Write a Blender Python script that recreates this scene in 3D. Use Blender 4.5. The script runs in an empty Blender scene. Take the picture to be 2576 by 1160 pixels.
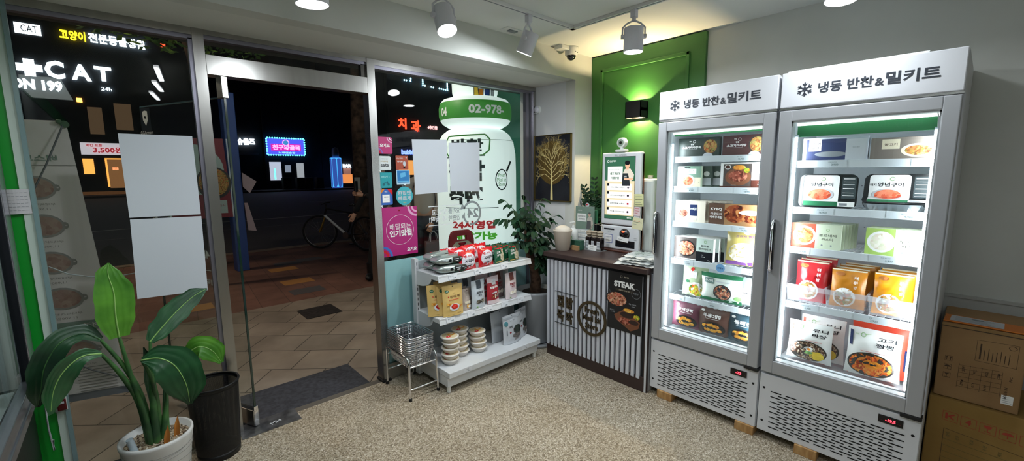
import bpy, bmesh, math, random
from mathutils import Vector, Matrix, noise
random.seed(7)
SC = bpy.context.scene
COL = SC.collection
PI = math.pi

# ------------------------------------------------------------------ camera
cam_data = bpy.data.cameras.new('camera')
cam = bpy.data.objects.new('camera', cam_data)
COL.objects.link(cam)
SC.camera = cam
_a, _p, _r = .8321, .1373, .0094          # heading, downward pitch, roll
_f = Vector((math.cos(_p)*math.cos(_a), math.cos(_p)*math.sin(_a), -math.sin(_p)))
_rt = Vector((math.sin(_a), -math.cos(_a), 0))
_dn = _f.cross(_rt)
_r2 = _rt*math.cos(_r) + _dn*math.sin(_r)
_d2 = -_rt*math.sin(_r) + _dn*math.cos(_r)
cam.matrix_world = Matrix(((_r2.x, -_d2.x, -_f.x, 0), (_r2.y, -_d2.y, -_f.y, 0),
                           (_r2.z, -_d2.z, -_f.z, 1.5), (0, 0, 0, 1)))
cam_data.sensor_fit = 'HORIZONTAL'
cam_data.sensor_width = 36
cam_data.lens = 36*1077.7/2576
cam_data.clip_start = .03
cam_data.clip_end = 300

# ------------------------------------------------------------------ world, exposure
SC.view_settings.view_transform = 'Standard'
SC.view_settings.look = 'None'
SC.view_settings.exposure = .22
SC.view_settings.gamma = 1
SC.view_settings.use_curve_mapping = False
W = bpy.data.worlds.new('night')
SC.world = W
W.use_nodes = True
W.node_tree.nodes['Background'].inputs[0].default_value = (.006, .007, .012, 1)
W.node_tree.nodes['Background'].inputs[1].default_value = .9
SC.cycles.max_bounces = 8
SC.cycles.transparent_max_bounces = 24
SC.cycles.sample_clamp_indirect = 4
SC.cycles.use_denoising = True
SC.cycles.caustics_reflective = False
SC.cycles.caustics_refractive = False

# lamp strengths (each lamp is built in its fitting further down)
P_SPOT = 6.5
P_LINE = 5.2
P_WALL = 7
P_ADDED_STREET_LAMP = 110
P_ADDED_DOWNLIGHT = 3.5

# ------------------------------------------------------------------ materials
_mats = {}
def M(name, color=(.8, .8, .8), rough=.5, metal=0, emit=0, ecol=None, alpha=1, spec=None, coat=0, trans=0):
    if name in _mats: return _mats[name]
    m = bpy.data.materials.new(name)
    m.use_nodes = True
    b = m.node_tree.nodes['Principled BSDF']
    b.inputs['Base Color'].default_value = (*color, 1)
    b.inputs['Roughness'].default_value = rough
    b.inputs['Metallic'].default_value = metal
    if spec is not None: b.inputs['Specular IOR Level'].default_value = spec
    if coat: b.inputs['Coat Weight'].default_value = coat
    if trans: b.inputs['Transmission Weight'].default_value = trans
    if alpha < 1: b.inputs['Alpha'].default_value = alpha
    if emit:
        b.inputs['Emission Color'].default_value = (*(ecol or color), 1)
        b.inputs['Emission Strength'].default_value = emit
    m.diffuse_color = (*color, 1)
    _mats[name] = m
    return m
def H(s):
    s = s.lstrip('#')
    f = lambda v: v/12.92 if v <= .04045 else ((v+.055)/1.055)**2.4
    return tuple(f(int(s[i:i+2], 16)/255) for i in (0, 2, 4))
def nodes(m):
    return m.node_tree.nodes, m.node_tree.links, m.node_tree.nodes['Principled BSDF']
def noise_tint(m, c1, c2, scale=5, detail=4, bump=0, stretch=None, coord='Object', lo=.35, hi=.65, bscale=None):
    n, l, b = nodes(m)
    tc = n.new('ShaderNodeTexCoord'); mp = n.new('ShaderNodeMapping'); ns = n.new('ShaderNodeTexNoise'); cr = n.new('ShaderNodeValToRGB')
    l.new(tc.outputs[coord], mp.inputs[0]); l.new(mp.outputs[0], ns.inputs['Vector'])
    if stretch: mp.inputs['Scale'].default_value = stretch
    ns.inputs['Scale'].default_value = scale; ns.inputs['Detail'].default_value = detail
    cr.color_ramp.elements[0].position = lo; cr.color_ramp.elements[1].position = hi
    cr.color_ramp.elements[0].color = (*c1, 1); cr.color_ramp.elements[1].color = (*c2, 1)
    l.new(ns.outputs['Fac'], cr.inputs[0]); l.new(cr.outputs[0], b.inputs['Base Color'])
    if bump:
        bp = n.new('ShaderNodeBump'); bp.inputs['Strength'].default_value = bump; bp.inputs['Distance'].default_value = .003
        src = ns
        if bscale:
            src = n.new('ShaderNodeTexNoise'); src.inputs['Scale'].default_value = bscale; l.new(mp.outputs[0], src.inputs['Vector'])
        l.new(src.outputs['Fac'], bp.inputs['Height']); l.new(bp.outputs[0], b.inputs['Normal'])
    return m
def food(name, cols, scale=60, rough=.4):
    """a mottled dish: cells of several colours"""
    if name in _mats: return _mats[name]
    m = M(name, cols[0], rough, spec=.2)
    n, l, b = nodes(m)
    tc = n.new('ShaderNodeTexCoord'); vo = n.new('ShaderNodeTexVoronoi'); ns = n.new('ShaderNodeTexNoise')
    mx = n.new('ShaderNodeVectorMath'); mx.operation = 'ADD'
    sc = n.new('ShaderNodeVectorMath'); sc.operation = 'SCALE'; sc.inputs['Scale'].default_value = .02
    ns.inputs['Scale'].default_value = scale*.7
    l.new(tc.outputs['Object'], ns.inputs['Vector']); l.new(ns.outputs['Color'], sc.inputs[0])
    l.new(tc.outputs['Object'], mx.inputs[0]); l.new(sc.outputs[0], mx.inputs[1])
    vo.inputs['Scale'].default_value = scale; l.new(mx.outputs[0], vo.inputs['Vector'])
    cr = n.new('ShaderNodeValToRGB'); cr.color_ramp.interpolation = 'LINEAR'
    sp = n.new('ShaderNodeSeparateColor'); l.new(vo.outputs['Color'], sp.inputs[0]); l.new(sp.outputs[0], cr.inputs[0])
    e = cr.color_ramp.elements
    for i, c in enumerate(cols):
        p = i/(len(cols)-1)
        if i == 0: e[0].position = 0; e[0].color = (*c, 1)
        elif i == len(cols)-1: e[-1].position = 1; e[-1].color = (*c, 1)
        else:
            x = e.new(p); x.color = (*c, 1)
    l.new(cr.outputs[0], b.inputs['Base Color'])
    return m
def glass_mat(name, tint=(.93, .96, .95), ior=1.5, rough=.0, boost=1.0):
    if name in _mats: return _mats[name]
    m = bpy.data.materials.new(name); m.use_nodes = True
    n, l = m.node_tree.nodes, m.node_tree.links
    n.clear()
    o = n.new('ShaderNodeOutputMaterial'); t = n.new('ShaderNodeBsdfTransparent'); g = n.new('ShaderNodeBsdfGlossy')
    mx = n.new('ShaderNodeMixShader'); fr = n.new('ShaderNodeFresnel'); ml = n.new('ShaderNodeMath'); ml.operation = 'MULTIPLY'
    ge = n.new('ShaderNodeNewGeometry'); mr = n.new('ShaderNodeMapRange')      # same mirror strength from either side of the pane
    mr.inputs[3].default_value = ior; mr.inputs[4].default_value = 1/ior
    l.new(ge.outputs['Backfacing'], mr.inputs[0]); l.new(mr.outputs[0], fr.inputs['IOR']); ml.inputs[1].default_value = boost; ml.use_clamp = True
    t.inputs[0].default_value = (*tint, 1); g.inputs['Roughness'].default_value = rough
    l.new(fr.outputs[0], ml.inputs[0]); l.new(ml.outputs[0], mx.inputs[0])
    l.new(t.outputs[0], mx.inputs[1]); l.new(g.outputs[0], mx.inputs[2]); l.new(mx.outputs[0], o.inputs[0])
    _mats[name] = m
    return m
def film_mat(name, color, opacity=.4, rough=.15):
    """clear plastic film or bag"""
    if name in _mats: return _mats[name]
    m = M(name, color, rough); nodes(m)[2].inputs['Alpha'].default_value = opacity
    return m

WHITE = M('white_paint', H('e6e8e6'), .6)
PRINT_W = M('print_white', H('f4f4f2'), .5, spec=.12)
PRINT_K = M('print_black', H('1b1d22'), .5, spec=.12)
PRINT_GY = M('print_grey', H('8b9096'), .5, spec=.12)
PRINT_LG = M('print_pale_grey', H('c8ccd2'), .5, spec=.12)
PRINT_G = M('print_green', H('2c6b4a'), .5, spec=.12)
PRINT_LGN = M('print_light_green', H('7fb069'), .5, spec=.12)
PRINT_R = M('print_red', H('d02b33'), .5, spec=.12)
PRINT_DR = M('print_dark_red', H('8c1f2c'), .5, spec=.12)
PRINT_O = M('print_orange', H('e08a2c'), .5, spec=.12)
PRINT_Y = M('print_yellow', H('f1cf4b'), .5, spec=.12)
PRINT_B = M('print_blue', H('2e4f9e'), .5, spec=.12)
PRINT_N = M('print_navy', H('22305a'), .5, spec=.12)
PRINT_BR = M('print_brown', H('4e2a22'), .5, spec=.12)
PRINT_C = M('print_cream', H('e9dfc6'), .5, spec=.12)
PRINT_PK = M('print_pink', H('c9267f'), .45, spec=.12)
PRINT_SG = M('print_sage', H('b9c9b0'), .5, spec=.12)
PRINT_V = M('print_purple', H('8a5aa0'), .5, spec=.12)

F_STEAK = food('food_grilled_steak', [H('4a231c'), H('7a3a2c'), H('a85c4a'), H('c98a72')], 90)
F_NOODLE = food('food_red_noodles', [H('8c2a12'), H('c8501c'), H('e07a2c'), H('d9a050')], 110)
F_BEEF = food('food_stir_fried_beef', [H('5a3320'), H('9c6238'), H('c99a62'), H('7f8f48'), H('d96a3a')], 120)
F_STEW = food('food_stew', [H('3f2c24'), H('8f4a30'), H('b98a68'), H('c9584a'), H('e0c8a8')], 110)
F_JJAJANG = food('food_black_bean_noodles', [H('2e1f1a'), H('5f3a2c'), H('8a6a52'), H('e5d9c0')], 120)
F_PASTA = food('food_red_pasta', [H('d85a30'), H('e8824e'), H('f0a46e'), H('c8401f')], 110)
F_CREAM = food('food_cream_pasta', [H('f0ead8'), H('dfe3c4'), H('f6f2e6'), H('d9c8b0')], 90)
F_MEAT = food('food_marinated_pork', [H('c23a26'), H('e06a4a'), H('f09070'), H('b0301c')], 75)
F_RIBS = food('food_ribs', [H('3a1712'), H('6f2c1c'), H('9c5230'), H('c98b52')], 60)
F_FRY = food('food_fried_patties', [H('e0902c'), H('f0b84e'), H('c8702a'), H('f5cf6a')], 70)
F_VEG = food('food_green_vegetable', [H('3f7a2c'), H('9fbf3a'), H('e8d84a'), H('d9602c')], 110)
F_RED = food('food_red_flakes', [H('a51a18'), H('d02a20'), H('e8503a')], 120)
F_DUMP = food('food_pale_dumplings', [H('f4ecd8'), H('e8dcc0'), H('fffaf0')], 40)
F_DARK = food('food_laver_chips', [H('2b2a28'), H('5a554c'), H('8f887a'), H('b5b0a4')], 110)

# ------------------------------------------------------------------ mesh building
def I(): return Matrix.Identity(4)
def TR(x=0, y=0, z=0): return Matrix.Translation((x, y, z))
def RZ(a): return Matrix.Rotation(a, 4, 'Z')
def RX(a): return Matrix.Rotation(a, 4, 'X')
def RY(a): return Matrix.Rotation(a, 4, 'Y')

_txt = {}; _keep = {}
def text_mesh(s, bold=0.0):
    k = (s, bold)
    if k in _txt: return _txt[k]
    if 'k' not in _keep:      # one text block is reused so that the font stays loaded
        c = bpy.data.curves.new('t', 'FONT'); _keep['k'] = bpy.data.objects.new('t', c)
    o = _keep['k']; c = o.data; c.body = s; c.offset = bold; c.resolution_u = 2
    me = bpy.data.meshes.new_from_object(o)
    vs = [tuple(v.co[:2]) for v in me.vertices]; fs = [tuple(p.vertices) for p in me.polygons]
    bpy.data.meshes.remove(me)
    xs = [v[0] for v in vs] or [0]; ys = [v[1] for v in vs] or [0]
    _txt[k] = (vs, fs, min(xs), max(xs), min(ys), max(ys))
    return _txt[k]

class P:
    """collects geometry of one part; build() links it as ONE mesh object"""
    def __init__(s): s.v = []; s.f = []; s.mi = []; s.sm = []; s.mats = []; s.T = I()
    def m(s, mat):
        if mat not in s.mats: s.mats.append(mat)
        return s.mats.index(mat)
    def add(s, vs, fs, mat, smooth=False):
        b = len(s.v); k = s.m(mat)
        s.v += [tuple(s.T @ Vector(v)) for v in vs]
        for f in fs: s.f.append([b+i for i in f]); s.mi.append(k); s.sm.append(smooth)
        return s
    def box(s, x0, y0, z0, x1, y1, z1, mat, bev=0):
        if x0 > x1: x0, x1 = x1, x0
        if y0 > y1: y0, y1 = y1, y0
        if z0 > z1: z0, z1 = z1, z0
        if bev:
            bev = min(bev, (x1-x0)*.49, (y1-y0)*.49, (z1-z0)*.49)
            bm = bmesh.new(); bmesh.ops.create_cube(bm, size=1)
            for v in bm.verts: v.co = ((x0+x1)/2+v.co.x*(x1-x0), (y0+y1)/2+v.co.y*(y1-y0), (z0+z1)/2+v.co.z*(z1-z0))
            bmesh.ops.bevel(bm, geom=bm.edges[:], offset=bev, segments=3 if bev > .004 else 2, profile=.5, affect='EDGES')
            bm.verts.index_update()
            s.add([v.co[:] for v in bm.verts], [[v.index for v in f.verts] for f in bm.faces], mat, False)
            bm.free(); return s
        vs = [(x0,y0,z0),(x1,y0,z0),(x1,y1,z0),(x0,y1,z0),(x0,y0,z1),(x1,y0,z1),(x1,y1,z1),(x0,y1,z1)]
        return s.add(vs, [(0,3,2,1),(4,5,6,7),(0,1,5,4),(1,2,6,5),(2,3,7,6),(3,0,4,7)], mat)
    def cyl(s, p0, p1, r0, mat, r1=None, n=16, caps=True, smooth=True):
        if r1 is None: r1 = r0
        p0 = Vector(p0); p1 = Vector(p1); d = (p1-p0)
        if d.length < 1e-9: return s
        d.normalize()
        a = d.cross(Vector((0,0,1)) if abs(d.z) < .9 else Vector((1,0,0))).normalized(); b = d.cross(a)
        vs = []
        for i in range(n):
            t = 2*PI*i/n; w = a*math.cos(t)+b*math.sin(t)
            vs += [tuple(p0+w*r0), tuple(p1+w*r1)]
        s.add(vs, [(2*i, 2*((i+1) % n), 2*((i+1) % n)+1, 2*i+1) for i in range(n)], mat, smooth)
        if caps:
            if r0 > 1e-6: s.add([vs[2*i] for i in range(n)], [list(range(n))[::-1]], mat)
            if r1 > 1e-6: s.add([vs[2*i+1] for i in range(n)], [list(range(n))], mat)
        return s
    def tube(s, pts, r, mat, n=8, closed=False):
        pts = [Vector(p) for p in pts]; N = len(pts)
        rs = r if isinstance(r, (list, tuple)) else [r]*N
        up = None; vs = []
        for i, p in enumerate(pts):
            if closed: t = (pts[(i+1) % N]-pts[i-1])
            else: t = pts[min(i+1, N-1)]-pts[max(i-1, 0)]
            t.normalize()
            if up is None: up = t.cross(Vector((0,0,1)) if abs(t.z) < .9 else Vector((1,0,0))).normalized()
            else:
                up = up - t*up.dot(t)
                if up.length < 1e-5: up = t.orthogonal()
                up.normalize()
            b = t.cross(up)
            for k in range(n):
                a = 2*PI*k/n; vs.append(tuple(p+(up*math.cos(a)+b*math.sin(a))*rs[i]))
        fs = []
        for i in range(N if closed else N-1):
            j = (i+1) % N
            for k in range(n):
                q = (k+1) % n; fs.append((i*n+k, i*n+q, j*n+q, j*n+k))
        s.add(vs, fs, mat, True)
        if not closed: s.add(vs[:n], [list(range(n))[::-1]], mat); s.add(vs[-n:], [list(range(n))], mat)
        return s
    def lathe(s, prof, mat, c=(0,0,0), n=32, smooth=True):
        vs = []; fs = []; k = len(prof)
        for i in range(n):
            a = 2*PI*i/n
            for r, z in prof: vs.append((c[0]+r*math.cos(a), c[1]+r*math.sin(a), c[2]+z))
        for i in range(n):
            j = (i+1) % n
            for q in range(k-1): fs.append((i*k+q, j*k+q, j*k+q+1, i*k+q+1))
        return s.add(vs, fs, mat, smooth)
    def sphere(s, c, r, mat, n=16, sx=1, sy=1, sz=1):
        m = n//2
        vs = [(c[0], c[1], c[2]-r*sz)]
        for j in range(1, m):
            b = -PI/2+PI*j/m
            for i in range(n):
                a = 2*PI*i/n; vs.append((c[0]+r*sx*math.cos(a)*math.cos(b), c[1]+r*sy*math.sin(a)*math.cos(b), c[2]+r*sz*math.sin(b)))
        vs.append((c[0], c[1], c[2]+r*sz)); fs = []
        for i in range(n): fs.append((0, 1+(i+1) % n, 1+i))
        for j in range(m-2):
            for i in range(n):
                a = 1+j*n+i; b = 1+j*n+(i+1) % n; fs.append((a, b, b+n, a+n))
        L = len(vs)-1
        for i in range(n): fs.append((L, 1+(m-2)*n+i, 1+(m-2)*n+(i+1) % n))
        return s.add(vs, fs, mat, True)
    def prism(s, poly, fr, d, mat):
        """poly in (u,v) of frame fr, extruded by d against the normal"""
        a = [fr(u, v, 0) for u, v in poly]; b = [fr(u, v, -d) for u, v in poly]; n = len(poly)
        s.add(a+b, [list(range(n)), list(range(n, 2*n))[::-1]]+[(i, i+n, (i+1) % n+n, (i+1) % n) for i in range(n)], mat)
        return s
    def poly(s, fr, poly, mat, e=.0006):
        return s.add([fr(u, v, e) for u, v in poly], [list(range(len(poly)))], mat)
    def rect(s, fr, u0, v0, u1, v1, mat, e=.0006, n=1, k=1):
        vs = []; fs = []
        for j in range(k+1):
            for i in range(n+1): vs.append(fr(u0+(u1-u0)*i/n, v0+(v1-v0)*j/k, e))
        for j in range(k):
            for i in range(n):
                a = j*(n+1)+i; fs.append((a, a+1, a+n+2, a+n+1))
        return s.add(vs, fs, mat)
    def ell(s, fr, u, v, ru, rv, mat, e=.0006, n=28, rings=1, a0=0, a1=2*PI):
        vs = [fr(u, v, e)]; fs = []; full = abs(a1-a0-2*PI) < 1e-6
        N = n if full else n+1
        for q in range(1, rings+1):
            for i in range(N):
                a = a0+(a1-a0)*i/n; vs.append(fr(u+ru*q/rings*math.cos(a), v+rv*q/rings*math.sin(a), e))
        for i in range(n):
            j = (i+1) % N
            fs.append((0, 1+i, 1+j))
            for q in range(rings-1): fs.append((1+q*N+i, 1+(q+1)*N+i, 1+(q+1)*N+j, 1+q*N+j))
        return s.add(vs, fs, mat)
    def ring(s, fr, u, v, ru, rv, w, mat, e=.0006, n=40, a0=0, a1=2*PI):
        vs = []; fs = []
        for i in range(n+1):
            a = a0+(a1-a0)*i/n
            vs += [fr(u+ru*math.cos(a), v+rv*math.sin(a), e), fr(u+(ru-w)*math.cos(a), v+(rv-w)*math.sin(a), e)]
        for i in range(n): fs.append((2*i+1, 2*i, 2*i+2, 2*i+3))
        return s.add(vs, fs, mat)
    def line(s, fr, pts, w, mat, e=.0006):
        for (a, b), (c, d) in zip(pts[:-1], pts[1:]):
            L = math.hypot(c-a, d-b) or 1; nx, ny = -(d-b)/L*w/2, (c-a)/L*w/2
            s.add([fr(a-nx, b-ny, e), fr(c-nx, d-ny, e), fr(c+nx, d+ny, e), fr(a+nx, b+ny, e)], [(0,1,2,3)], mat)
        return s
    def text(s, fr, u, v, h, string, mat, bold=.02, align='c', mirror=False, e=.0012, width=None, tilt=0, depth=0, au=1.0):
        """glyphs of cap height h; width squeezes the line to that length; au scales u"""
        vs, fs, x0, x1, y0, y1 = text_mesh(string, bold)
        if not vs: return s
        k = h/max(y1-y0, .3); W0 = (x1-x0)*k
        ku = k*au
        if width: ku = width/(x1-x0)
        W0 = (x1-x0)*ku
        off = {'c': -W0/2, 'l': 0, 'r': -W0}[align]
        out = []
        ct, st = math.cos(tilt), math.sin(tilt)
        for x, y in vs:
            X = (x-x0)*ku+off; Y = (y-(y0+y1)/2)*k
            if mirror: X = -X
            out.append((u+X*ct-Y*st, v+X*st+Y*ct))
        F = [f[::-1] for f in fs] if mirror else fs
        if depth:
            n = len(out); a = [fr(p, q, depth) for p, q in out]; b = [fr(p, q, 0) for p, q in out]
            from collections import Counter
            ed = Counter()
            for f in F:
                for i in range(len(f)): ed[(f[i], f[(i+1) % len(f)])] += 1
            side = [(i, i+n, j+n, j) for (i, j) in ed if (j, i) not in ed]
            s.add(a+b, [list(f) for f in F]+side, mat)
        else: s.add([fr(p, q, e) for p, q in out], F, mat)
        return s
    def build(s, name, parent=None, loc=None, rotz=0, mw=None):
        me = bpy.data.meshes.new(name)
        me.from_pydata(s.v, [], s.f)
        for m in s.mats: me.materials.append(m)
        me.polygons.foreach_set('material_index', s.mi)
        me.polygons.foreach_set('use_smooth', s.sm)
        me.update()
        o = bpy.data.objects.new(name, me); COL.objects.link(o)
        if parent: o.parent = parent
        if loc is not None: o.location = loc
        if rotz: o.rotation_euler.z = rotz
        return o

def frame(O, U, V):
    O = Vector(O); U = Vector(U).normalized(); V = Vector(V).normalized(); N = U.cross(V)
    return lambda u, v, e=0: tuple(O+U*u+V*v+N*e)
def fY(x, y, z): return frame((x, y, z), (1,0,0), (0,0,1))       # a face looking towards -y
def fX(x, y, z): return frame((x, y, z), (0,-1,0), (0,0,1))      # a face looking towards -x
def fZ(x, y, z, a=0): return frame((x, y, z), (math.cos(a), math.sin(a), 0), (-math.sin(a), math.cos(a), 0))

def tag(o, label, cat, group=None, kind=None):
    if label: o['label'] = label
    if cat: o['category'] = cat
    if group: o['group'] = group
    if kind: o['kind'] = kind
    return o
def struct(o, label, cat='structure'):
    return tag(o, label, cat, kind='structure')
def thing(name, label, cat, loc=(0,0,0), rotz=0, group=None, kind=None):
    o = bpy.data.objects.new(name, None); COL.objects.link(o)
    o.empty_display_size = .1; o.location = loc; o.rotation_euler = (0, 0, rotz)
    return tag(o, label, cat, group, kind)
def dup(src, loc, rot=None, label=None, group=None, scale=None):
    r = src.copy(); COL.objects.link(r); r.location = loc
    if rot is not None: r.rotation_euler = rot
    if scale: r.scale = scale
    if label: r['label'] = label
    if group: r['group'] = group
    for c in list(src.children):
        d = c.copy(); COL.objects.link(d); d.parent = r
        for g in list(c.children):
            e = g.copy(); COL.objects.link(e); e.parent = d
    return r
def area(name, loc, size, power, color=(1,1,1), direction=(0,0,-1), shape='DISK', spread=PI, parent=None):
    L = bpy.data.lights.new(name, 'AREA'); L.shape = shape; L.size = size; L.energy = power; L.color = color; L.spread = spread
    o = bpy.data.objects.new(name, L); COL.objects.link(o); o.location = loc
    o.rotation_euler = Vector(direction).to_track_quat('-Z', 'Y').to_euler()
    if parent: o.parent = parent
    return o
# ================================================================== the room
CE = 2.45; WY = 2.81; RX_ = 3.10; BY = 2.34; SX = 2.85; SOF = 2.24
wallm = noise_tint(M('wall_paint', H('d4d5d0'), .75), H('d0d2cc'), H('d8dad5'), 2.5)
ceilm = M('ceiling_paint', H('e9ece9'), .8)
whitem = M('white_wall', H('dcdee0'), .7)
steel = noise_tint(M('brushed_steel', (.42,.41,.395), .27, 1), (.38,.37,.355), (.46,.45,.43), 14, 3, stretch=(1,1,.12))
steel_d = M('dark_steel', H('4a4844'), .35, 1)
chrome = M('chrome', (.8,.8,.82), .08, 1)
black_rub = M('black_rubber', H('141416'), .7)
black_m = M('black_metal', H('101113'), .45, .3)

# pebble epoxy floor
peb = M('pebble_epoxy', H('b5a88f'), .35)
n, l, b = nodes(peb)
tc = n.new('ShaderNodeTexCoord'); vo = n.new('ShaderNodeTexVoronoi'); vo.inputs['Scale'].default_value = 170
cr = n.new('ShaderNodeValToRGB'); sp = n.new('ShaderNodeSeparateColor')
l.new(tc.outputs['Object'], vo.inputs['Vector']); l.new(vo.outputs['Color'], sp.inputs[0]); l.new(sp.outputs[0], cr.inputs[0])
e = cr.color_ramp.elements
e[0].position = 0; e[0].color = (*H('7c6f5c'), 1); e[1].position = 1; e[1].color = (*H('eee8dc'), 1)
for p_, c_ in ((.25, 'aa9c84'), (.5, 'c4b9a4'), (.8, 'd8cebb')):
    q = e.new(p_); q.color = (*H(c_), 1)
v2 = n.new('ShaderNodeTexVoronoi'); v2.feature = 'DISTANCE_TO_EDGE'; v2.inputs['Scale'].default_value = 170
c2 = n.new('ShaderNodeValToRGB'); c2.color_ramp.elements[1].position = .16; c2.color_ramp.elements[0].color = (.40,.35,.28,1)
l.new(tc.outputs['Object'], v2.inputs['Vector']); l.new(v2.outputs['Distance'], c2.inputs[0])
mx = n.new('ShaderNodeMix'); mx.data_type = 'RGBA'; mx.blend_type = 'MULTIPLY'; mx.inputs[0].default_value = .8
l.new(cr.outputs[0], mx.inputs[6]); l.new(c2.outputs[0], mx.inputs[7])
n3 = n.new('ShaderNodeTexNoise'); n3.inputs['Scale'].default_value = 2.2; c3 = n.new('ShaderNodeValToRGB')
c3.color_ramp.elements[0].position = .3; c3.color_ramp.elements[1].position = .7
c3.color_ramp.elements[0].color = (.8,.78,.75,1); c3.color_ramp.elements[1].color = (1,1,1,1)
l.new(tc.outputs['Object'], n3.inputs['Vector']); l.new(n3.outputs['Fac'], c3.inputs[0])
m4 = n.new('ShaderNodeMix'); m4.data_type = 'RGBA'; m4.blend_type = 'MULTIPLY'; m4.inputs[0].default_value = 1
l.new(mx.outputs[2], m4.inputs[6]); l.new(c3.outputs[0], m4.inputs[7]); l.new(m4.outputs[2], b.inputs['Base Color'])
bp = n.new('ShaderNodeBump'); bp.inputs['Strength'].default_value = .5; bp.inputs['Distance'].default_value = .002
l.new(v2.outputs['Distance'], bp.inputs['Height']); l.new(bp.outputs[0], b.inputs['Normal'])

LX = -1.1; YB = -3.2
struct(P().box(LX, YB, -.12, RX_+.1, 2.80, 0, peb).build('floor'), 'tan pebble epoxy shop floor')
struct(P().box(LX, YB, CE, RX_+.1, BY, CE+.1, ceilm).build('ceiling'), 'pale grey painted ceiling')
struct(P().box(LX, YB, 0, LX-.1, 2.9, 3.2, wallm).build('wall_left'), 'wall behind the left display case')
struct(P().box(LX, YB, 0, RX_+.1, YB-.1, CE, wallm).build('wall_back'), 'wall behind the camera')
wr = P().box(RX_, YB, 0, RX_+.1, BY, CE, wallm)
wr.box(RX_-.012, YB, 0, RX_, .70, .845, M('wainscot', H('b9bab6'), .6)).box(RX_-.018, YB, .845, RX_, .70, .86, M('wainscot', H('b9bab6'), .6))
struct(wr.build('wall_right'), 'grey wall behind the two tall freezers')
# bulkhead above the shop front, its return beside the window and the stub wall
wf = P().box(LX, BY, SOF, RX_+.1, BY+.10, CE+.3, wallm)
wf.box(SX, BY, 0, RX_+.1, BY+.10, SOF, wallm)
wf.box(SX, BY+.10, 0, SX+.1, 3.0, SOF, whitem)
wf.box(LX, BY+.1, SOF, SX+.1, 3.0, SOF+.08, M('soffit_paint', H('e2e3de'), .75))
wf.box(LX, 2.98, SOF, SX+.1, 3.12, 3.6, M('outer_cladding', H('2c2f30'), .5))
struct(wf.build('wall_front'), 'bulkhead and soffit above the shop window with the white stub wall')
# jamb left of window 1: white strip, green strip
jb = P().box(-.317, 2.785, 0, -.280, 2.86, SOF, M('jamb_white', H('cfe0d6'), .5))
jb.box(-.288, 2.778, 0, -.273, 2.80, SOF, M('jamb_glass_edge', H('7f9a9c'), .3))
jb.box(-.62, 2.79, 0, -.317, 2.86, SOF, M('jamb_green', H('0f9a2e'), .4))
jb.box(LX, 2.80, 0, -.62, 2.86, SOF, wallm)
struct(jb.build('trim_1'), 'green and white jamb strips at the left end of the shop front')

GL = glass_mat('window_glass', boost=.62)
GLE = M('glass_edge', H('0c2a22'), .1, spec=.8)
# window 1: x -.285 .. .348
w1 = thing('window_1', 'left shop window with steel frame', 'structure', kind='structure')
p = P().box(-.285, 2.79, 2.205, .348, 2.85, SOF, steel).box(-.285, 2.80, 2.185, .348, 2.84, 2.205, M('alu_bead', H('8d8b98'), .35, .8))
p.box(.33, 2.80, 0, .348, 2.84, 2.19, M('alu_bead'))
p.box(.348, 2.785, 0, .397, 2.86, SOF, steel)
p.box(-.285, 2.79, 0, .348, 2.85, .06, steel)
p.build('frame', w1)
P().box(-.285, 2.812, .06, .33, 2.822, 2.19, GL).build('glass_pane', w1)
# door 1: x .397 .. 1.27
d1 = thing('door_1', 'open glass entrance door with wide steel header', 'structure', kind='structure')
p = P().box(.397, 2.79, 2.215, 1.27, 2.85, SOF, steel).box(.397, 2.80, 2.195, 1.27, 2.84, 2.215, M('alu_bead'))
p.box(1.235, 2.80, 2.118, 1.27, 2.84, 2.2, steel_d)
p.build('frame', d1)
P().box(.397, 2.785, 2.017, 1.27, 2.87, 2.118, steel, .002).build('header_bar', d1)
P().box(.397, 2.815, 2.118, 1.27, 2.825, 2.2, GL).build('transom_glass', d1)
p = P().box(0, -.005, .11, .79, .005, 1.91, GL)
p.box(-.004, -.006, .11, .0, .006, 1.91, GLE).box(.79, -.006, .11, .794, .006, 1.91, GLE).box(0, -.0055, 1.906, .79, .0055, 1.913, M('glass_top_edge', H('4f6870'), .2))
lf = p.build('glass_leaf', d1, (.466, 2.80, 0), math.radians(114))
p = P().box(-.008, -.018, .012, .80, .018, .11, steel, .002); p.box(-.010, -.012, .01, -.004, .012, .13, chrome)
p.build('bottom_rail', lf)
P().box(-.012, -.016, 1.905, .035, .016, 2.017, steel, .002).build('top_pivot', lf)
p = P(); p.tube([(.70,-.04,.75),(.70,-.04,1.35)], .014, steel, 12)
p.tube([(.70,.04,.75),(.70,.04,1.35)], .014, steel, 12)
for z in (.82, 1.28): p.cyl((.70,-.04,z), (.70,.04,z), .009, steel)
p.build('pull_handle', lf)
# vinyl letters on the leaf, read from outside
fb = frame((0,0,0), (-1,0,0), (0,0,1))
p = P()
p.text(fb, -.28, 1.03, .05, '24h', PRINT_W, .02, e=.007, mirror=True); p.text(fb, -.28, .86, .035, '집밥뚝딱', PRINT_W, .02, e=.007, mirror=True)
p.rect(fb, -.42, .93, -.12, .934, PRINT_W, e=.007)
p.build('vinyl_letters', lf)
# shield sticker near the far top corner
p = P(); fs0 = frame((0,0,0), (-1,0,0), (0,0,1)); fs_ = lambda u, v, e=0: fs0(u-1.43, v, e)
p.rect(fs_, .64, 1.70, .74, 1.90, M('sticker_dark', H('16202c'), .5), e=.0065)
sh = [(.665,1.88),(.69,1.885),(.715,1.88),(.715,1.83),(.69,1.795),(.665,1.83)]
p.poly(fs_, sh, PRINT_W, .0075); p.ell(fs_, .69, 1.845, .008, .008, PRINT_K, .0085)
p.text(fs_, .69, 1.755, .02, 'GGArmors', PRINT_W, .0, e=.0075)
p.build('shield_sticker', lf)
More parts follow.
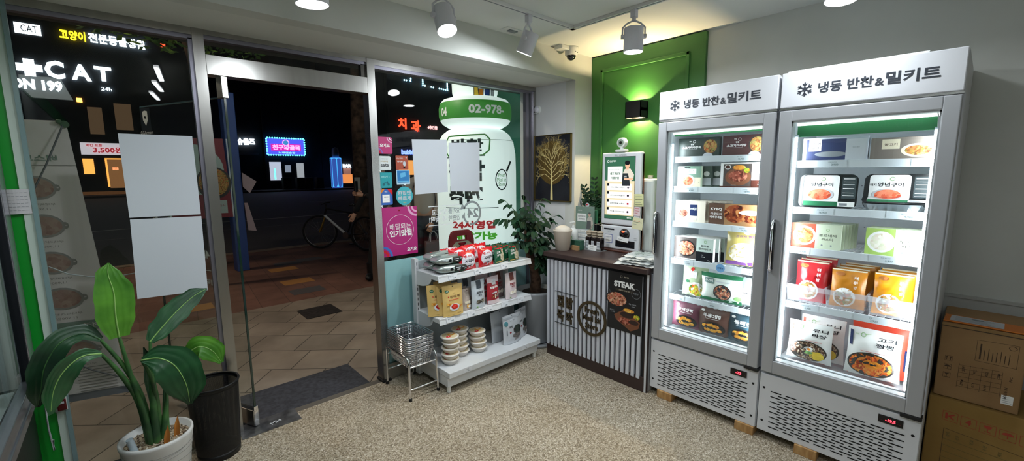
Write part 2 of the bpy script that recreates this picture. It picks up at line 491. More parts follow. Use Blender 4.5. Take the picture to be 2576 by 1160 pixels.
# window 2: x 1.27 .. 2.85
w2 = thing('window_2', 'right shop window with pale teal film along its foot', 'structure', kind='structure')
p = P().box(1.27, 2.785, 0, 1.322, 2.87, SOF, steel).box(1.322, 2.79, 2.205, 2.85, 2.85, SOF, steel)
p.box(1.322, 2.80, 2.185, 2.85, 2.84, 2.205, M('alu_bead')).box(2.815, 2.79, 0, 2.85, 2.85, 2.2, steel).box(2.79, 2.80, 0, 2.815, 2.84, 2.19, M('alu_bead'))
p.box(2.735, 2.80, 0, 2.765, 2.84, 2.19, M('alu_bead'))
p.box(1.322, 2.79, 0, 2.85, 2.85, .12, steel)
p.box(1.262, 2.775, 0, 1.33, 2.88, .012, black_rub)
p.build('frame', w2)
P().box(1.322, 2.812, .12, 2.79, 2.822, 2.19, GL).build('glass_pane', w2)
P().rect(fY(1.325, 2.811, .12), 0, 0, 1.46, .755, M('teal_film', H('94c4c8'), .5), e=0).build('teal_film', w2)
vg = M('vinyl_white', H('dfe4e6'), .5); vgr = M('vinyl_grey', H('9aa3a8'), .5)
p = P(); f2 = fY(0, 2.809, 0)
p.rect(f2, 1.706, 1.237, 1.996, 1.243, vg, e=.001); p.rect(f2, 1.706, 1.092, 1.996, 1.098, vg, e=.001)
p.text(f2, 1.735, 1.195, .045, '맛있고', vg, .02, align='r', mirror=True, width=.135)
p.text(f2, 1.885, 1.195, .045, '요리를', vgr, .02, align='r', mirror=True, width=.11)
p.text(f2, 1.710, 1.14, .045, '게 뚝딱!', vg, .02, align='r', mirror=True, width=.16)
p.text(f2, 1.885, 1.14, .045, '간편하', vgr, .02, align='r', mirror=True, width=.11)
g24 = M('vinyl_darker_grey', H('8b9498'), .5)
p.ring(f2, 2.115, 1.165, .095, .10, .018, g24, e=.001, a0=-1.9, a1=2.7)
p.poly(f2, [(2.0,1.2),(2.05,1.205),(2.02,1.25)], g24, .001)
p.ring(f2, 2.115, 1.165, .095, .10, .018, g24, e=.001, a0=3.3, a1=4.1)
p.text(f2, 2.125, 1.165, .075, '24', g24, .03, mirror=True, width=.115)
p.text(f2, 2.03, 1.15, .045, 'h', g24, .02, mirror=True)
p.build('vinyl_letters', w2)

# green feature panel with raised moulding
green = M('green_panel', (.030,.145,.026), .5)
gp = P().box(3.07, 1.375, 0, RX_, 2.338, 2.44, green)
for (ya, za, yb, zb) in ((1.485,2.305,2.245,2.33),(1.485,.12,1.51,2.33),(2.22,.12,2.245,2.33),(1.485,.955,2.245,.98)):
    gp.box(3.058, ya, za, 3.071, yb, zb, green, .004)
tag(gp.build('wall_panel'), 'tall green wall panel with raised square moulding in the corner', 'wall panel')

# ceiling access plate, cctv dome, motion sensor
tag(P().box(2.00, 2.22, CE-.006, 2.14, 2.30, CE, WHITE, .002).box(2.04, 2.24, CE-.012, 2.11, 2.275, CE-.006, PRINT_GY).build('ceiling_vent'), 'small white square fitting on the ceiling beside the bulkhead', 'vent')
c = thing('security_camera', 'white dome security camera with black lens under the ceiling corner', 'camera', (2.70, 2.262, CE))
p = P().lathe([(0,0),(.055,0),(.055,-.012),(.048,-.02),(.048,-.058),(.040,-.062),(0,-.062)], WHITE)
p.box(-.13, -.02, -.03, -.04, .06, 0, WHITE, .006); p.build('housing', c)
P().sphere((0,0,-.062), .037, M('black_dome', H('0b0b0d'), .08, coat=1), 24).build('dome_lens', c)
P().cyl((-.01,-.047,-.04), (.03,-.04,-.04), .003, PRINT_K).build('mark', c)
c = thing('motion_sensor', 'round white motion sensor on the stub wall beside the window', 'sensor', (SX, 2.765, 2.045))
P().cyl((0,0,0), (-.018,0,0), .036, WHITE, .034, 24).sphere((-.02,0,0), .028, M('sensor_white', H('dfe0ea'), .3), 20, sx=.7).build('housing', c)
P().tube([(-.0,.03,.0),(-.015,.045,-.015),(-.03,.035,-.03),(-.03,0,-.035)], .004, M('clear_plastic', (.8,.8,.85), .1, alpha=.5)).build('bracket', c)
# ================================================================== lamps
COOL = (.88, .95, 1.0)
lens = M('lamp_lens', (1,1,1), .3, emit=9, ecol=(.97,.98,1))
lampw = M('lamp_white', H('dcdce4'), .35)
tr = P()
tr.box(LX, 1.925, CE-.018, 2.352, 1.960, CE-.0005, WHITE).box(LX, 1.937, CE-.0185, 2.29, 1.946, CE-.01, PRINT_GY)
tr.box(2.318, YB, CE-.018, 2.352, 1.96, CE-.0005, WHITE).box(2.330, YB, CE-.0185, 2.339, 1.88, CE-.01, PRINT_GY)
tag(tr.build('lighting_track'), 'white L-shaped lighting track across the ceiling', 'lighting track')
def spot(x, y, label, direction=(0,0,-1), lit=True, swing=0, power=None, zt=2.33, L=.13, r=.052):
    d = Vector(direction).normalized()
    o = thing('track_spotlight', label, 'spotlight', (x, y, CE-.018), 0, 'white track spotlights')
    top = Vector((0,0,zt+.012-(CE-.018)))
    c = Vector((0,0,zt-L*.35-(CE-.018)))
    a = c - d*L*.35; b_ = c + d*L*.65
    P().box(-.017,-.017,-.045,.017,.017,0,lampw,.003).cyl((0,0,-.045),(0,0,-.06),.012,lampw).build('adapter', o)
    side = d.cross(Vector((0,0,1)))
    if side.length < .1: side = Vector((math.cos(swing), math.sin(swing), 0))
    side.normalize()
    yk = P(); w = r+.008
    pts = [c+side*w, c+side*w+Vector((0,0,.05)), Vector((0,0,-.075))+side*w*.6, Vector((0,0,-.062))+side*.01, Vector((0,0,-.062))-side*.01, Vector((0,0,-.075))-side*w*.6, c-side*w+Vector((0,0,.05)), c-side*w]
    yk.tube(pts, .0055, lampw, 8)
    yk.cyl(c+side*(w+.008), c+side*(r-.005), .013, lampw).cyl(c-side*(w+.008), c-side*(r-.005), .013, lampw)
    yk.build('yoke', o)
    h = P()
    h.cyl(a, b_, r, lampw, n=32, caps=False); h.cyl(a-d*.002, a, r*.93, lampw, r, n=32)
    h.cyl(b_-d*.001, b_, r*.96, M('lamp_inner', (.9,.9,.92), .3), r, n=32, caps=False)
    h.cyl(b_-d*.03, b_, r*.8, M('lamp_inner'), r*.96, n=32, caps=False)
    h.build('housing', o)
    P().cyl(b_-d*.012, b_-d*.006, r*.9, lens if lit else M('lamp_off', H('b8b8b8'), .3), n=32).build('lens', o)
    if lit:
        area('lamp', b_+d*.004, r*1.8, power or P_SPOT, COOL, d, parent=o)
    return o
spot(.66, 1.942, 'white track spotlight cut by the top edge above the door', (.05,.02,-1), r=.066, zt=2.34, L=.15)
spot(1.31, 1.942, 'lit white track spotlight tilted towards the shop floor left of the unlit one', (-.05,-.45,-1), r=.052)
spot(1.92, 1.942, 'unlit looking white track spotlight turned to the shelf', (-.15,.42,-1), r=.05, L=.125)
spot(2.335, 1.48, 'lit white track spotlight hanging before the green panel', (0,0,-1), swing=2.3, r=.057, L=.135)
spot(2.335, .48, 'lit white track spotlight above the left freezer', (-.12,0,-1), r=.06, L=.13, power=P_SPOT*.7)
spot(2.335, -.75, 'track spotlight behind the camera on the side arm', (0,0,-1), lit=False)
spot(2.335, -2.1, 'track spotlight farthest behind the camera', (0,0,-1), lit=False)
# slim linear lamps in a row over the aisle (mirrored in the left window)
for i, (ya, yb, xa, xb) in enumerate(((.82, .13, .33, .41), (.06, -.55, .35, .45), (-.67, -1.27, .36, .46))):
    c = thing('linear_ceiling_lamp', ('slim white ceiling lamp nearest the door', 'slim white ceiling lamp in the middle of its row', 'slim white ceiling lamp at the back of its row')[i], 'ceiling lamp', (0, 0, 0))
    d = Vector((xb-xa, yb-ya, 0)); L_ = d.length; an = math.atan2(d.y, d.x)
    c.location = ((xa+xb)/2, (ya+yb)/2, CE); c.rotation_euler.z = an
    P().box(-L_/2, -.022, -.03, L_/2, .022, 0, lampw, .003).build('housing', c)
    P().box(-L_/2+.01, -.018, -.046, L_/2-.01, .018, -.030, lens, .004).build('diffuser', c)
    A = area('lamp', (0, 0, -.05), L_*.95, P_LINE*(1, .8, .5)[i], COOL, shape='RECTANGLE', parent=c); A.data.size_y = .035

# black up and down wall lamp on the green panel
c = thing('wall_lamp', 'black cube wall lamp throwing light up and down on the green panel', 'wall lamp', (3.07, 1.868, 1.962))
p = P(); bk = M('wall_lamp_black', H('0c0c0e'), .5)
h = .062; w = .067
p.box(-.105,-w,-h,-.098,w,h,bk).box(-.105,-w,-h,0,-w+.006,h,bk).box(-.105,w-.006,-h,0,w,h,bk).box(-.012,-w,-h,0,w,h,bk)
p.box(-.10,-w,-.012,0,w,.012,bk)
p.build('housing', c)
warm = (1, .76, .42)
for s_ in (1, -1):
    P().cyl((-.05,0,s_*.014),(-.05,0,s_*.018),.018,M('wall_lamp_led', (1,.85,.5), .3, emit=25),n=16).build('led', c)
    L = bpy.data.lights.new('lamp', 'AREA'); L.shape = 'RECTANGLE'; L.size = .014; L.size_y = .006; L.energy = P_WALL; L.color = warm
    o = bpy.data.objects.new('lamp', L); COL.objects.link(o); o.parent = c; o.location = (-.035, 0, s_*.019)
    o.rotation_euler = Vector((.12, 0, s_)).to_track_quat('-Z', 'Y').to_euler()
# ================================================================== tall display freezers
fz_body = M('freezer_white', H('dfe1e6'), .4)
fz_frame = M('freezer_frame_grey', H('b4b6ba'), .38, .25)
fz_in = M('freezer_interior', H('dfe6ea'), .4)
fz_gask = M('freezer_gasket', H('9aa0a2'), .6)
led = M('led_strip', (1,1,1), .3, emit=14, ecol=(.86,.93,1.0))
ledb = M('led_strip_bed', H('c8d4dc'), .3)
shelfw = M('shelf_white', H('d8e0e6'), .4)
tagm = M('price_tag', H('cfd8de'), .45)
ink = M('tag_ink', H('4a6468'), .5)
red7 = M('red_digits', (1,.03,.05), .4, emit=5)
FGL = glass_mat('freezer_glass', (.95,.97,.96), boost=.7)
FX = 2.528

def freezer(y0, y1, label, shelves, digits, right, tags, lid=False):
    """front in plane x=FX, spans y0 (left as seen) down to y1"""
    W_ = y0-y1
    o = thing('display_freezer', label, 'freezer', (FX, y0, .05), -PI/2)   # local: x to the right, -y towards the viewer
    D = RX_-.015-FX; Z = -.05
    t = .045
    b = P()
    b.box(0, .012, 0, W_, D, .34, fz_body, .003)
    b.box(0, .05, .34, t, D, 1.75, fz_body, .003).box(W_-t, .05, .34, W_, D, 1.75, fz_body, .003)
    b.box(t, D-.04, .34, W_-t, D, 1.75, fz_in).box(t, .05, .34, W_-t, D-.04, .40, fz_in).box(t, .05, 1.70, W_-t, D-.04, 1.75, fz_in)
    b.box(t, .05, .4, t+.006, D-.04, 1.7, fz_in).box(W_-t-.006, .05, .4, W_-t, D-.04, 1.7, fz_in)
    b.box(t, .055, .40, W_-t, .075, .425, shelfw)
    b.box(.002, .02, 1.75, W_-.002, D, 1.915, fz_body, .003)
    for k in range(16):     # perforated back plate of the cold duct
        for z in (1.40, 1.17, .95, .72):
            b.rect(frame((0, D-.041, Z), (1,0,0), (0,0,1)), .10+k*.03, z, .106+k*.03, z+.005, PRINT_GY, e=.001)
    b.build('cabinet_body', o)
    # header sign
    hd = P().box(.004, -.012, 1.752, W_-.004, .03, 1.922, fz_body, .004)
    hd.box(.004, -.006, 1.742, W_-.004, .02, 1.752, steel)
    hf = frame((0, -.012, 0), (1,0,0), (0,0,1))
    sc_ = W_/.66
    inkh = M('header_ink', H('30353f'), .5)
    cx, cz = .105, 1.832
    for k in range(6):
        a = k*PI/3+PI/6; dx, dz = math.cos(a), math.sin(a)
        hd.line(hf, [(cx, cz), (cx+dx*.033, cz+dz*.033)], .006, inkh, .001)
        for s_ in (1, -1):
            a2 = a+s_*.8; hd.line(hf, [(cx+dx*.018, cz+dz*.018), (cx+dx*.018+math.cos(a2)*.013, cz+dz*.018+math.sin(a2)*.013)], .005, inkh, .0012)
    hd.ell(hf, cx, cz, .010, .010, inkh, .0014, 12)
    hd.text(hf, .160, 1.832, .050, '냉동 반찬', inkh, .028, 'l', width=.205)
    hd.text(hf, .370, 1.826, .034, '&', inkh, .02, 'l', width=.032)
    hd.text(hf, .406, 1.836, .054, '밀키트', inkh, .028, 'l', width=.172)
    hd.build('header_panel', o)
    if lid:
        P().box(.02, .02, 1.9225, W_-.12, .2, 1.934, WHITE, .002).build('top_board', o)
    # lower grille
    g = P().box(.002, -.004, .0, W_-.002, .02, .335, fz_body, .003)
    gf = frame((0, -.0045, 0), (1,0,0), (0,0,1))
    slot = M('slot_black', H('0a0b0d'), .7)
    for r_ in range(15):
        z = .243-r_*.0148; off = 0 if r_ % 2 == 0 else .036
        n_ = 8 if r_ % 2 == 0 else 7
        for k in range(n_):
            u = .058+off+k*.0705
            pl = []
            for q in range(4): a = PI/2+q*PI/3; pl.append((u+.003+.003*math.cos(a), z+.003*math.sin(a)))
            for q in range(4): a = -PI/2+q*PI/3; pl.append((u+.050+.003*math.cos(a), z+.003*math.sin(a)))
            g.poly(gf, pl, slot, .0005)
    for u in (.025, W_-.025):
        for z in (.255, .062): g.ell(gf, u, z, .0065, .0065, slot, .0006, 16)
    g.build('grille_panel', o)
    dp = P(); u = W_-.148
    dp.box(u, -.008, .273, u+.088, -.003, .309, M('display_black', H('120c10'), .2), .001)
    dp.text(frame((0,-.008,0), (1,0,0), (0,0,1)), u+.044, .291, .015, digits, red7, .03, width=.030 if len(digits) < 4 else .036)
    for k in (.012, .07, .078): dp.ell(frame((0,-.008,0), (1,0,0), (0,0,1)), u+k, .287, .002, .002, M('dim_red', H('5a2228'), .5), .001, 8)
    dp.build('temperature_display', o)
    # door
    zf0, zf1 = .352, 1.738
    d = P(); fw = .055; y_a, y_b = -.018, .035
    d.box(.006, y_a, zf0, .006+fw, y_b, zf1, fz_frame, .005).box(W_-.006-fw, y_a, zf0, W_-.006, y_b, zf1, fz_frame, .005)
    d.box(.006+fw-.002, y_a, zf0, W_-.006-fw+.002, y_b, zf0+.070, fz_frame, .005).box(.006+fw-.002, y_a, zf1-.055, W_-.006-fw+.002, y_b, zf1, fz_frame, .005)
    d.box(.006+fw-.004, -.006, zf0+.066, .006+fw+.006, y_b, zf1-.05, fz_gask).box(W_-.012-fw, -.006, zf0+.066, W_-.002-fw, y_b, zf1-.05, fz_gask)
    d.box(.061, -.006, zf0+.064, W_-.061, y_b, zf0+.074, M('sill_white', H('e2e8ea'), .4)).box(.061, -.006, zf1-.062, W_-.061, y_b, zf1-.054, M('sill_white'))
    dd = d.build('door', o)
    P().box(.064, -.001, zf0+.07, W_-.064, .001, zf1-.058, FGL).build('glass_pane', dd)
    h = P(); hx = .012
    h.box(hx-.004, -.048, .925, hx+.020, -.030, 1.175, M('handle_black', H('141518'), .35), .004)
    h.tube([(hx+.008,-.016,.915),(hx+.008,-.036,.91),(hx+.008,-.052,.925),(hx+.008,-.054,1.05),(hx+.008,-.052,1.175),(hx+.008,-.036,1.19),(hx+.008,-.016,1.185)], .006, chrome, 8)
    h.build('handle', dd)
    P().box(W_-.075, -.02, .334, W_-.002, .03, .352, M('hinge_black', H('17171b'), .4), .002).build('hinge', dd)
    # led strips beside the shelves (lamps of the freezer)
    for s_, u in ((0, .067), (1, W_-.078)):
        st = P().box(u-.002, .048, .43, u+.012, .060, 1.62, ledb)
        fr_ = frame((u, .048, 0), (1,0,0), (0,0,1))
        for k in range(84): st.box(u, .0445, .435+k*.014, u+.010, .0478, .435+k*.014+.0095, led)
        st.build('led_strip', o)
        L = bpy.data.lights.new('lamp', 'AREA'); L.shape = 'RECTANGLE'; L.size = .015; L.size_y = 1.15; L.energy = 3.4; L.color = (.86,.93,1)
        q = bpy.data.objects.new('lamp', L); COL.objects.link(q); q.parent = o
        q.location = (u+(.014 if s_ == 0 else -.006), .075, 1.03)
        dirv = Vector((.75 if s_ == 0 else -.75, .65, 0))
        q.rotation_euler = dirv.to_track_quat('-Z', 'Y').to_euler()
    P().tube([(W_-.07,.046,1.62),(W_-.072,.046,1.66),(W_-.078,.047,1.69),(W_-.066,.047,1.70)], .0025, WHITE, 6).build('led_cable', o)
    P().box(.07, .05, 1.664, W_-.07, .06, 1.684, M('top_led', (1,1,1), .3, emit=1.6, ecol=(.86,.93,.9))).build('led_cover', o)
    P().box(.068, .070, 1.610 if lid else 1.655, W_-.068, .076, 1.668, M('green_reflection', H('2f8a52'), .5)).build('reflection_strip', o)  # painted reflection: green strip standing in for the fascia mirrored in the door glass
    # shelves with price rails
    for k, z in enumerate(shelves):
        zz = z-.05
        s_ = P()
        s_.box(.055, .095, zz-.030, W_-.055, .101, zz+.006, shelfw, .001)
        s_.box(.055, .1012, zz-.006, W_-.055, .108, zz, shelfw)
        for q in range(19): s_.cyl((.065+q*(W_-.13)/18, .10, zz-.003), (.065+q*(W_-.13)/18, D-.05, zz-.003), .0022, shelfw, n=5, caps=False)
        for q in (.1, .25, .4, .5): s_.cyl((.055, q, zz-.006), (W_-.055, q, zz-.006), .003, shelfw, n=5, caps=False)
        so = s_.build('shelf', o)
        for (u, name, price, w) in tags[k]:
            q = P(); ff = frame((0, .095, zz), (1,0,0), (0,0,1))
            q.rect(ff, u-w/2, -.027, u+w/2, .004, tagm, .0008)
            q.text(ff, u, -.005, .007, name, ink, .0, e=.0016); q.text(ff, u+w*.1, -.018, .011, price, ink, .01, e=.0016)
            q.build('price_tag', so)
    return o

SH1 = [1.575, 1.39, 1.168, .925, .685]
SH2 = [1.535, 1.295, 1.084, .785]
T1 = [[(.45, '양념고기', '12,900', .1)],
      [(.17, '함박스테이크', '4,900', .1), (.49, '프리미엄', '18,900', .12)],
      [(.09, '한우', '7,900', .08), (.49, '바베큐폭립', '14,900', .11)],
      [(.17, '찹스테이크', '13,900', .09), (.545, '멜팅', '4,900', .11)],
      [(.13, '볶음밥', '3,500', .08), (.335, '우거지탕', '8,900', .1), (.53, '감자탕', '9,900', .08)]]
T2 = [[(.22, '고등어구이', '3,900', .12), (.56, '불고기', '11,900', .1)],
      [(.19, '양념구이', '16,900', .11), (.51, '돼지양념', '9,900', .13)],
      [(.12, '토마토', '4,900', .08), (.46, '까르보나라', '4,900', .12)],
      [(.16, '로제떡볶이', '3,900', .12), (.43, '우동', '3,900', .13)]]
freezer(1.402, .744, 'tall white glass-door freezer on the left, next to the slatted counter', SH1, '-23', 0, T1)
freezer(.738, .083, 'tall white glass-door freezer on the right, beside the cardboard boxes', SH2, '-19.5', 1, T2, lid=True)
woodb = noise_tint(M('pine_wood', H('b98f5c'), .6), H('a87c4a'), H('c9a26c'), 8, 3, stretch=(1,6,1))
for i, (y, lb) in enumerate(((1.29, 'pine block under the left corner of the left freezer'), (.80, 'pine block under the joint of the two freezers'), (.50, 'pine block under the middle of the right freezer'))):
    tag(P().box(-.04,-.05,0,.05,.05,.05,woodb,.002).build('wood_block', loc=(FX+.025, y, 0)), lb, 'wood block', 'pine blocks under the freezers')

# ------------------------------------------------------------------ goods
def deco(p, fr, w, h, items):
    """items in fractions of the face: rect, ellipse, ring or text"""
    e = .0006
    for it in items:
        e += .00018
        k = it[0]
        if k == 'r': p.rect(fr, it[1]*w, it[2]*h, it[3]*w, it[4]*h, it[5], e, n=6, k=6)
        elif k == 'e': p.ell(fr, it[1]*w, it[2]*h, it[3]*w, it[4]*w if len(it) < 7 else it[6]*h, it[5], e, 26, rings=3)
        elif k == 'a': p.ring(fr, it[1]*w, it[2]*h, it[3]*w, it[4]*w, it[5]*w, it[6], e, a0=it[7], a1=it[8])
        elif k == 'o': p.ring(fr, it[1]*w, it[2]*h, it[3]*w, it[4]*w, it[5]*w, it[6], e)
        elif k == 't': p.text(fr, it[1]*w, it[2]*h, it[3]*h, it[4], it[5], it[6] if len(it) > 6 else .02, e=e, width=(it[7]*w if len(it) > 7 else None))
        elif k == 'p': p.poly(fr, [(a*w, b_*h) for a, b_ in it[1]], it[2], e)
def logo(u, v, s, mt, asp=1.0):
    """small pan-shaped shop mark beside two tiny words"""
    return [('o', u+s*.9, v, s*.55, s*.55, s*.12, mt), ('t', u-s*.6, v, s*.5*asp, '집밥', mt, .0), ('p', [(u+s*1.3, v+s*.3*asp), (u+s*2.2, v+s*.75*asp), (u+s*2.2, v+s*.9*asp), (u+s*1.25, v+s*.42*asp)], mt)]
def carton(name, w, h, d, side, items, front=None, parent=None, bev=.0015, lean=0):
    p = P(); p.T = RX(lean)
    p.box(0, 0, 0, w, d, h, side, bev)
    fr = frame((0, 0, 0), (1,0,0), (0,0,1))
    if front: p.rect(fr, .001, .001, w-.001, h-.001, front, .0003)
    deco(p, fr, w, h, items)
    return p.build(name)
def bag(name, w, h, d, mat, items, back=None, crimp=0, gusset=True, lean=0, round_=.0, wr=.004, seed=0, seal=None, top_w=1.0):
    """a filled bag or pouch standing on z=0, print on the -y side"""
    rnd = random.Random(seed); NX, NZ = 12, 16
    def bulge(u, v):
        a = (1-abs(2*u-1)**3.0)
        if gusset: bv = min(1, (1-v)*1.5)**.7 if v > .25 else 1
        else: bv = (1-abs(2*v-1)**2.6)
        return d*.5*max(a, 0)*max(bv, 0)
    wob = [[(rnd.random()-.5)*wr for _ in range(NX+1)] for _ in range(NZ+1)]
    def pos(u, v, s_, e=0):
        U, V = u, v
        cx = 1-(1-top_w)*V
        x = (U-.5)*w*cx+w/2
        edge = 1-.05*math.sin(V*PI) if not gusset else 1-.02*math.sin(V*PI)
        x = w/2+(x-w/2)*edge
        fi, fj = max(0, min(NX-1e-6, U*NX)), max(0, min(NZ-1e-6, V*NZ)); i, j = int(fi), int(fj); a, b_ = fi-i, fj-j
        q = (wob[j][i]*(1-a)*(1-b_)+wob[j][i+1]*a*(1-b_)+wob[j+1][i]*(1-a)*b_+wob[j+1][i+1]*a*b_)
        amp = min(1, 6*min(U, 1-U))*min(1, 6*(1-V))
        return (x, -s_*(bulge(U, V)+.0006+e+q*amp*(1 if s_ > 0 else .5)), V*h)
    p = P(); p.T = RX(lean)
    for s_, mm in ((1, mat), (-1, back or mat)):
        vs = []; fs = []
        for j in range(NZ+1):
            for i in range(NX+1):
                x, y, z = pos(i/NX, j/NZ, s_)
                if crimp and j in (0, NZ): z += (.0025 if i % 2 else -.0025); z = max(z, 0)
                vs.append((x, y, z))
        for j in range(NZ):
            for i in range(NX):
                a = j*(NX+1)+i; f = (a, a+1, a+NX+2, a+NX+1); fs.append(f if s_ > 0 else f[::-1])
        p.add(vs, fs, mm, True)
    if gusset:
        n = 12; vs = [(w/2, 0, .001)]
        for i in range(n+1): x, y, z = pos(i/n, 0, 1); vs.append((x, y, .0005))
        for i in range(n, -1, -1): x, y, z = pos(i/n, 0, -1); vs.append((x, y, .0005))
        p.add(vs, [(0, k+1, k+2) for k in range(len(vs)-2)], mat)
    fr = lambda u, v, e=0: pos(u/w, v/h, 1, e+.0016)
    if seal: p.rect(fr, .02*w, .965*h, .98*w, .998*h, seal, .0008, n=12)
    deco(p, fr, w, h, items)
    return p.build(name)
FRX = FX+.118          # goods stand just behind the price rail
def place(o, y, z, label, cat, group=None, dx=0, rz=0, tilt=0):
    o.location = (FRX+dx, y, z); o.rotation_euler = (tilt, 0, -PI/2+rz)
    return tag(o, label, cat, group)
ORD = ('first', 'second', 'third', 'fourth', 'fifth', 'sixth')
def row(o, y, z, n, step, labels, group, dy=0, dx0=0):
    """copies of o one behind another"""
    for k in range(1, n):
        c = o.copy(); COL.objects.link(c); c.location = (FRX+dx0+step*k, y+dy*k, z)
        c['label'] = ORD[k]+' '+labels; c['group'] = group

# ---- left freezer, top shelf
dg = M('box_dark_green', H('22302b'), .45); dr = M('box_dark_maroon', H('4a2226'), .45)
def mala(nm, base, ttl, w):
    return carton(nm, w, .115, .035, base, [('e', .79, .52, .19, .19, M('bowl_rim', H('3a3530'), .4), .42), ('e', .79, .52, .16, .16, F_BEEF, .36),
        ('o', .40, .80, .035, .035, .008, PRINT_W), ('t', .30, .82, .06, '집밥', PRINT_W), ('t', .35, .66, .09, '정통', PRINT_W, .02),
        ('t', .33, .50, .13, ttl, PRINT_W, .03, .46), ('r', .18, .40, .48, .405, PRINT_W), ('e', .74, .04, .12, .12, PRINT_LG, .16)], base)
SR = 1.329
o = mala('frozen_meal_box', dg, '소고기마라샹궈', .25)
place(o, 1.327, 1.578, 'dark green meal box with spicy beef picture on the top freezer shelf, left half', 'food box')
o = mala('frozen_meal_box', dr, '소고기마라탕', .235)
place(o, 1.058, 1.578, 'dark maroon meal box with soup picture on the top freezer shelf, right half', 'food box')
# ---- second shelf
o = carton('frozen_meal_box', .15, .128, .028, PRINT_SG, [('r', 0, .45, 1, 1, M('box_sage_green', H('6f8f7c'), .5)), ('r', .1, .62, .8, .86, PRINT_W), ('t', .45, .74, .11, '함박스테이크', PRINT_G, .02, .55),
    ('e', .45, .28, .30, .30, PRINT_W, .30), ('e', .46, .28, .22, .22, F_MEAT, .22), ('r', .3, .9, .55, .95, PRINT_K), ('t', .93, .2, .03, '200g', PRINT_K)], PRINT_C)
sd = carton('frozen_meal_box', .15, .128, .028, PRINT_SG, [], PRINT_C); bpy.data.objects.remove(sd)
place(o, 1.327, 1.394, 'sage and cream hamburg steak box at the front of its row', 'food box')
cpy = carton('frozen_meal_box', .15, .128, .024, M('box_dark_sage', H('4c5a52'), .5), [('e', .8, .62, .12, .1, PRINT_W, .12), ('r', .62, .08, .98, .42, PRINT_LG)], M('box_dark_sage'))
for k in range(5):
    q = cpy if k == 0 else cpy.copy()
    if k: COL.objects.link(q)
    q.location = (FRX+.035+.03*k, 1.327-.05*(k+1), 1.394); q.rotation_euler = (0, 0, -PI/2)
    tag(q, ORD[k]+' dark sage box sticking out right of the hamburg steak box, counted from the front', 'food box', 'boxes queued behind the hamburg steak box')
def steakbox():
    return carton('frozen_meal_box', .26, .145, .04, PRINT_W, [('r', .07, .06, .66, .94, M('slate', H('4a403c'), .5)), ('e', .38, .42, .27, .27, M('wood_board', H('7a4a30'), .5), .34),
        ('e', .38, .46, .20, .2, F_STEAK, .22), ('e', .40, .80, .14, .1, F_FRY, .09), ('e', .56, .68, .06, .06, F_VEG, .1), ('e', .16, .82, .07, .07, PRINT_W, .09), ('e', .16, .82, .055, .05, PRINT_BR, .07),
        ('t', .85, .68, .10, '레드와인', PRINT_GY, .01, .22), ('t', .85, .52, .10, '스테이크', PRINT_GY, .01, .22), ('o', .86, .84, .03, .03, .006, PRINT_LGN), ('r', .66, .0, 1, .30, PRINT_BR),
        ('t', .83, .22, .035, '400g', PRINT_W), ('t', .83, .14, .035, '프리미엄', PRINT_W), ('r', 0, 0, .66, .06, PRINT_BR), ('t', .3, .10, .03, '조리예 이미지', PRINT_W)], PRINT_W)
place(steakbox(), 1.062, 1.394, 'wide white box with sliced steak picture on the second shelf', 'food box')
# ---- third shelf
def hanbox():
    return carton('frozen_meal_box', .19, .135, .026, M('box_cream', H('efe6d6'), .5), [('r', 0, .1, .5, .85, M('photo_beige', H('d9c0a0'), .5)), ('e', .25, .42, .2, .2, F_DUMP, .26), ('e', .27, .40, .15, .15, F_STEAK, .18),
        ('r', .50, .30, .74, .82, PRINT_N), ('t', .66, .62, .13, '떡갈비', PRINT_W, .02, .12), ('t', .56, .62, .09, '한우', PRINT_W, .02, .1), ('r', .50, .12, .74, .28, PRINT_W)], M('box_cream'))
o = hanbox(); place(o, 1.330, 1.172, 'cream and navy meat patty box at the front of its row', 'food box')
row(o, 1.330, 1.172, 5, .032, 'cream and navy meat patty box counted from the front of its row', 'cream boxes queued on the third shelf', dy=-.026)
o = carton('frozen_meal_box', .30, .125, .04, M('box_brown', H('5c3f30'), .5), [('r', .31, 0, 1, 1, M('board_brown', H('a07850'), .5)), ('e', .52, .55, .22, .2, F_RIBS, .42), ('e', .82, .45, .2, .2, F_RIBS, .3), ('e', .78, .62, .20, .1, F_DUMP, .12),
    ('t', .15, .72, .14, 'KYBQ', PRINT_W, .03, .22), ('t', .15, .50, .12, '아웃도어', PRINT_W, .02, .22), ('t', .15, .34, .12, '바베큐폭립', PRINT_W, .02, .24), ('e', .96, .78, .05, .05, PRINT_BR, .1)], M('box_brown'))
place(o, 1.118, 1.172, 'brown barbecue rib box on the third shelf', 'food box')
# ---- fourth shelf
o = carton('frozen_meal_box', .25, .145, .032, PRINT_W, [('r', 0, .05, .58, .98, M('slate')), ('e', .31, .50, .25, .2, M('pan_black', H('1c1c1e'), .3), .38), ('e', .31, .50, .22, .2, F_STEW, .32),
    ('r', .58, .42, 1, 1, M('box_pale_green', H('c4d4cc'), .5)), ('t', .79, .68, .09, '홍마늘', PRINT_K, .01, .2), ('t', .79, .55, .10, '찹스테이크', PRINT_K, .01, .3), ('o', .80, .86, .035, .035, .008, PRINT_LGN),
    ('r', .58, 0, 1, .42, PRINT_K), ('t', .74, .28, .04, '650g', PRINT_W), ('t', .76, .2, .04, '프라이팬', PRINT_W), ('t', .9, .07, .05, '500g', PRINT_W)], PRINT_W)
place(o, 1.328, .93, 'white and black diced steak box at the front of its row', 'food box')
row(o, 1.328, .93, 4, .038, 'diced steak box counted from the front of its row', 'diced steak boxes queued on the fourth shelf', dy=-.018)
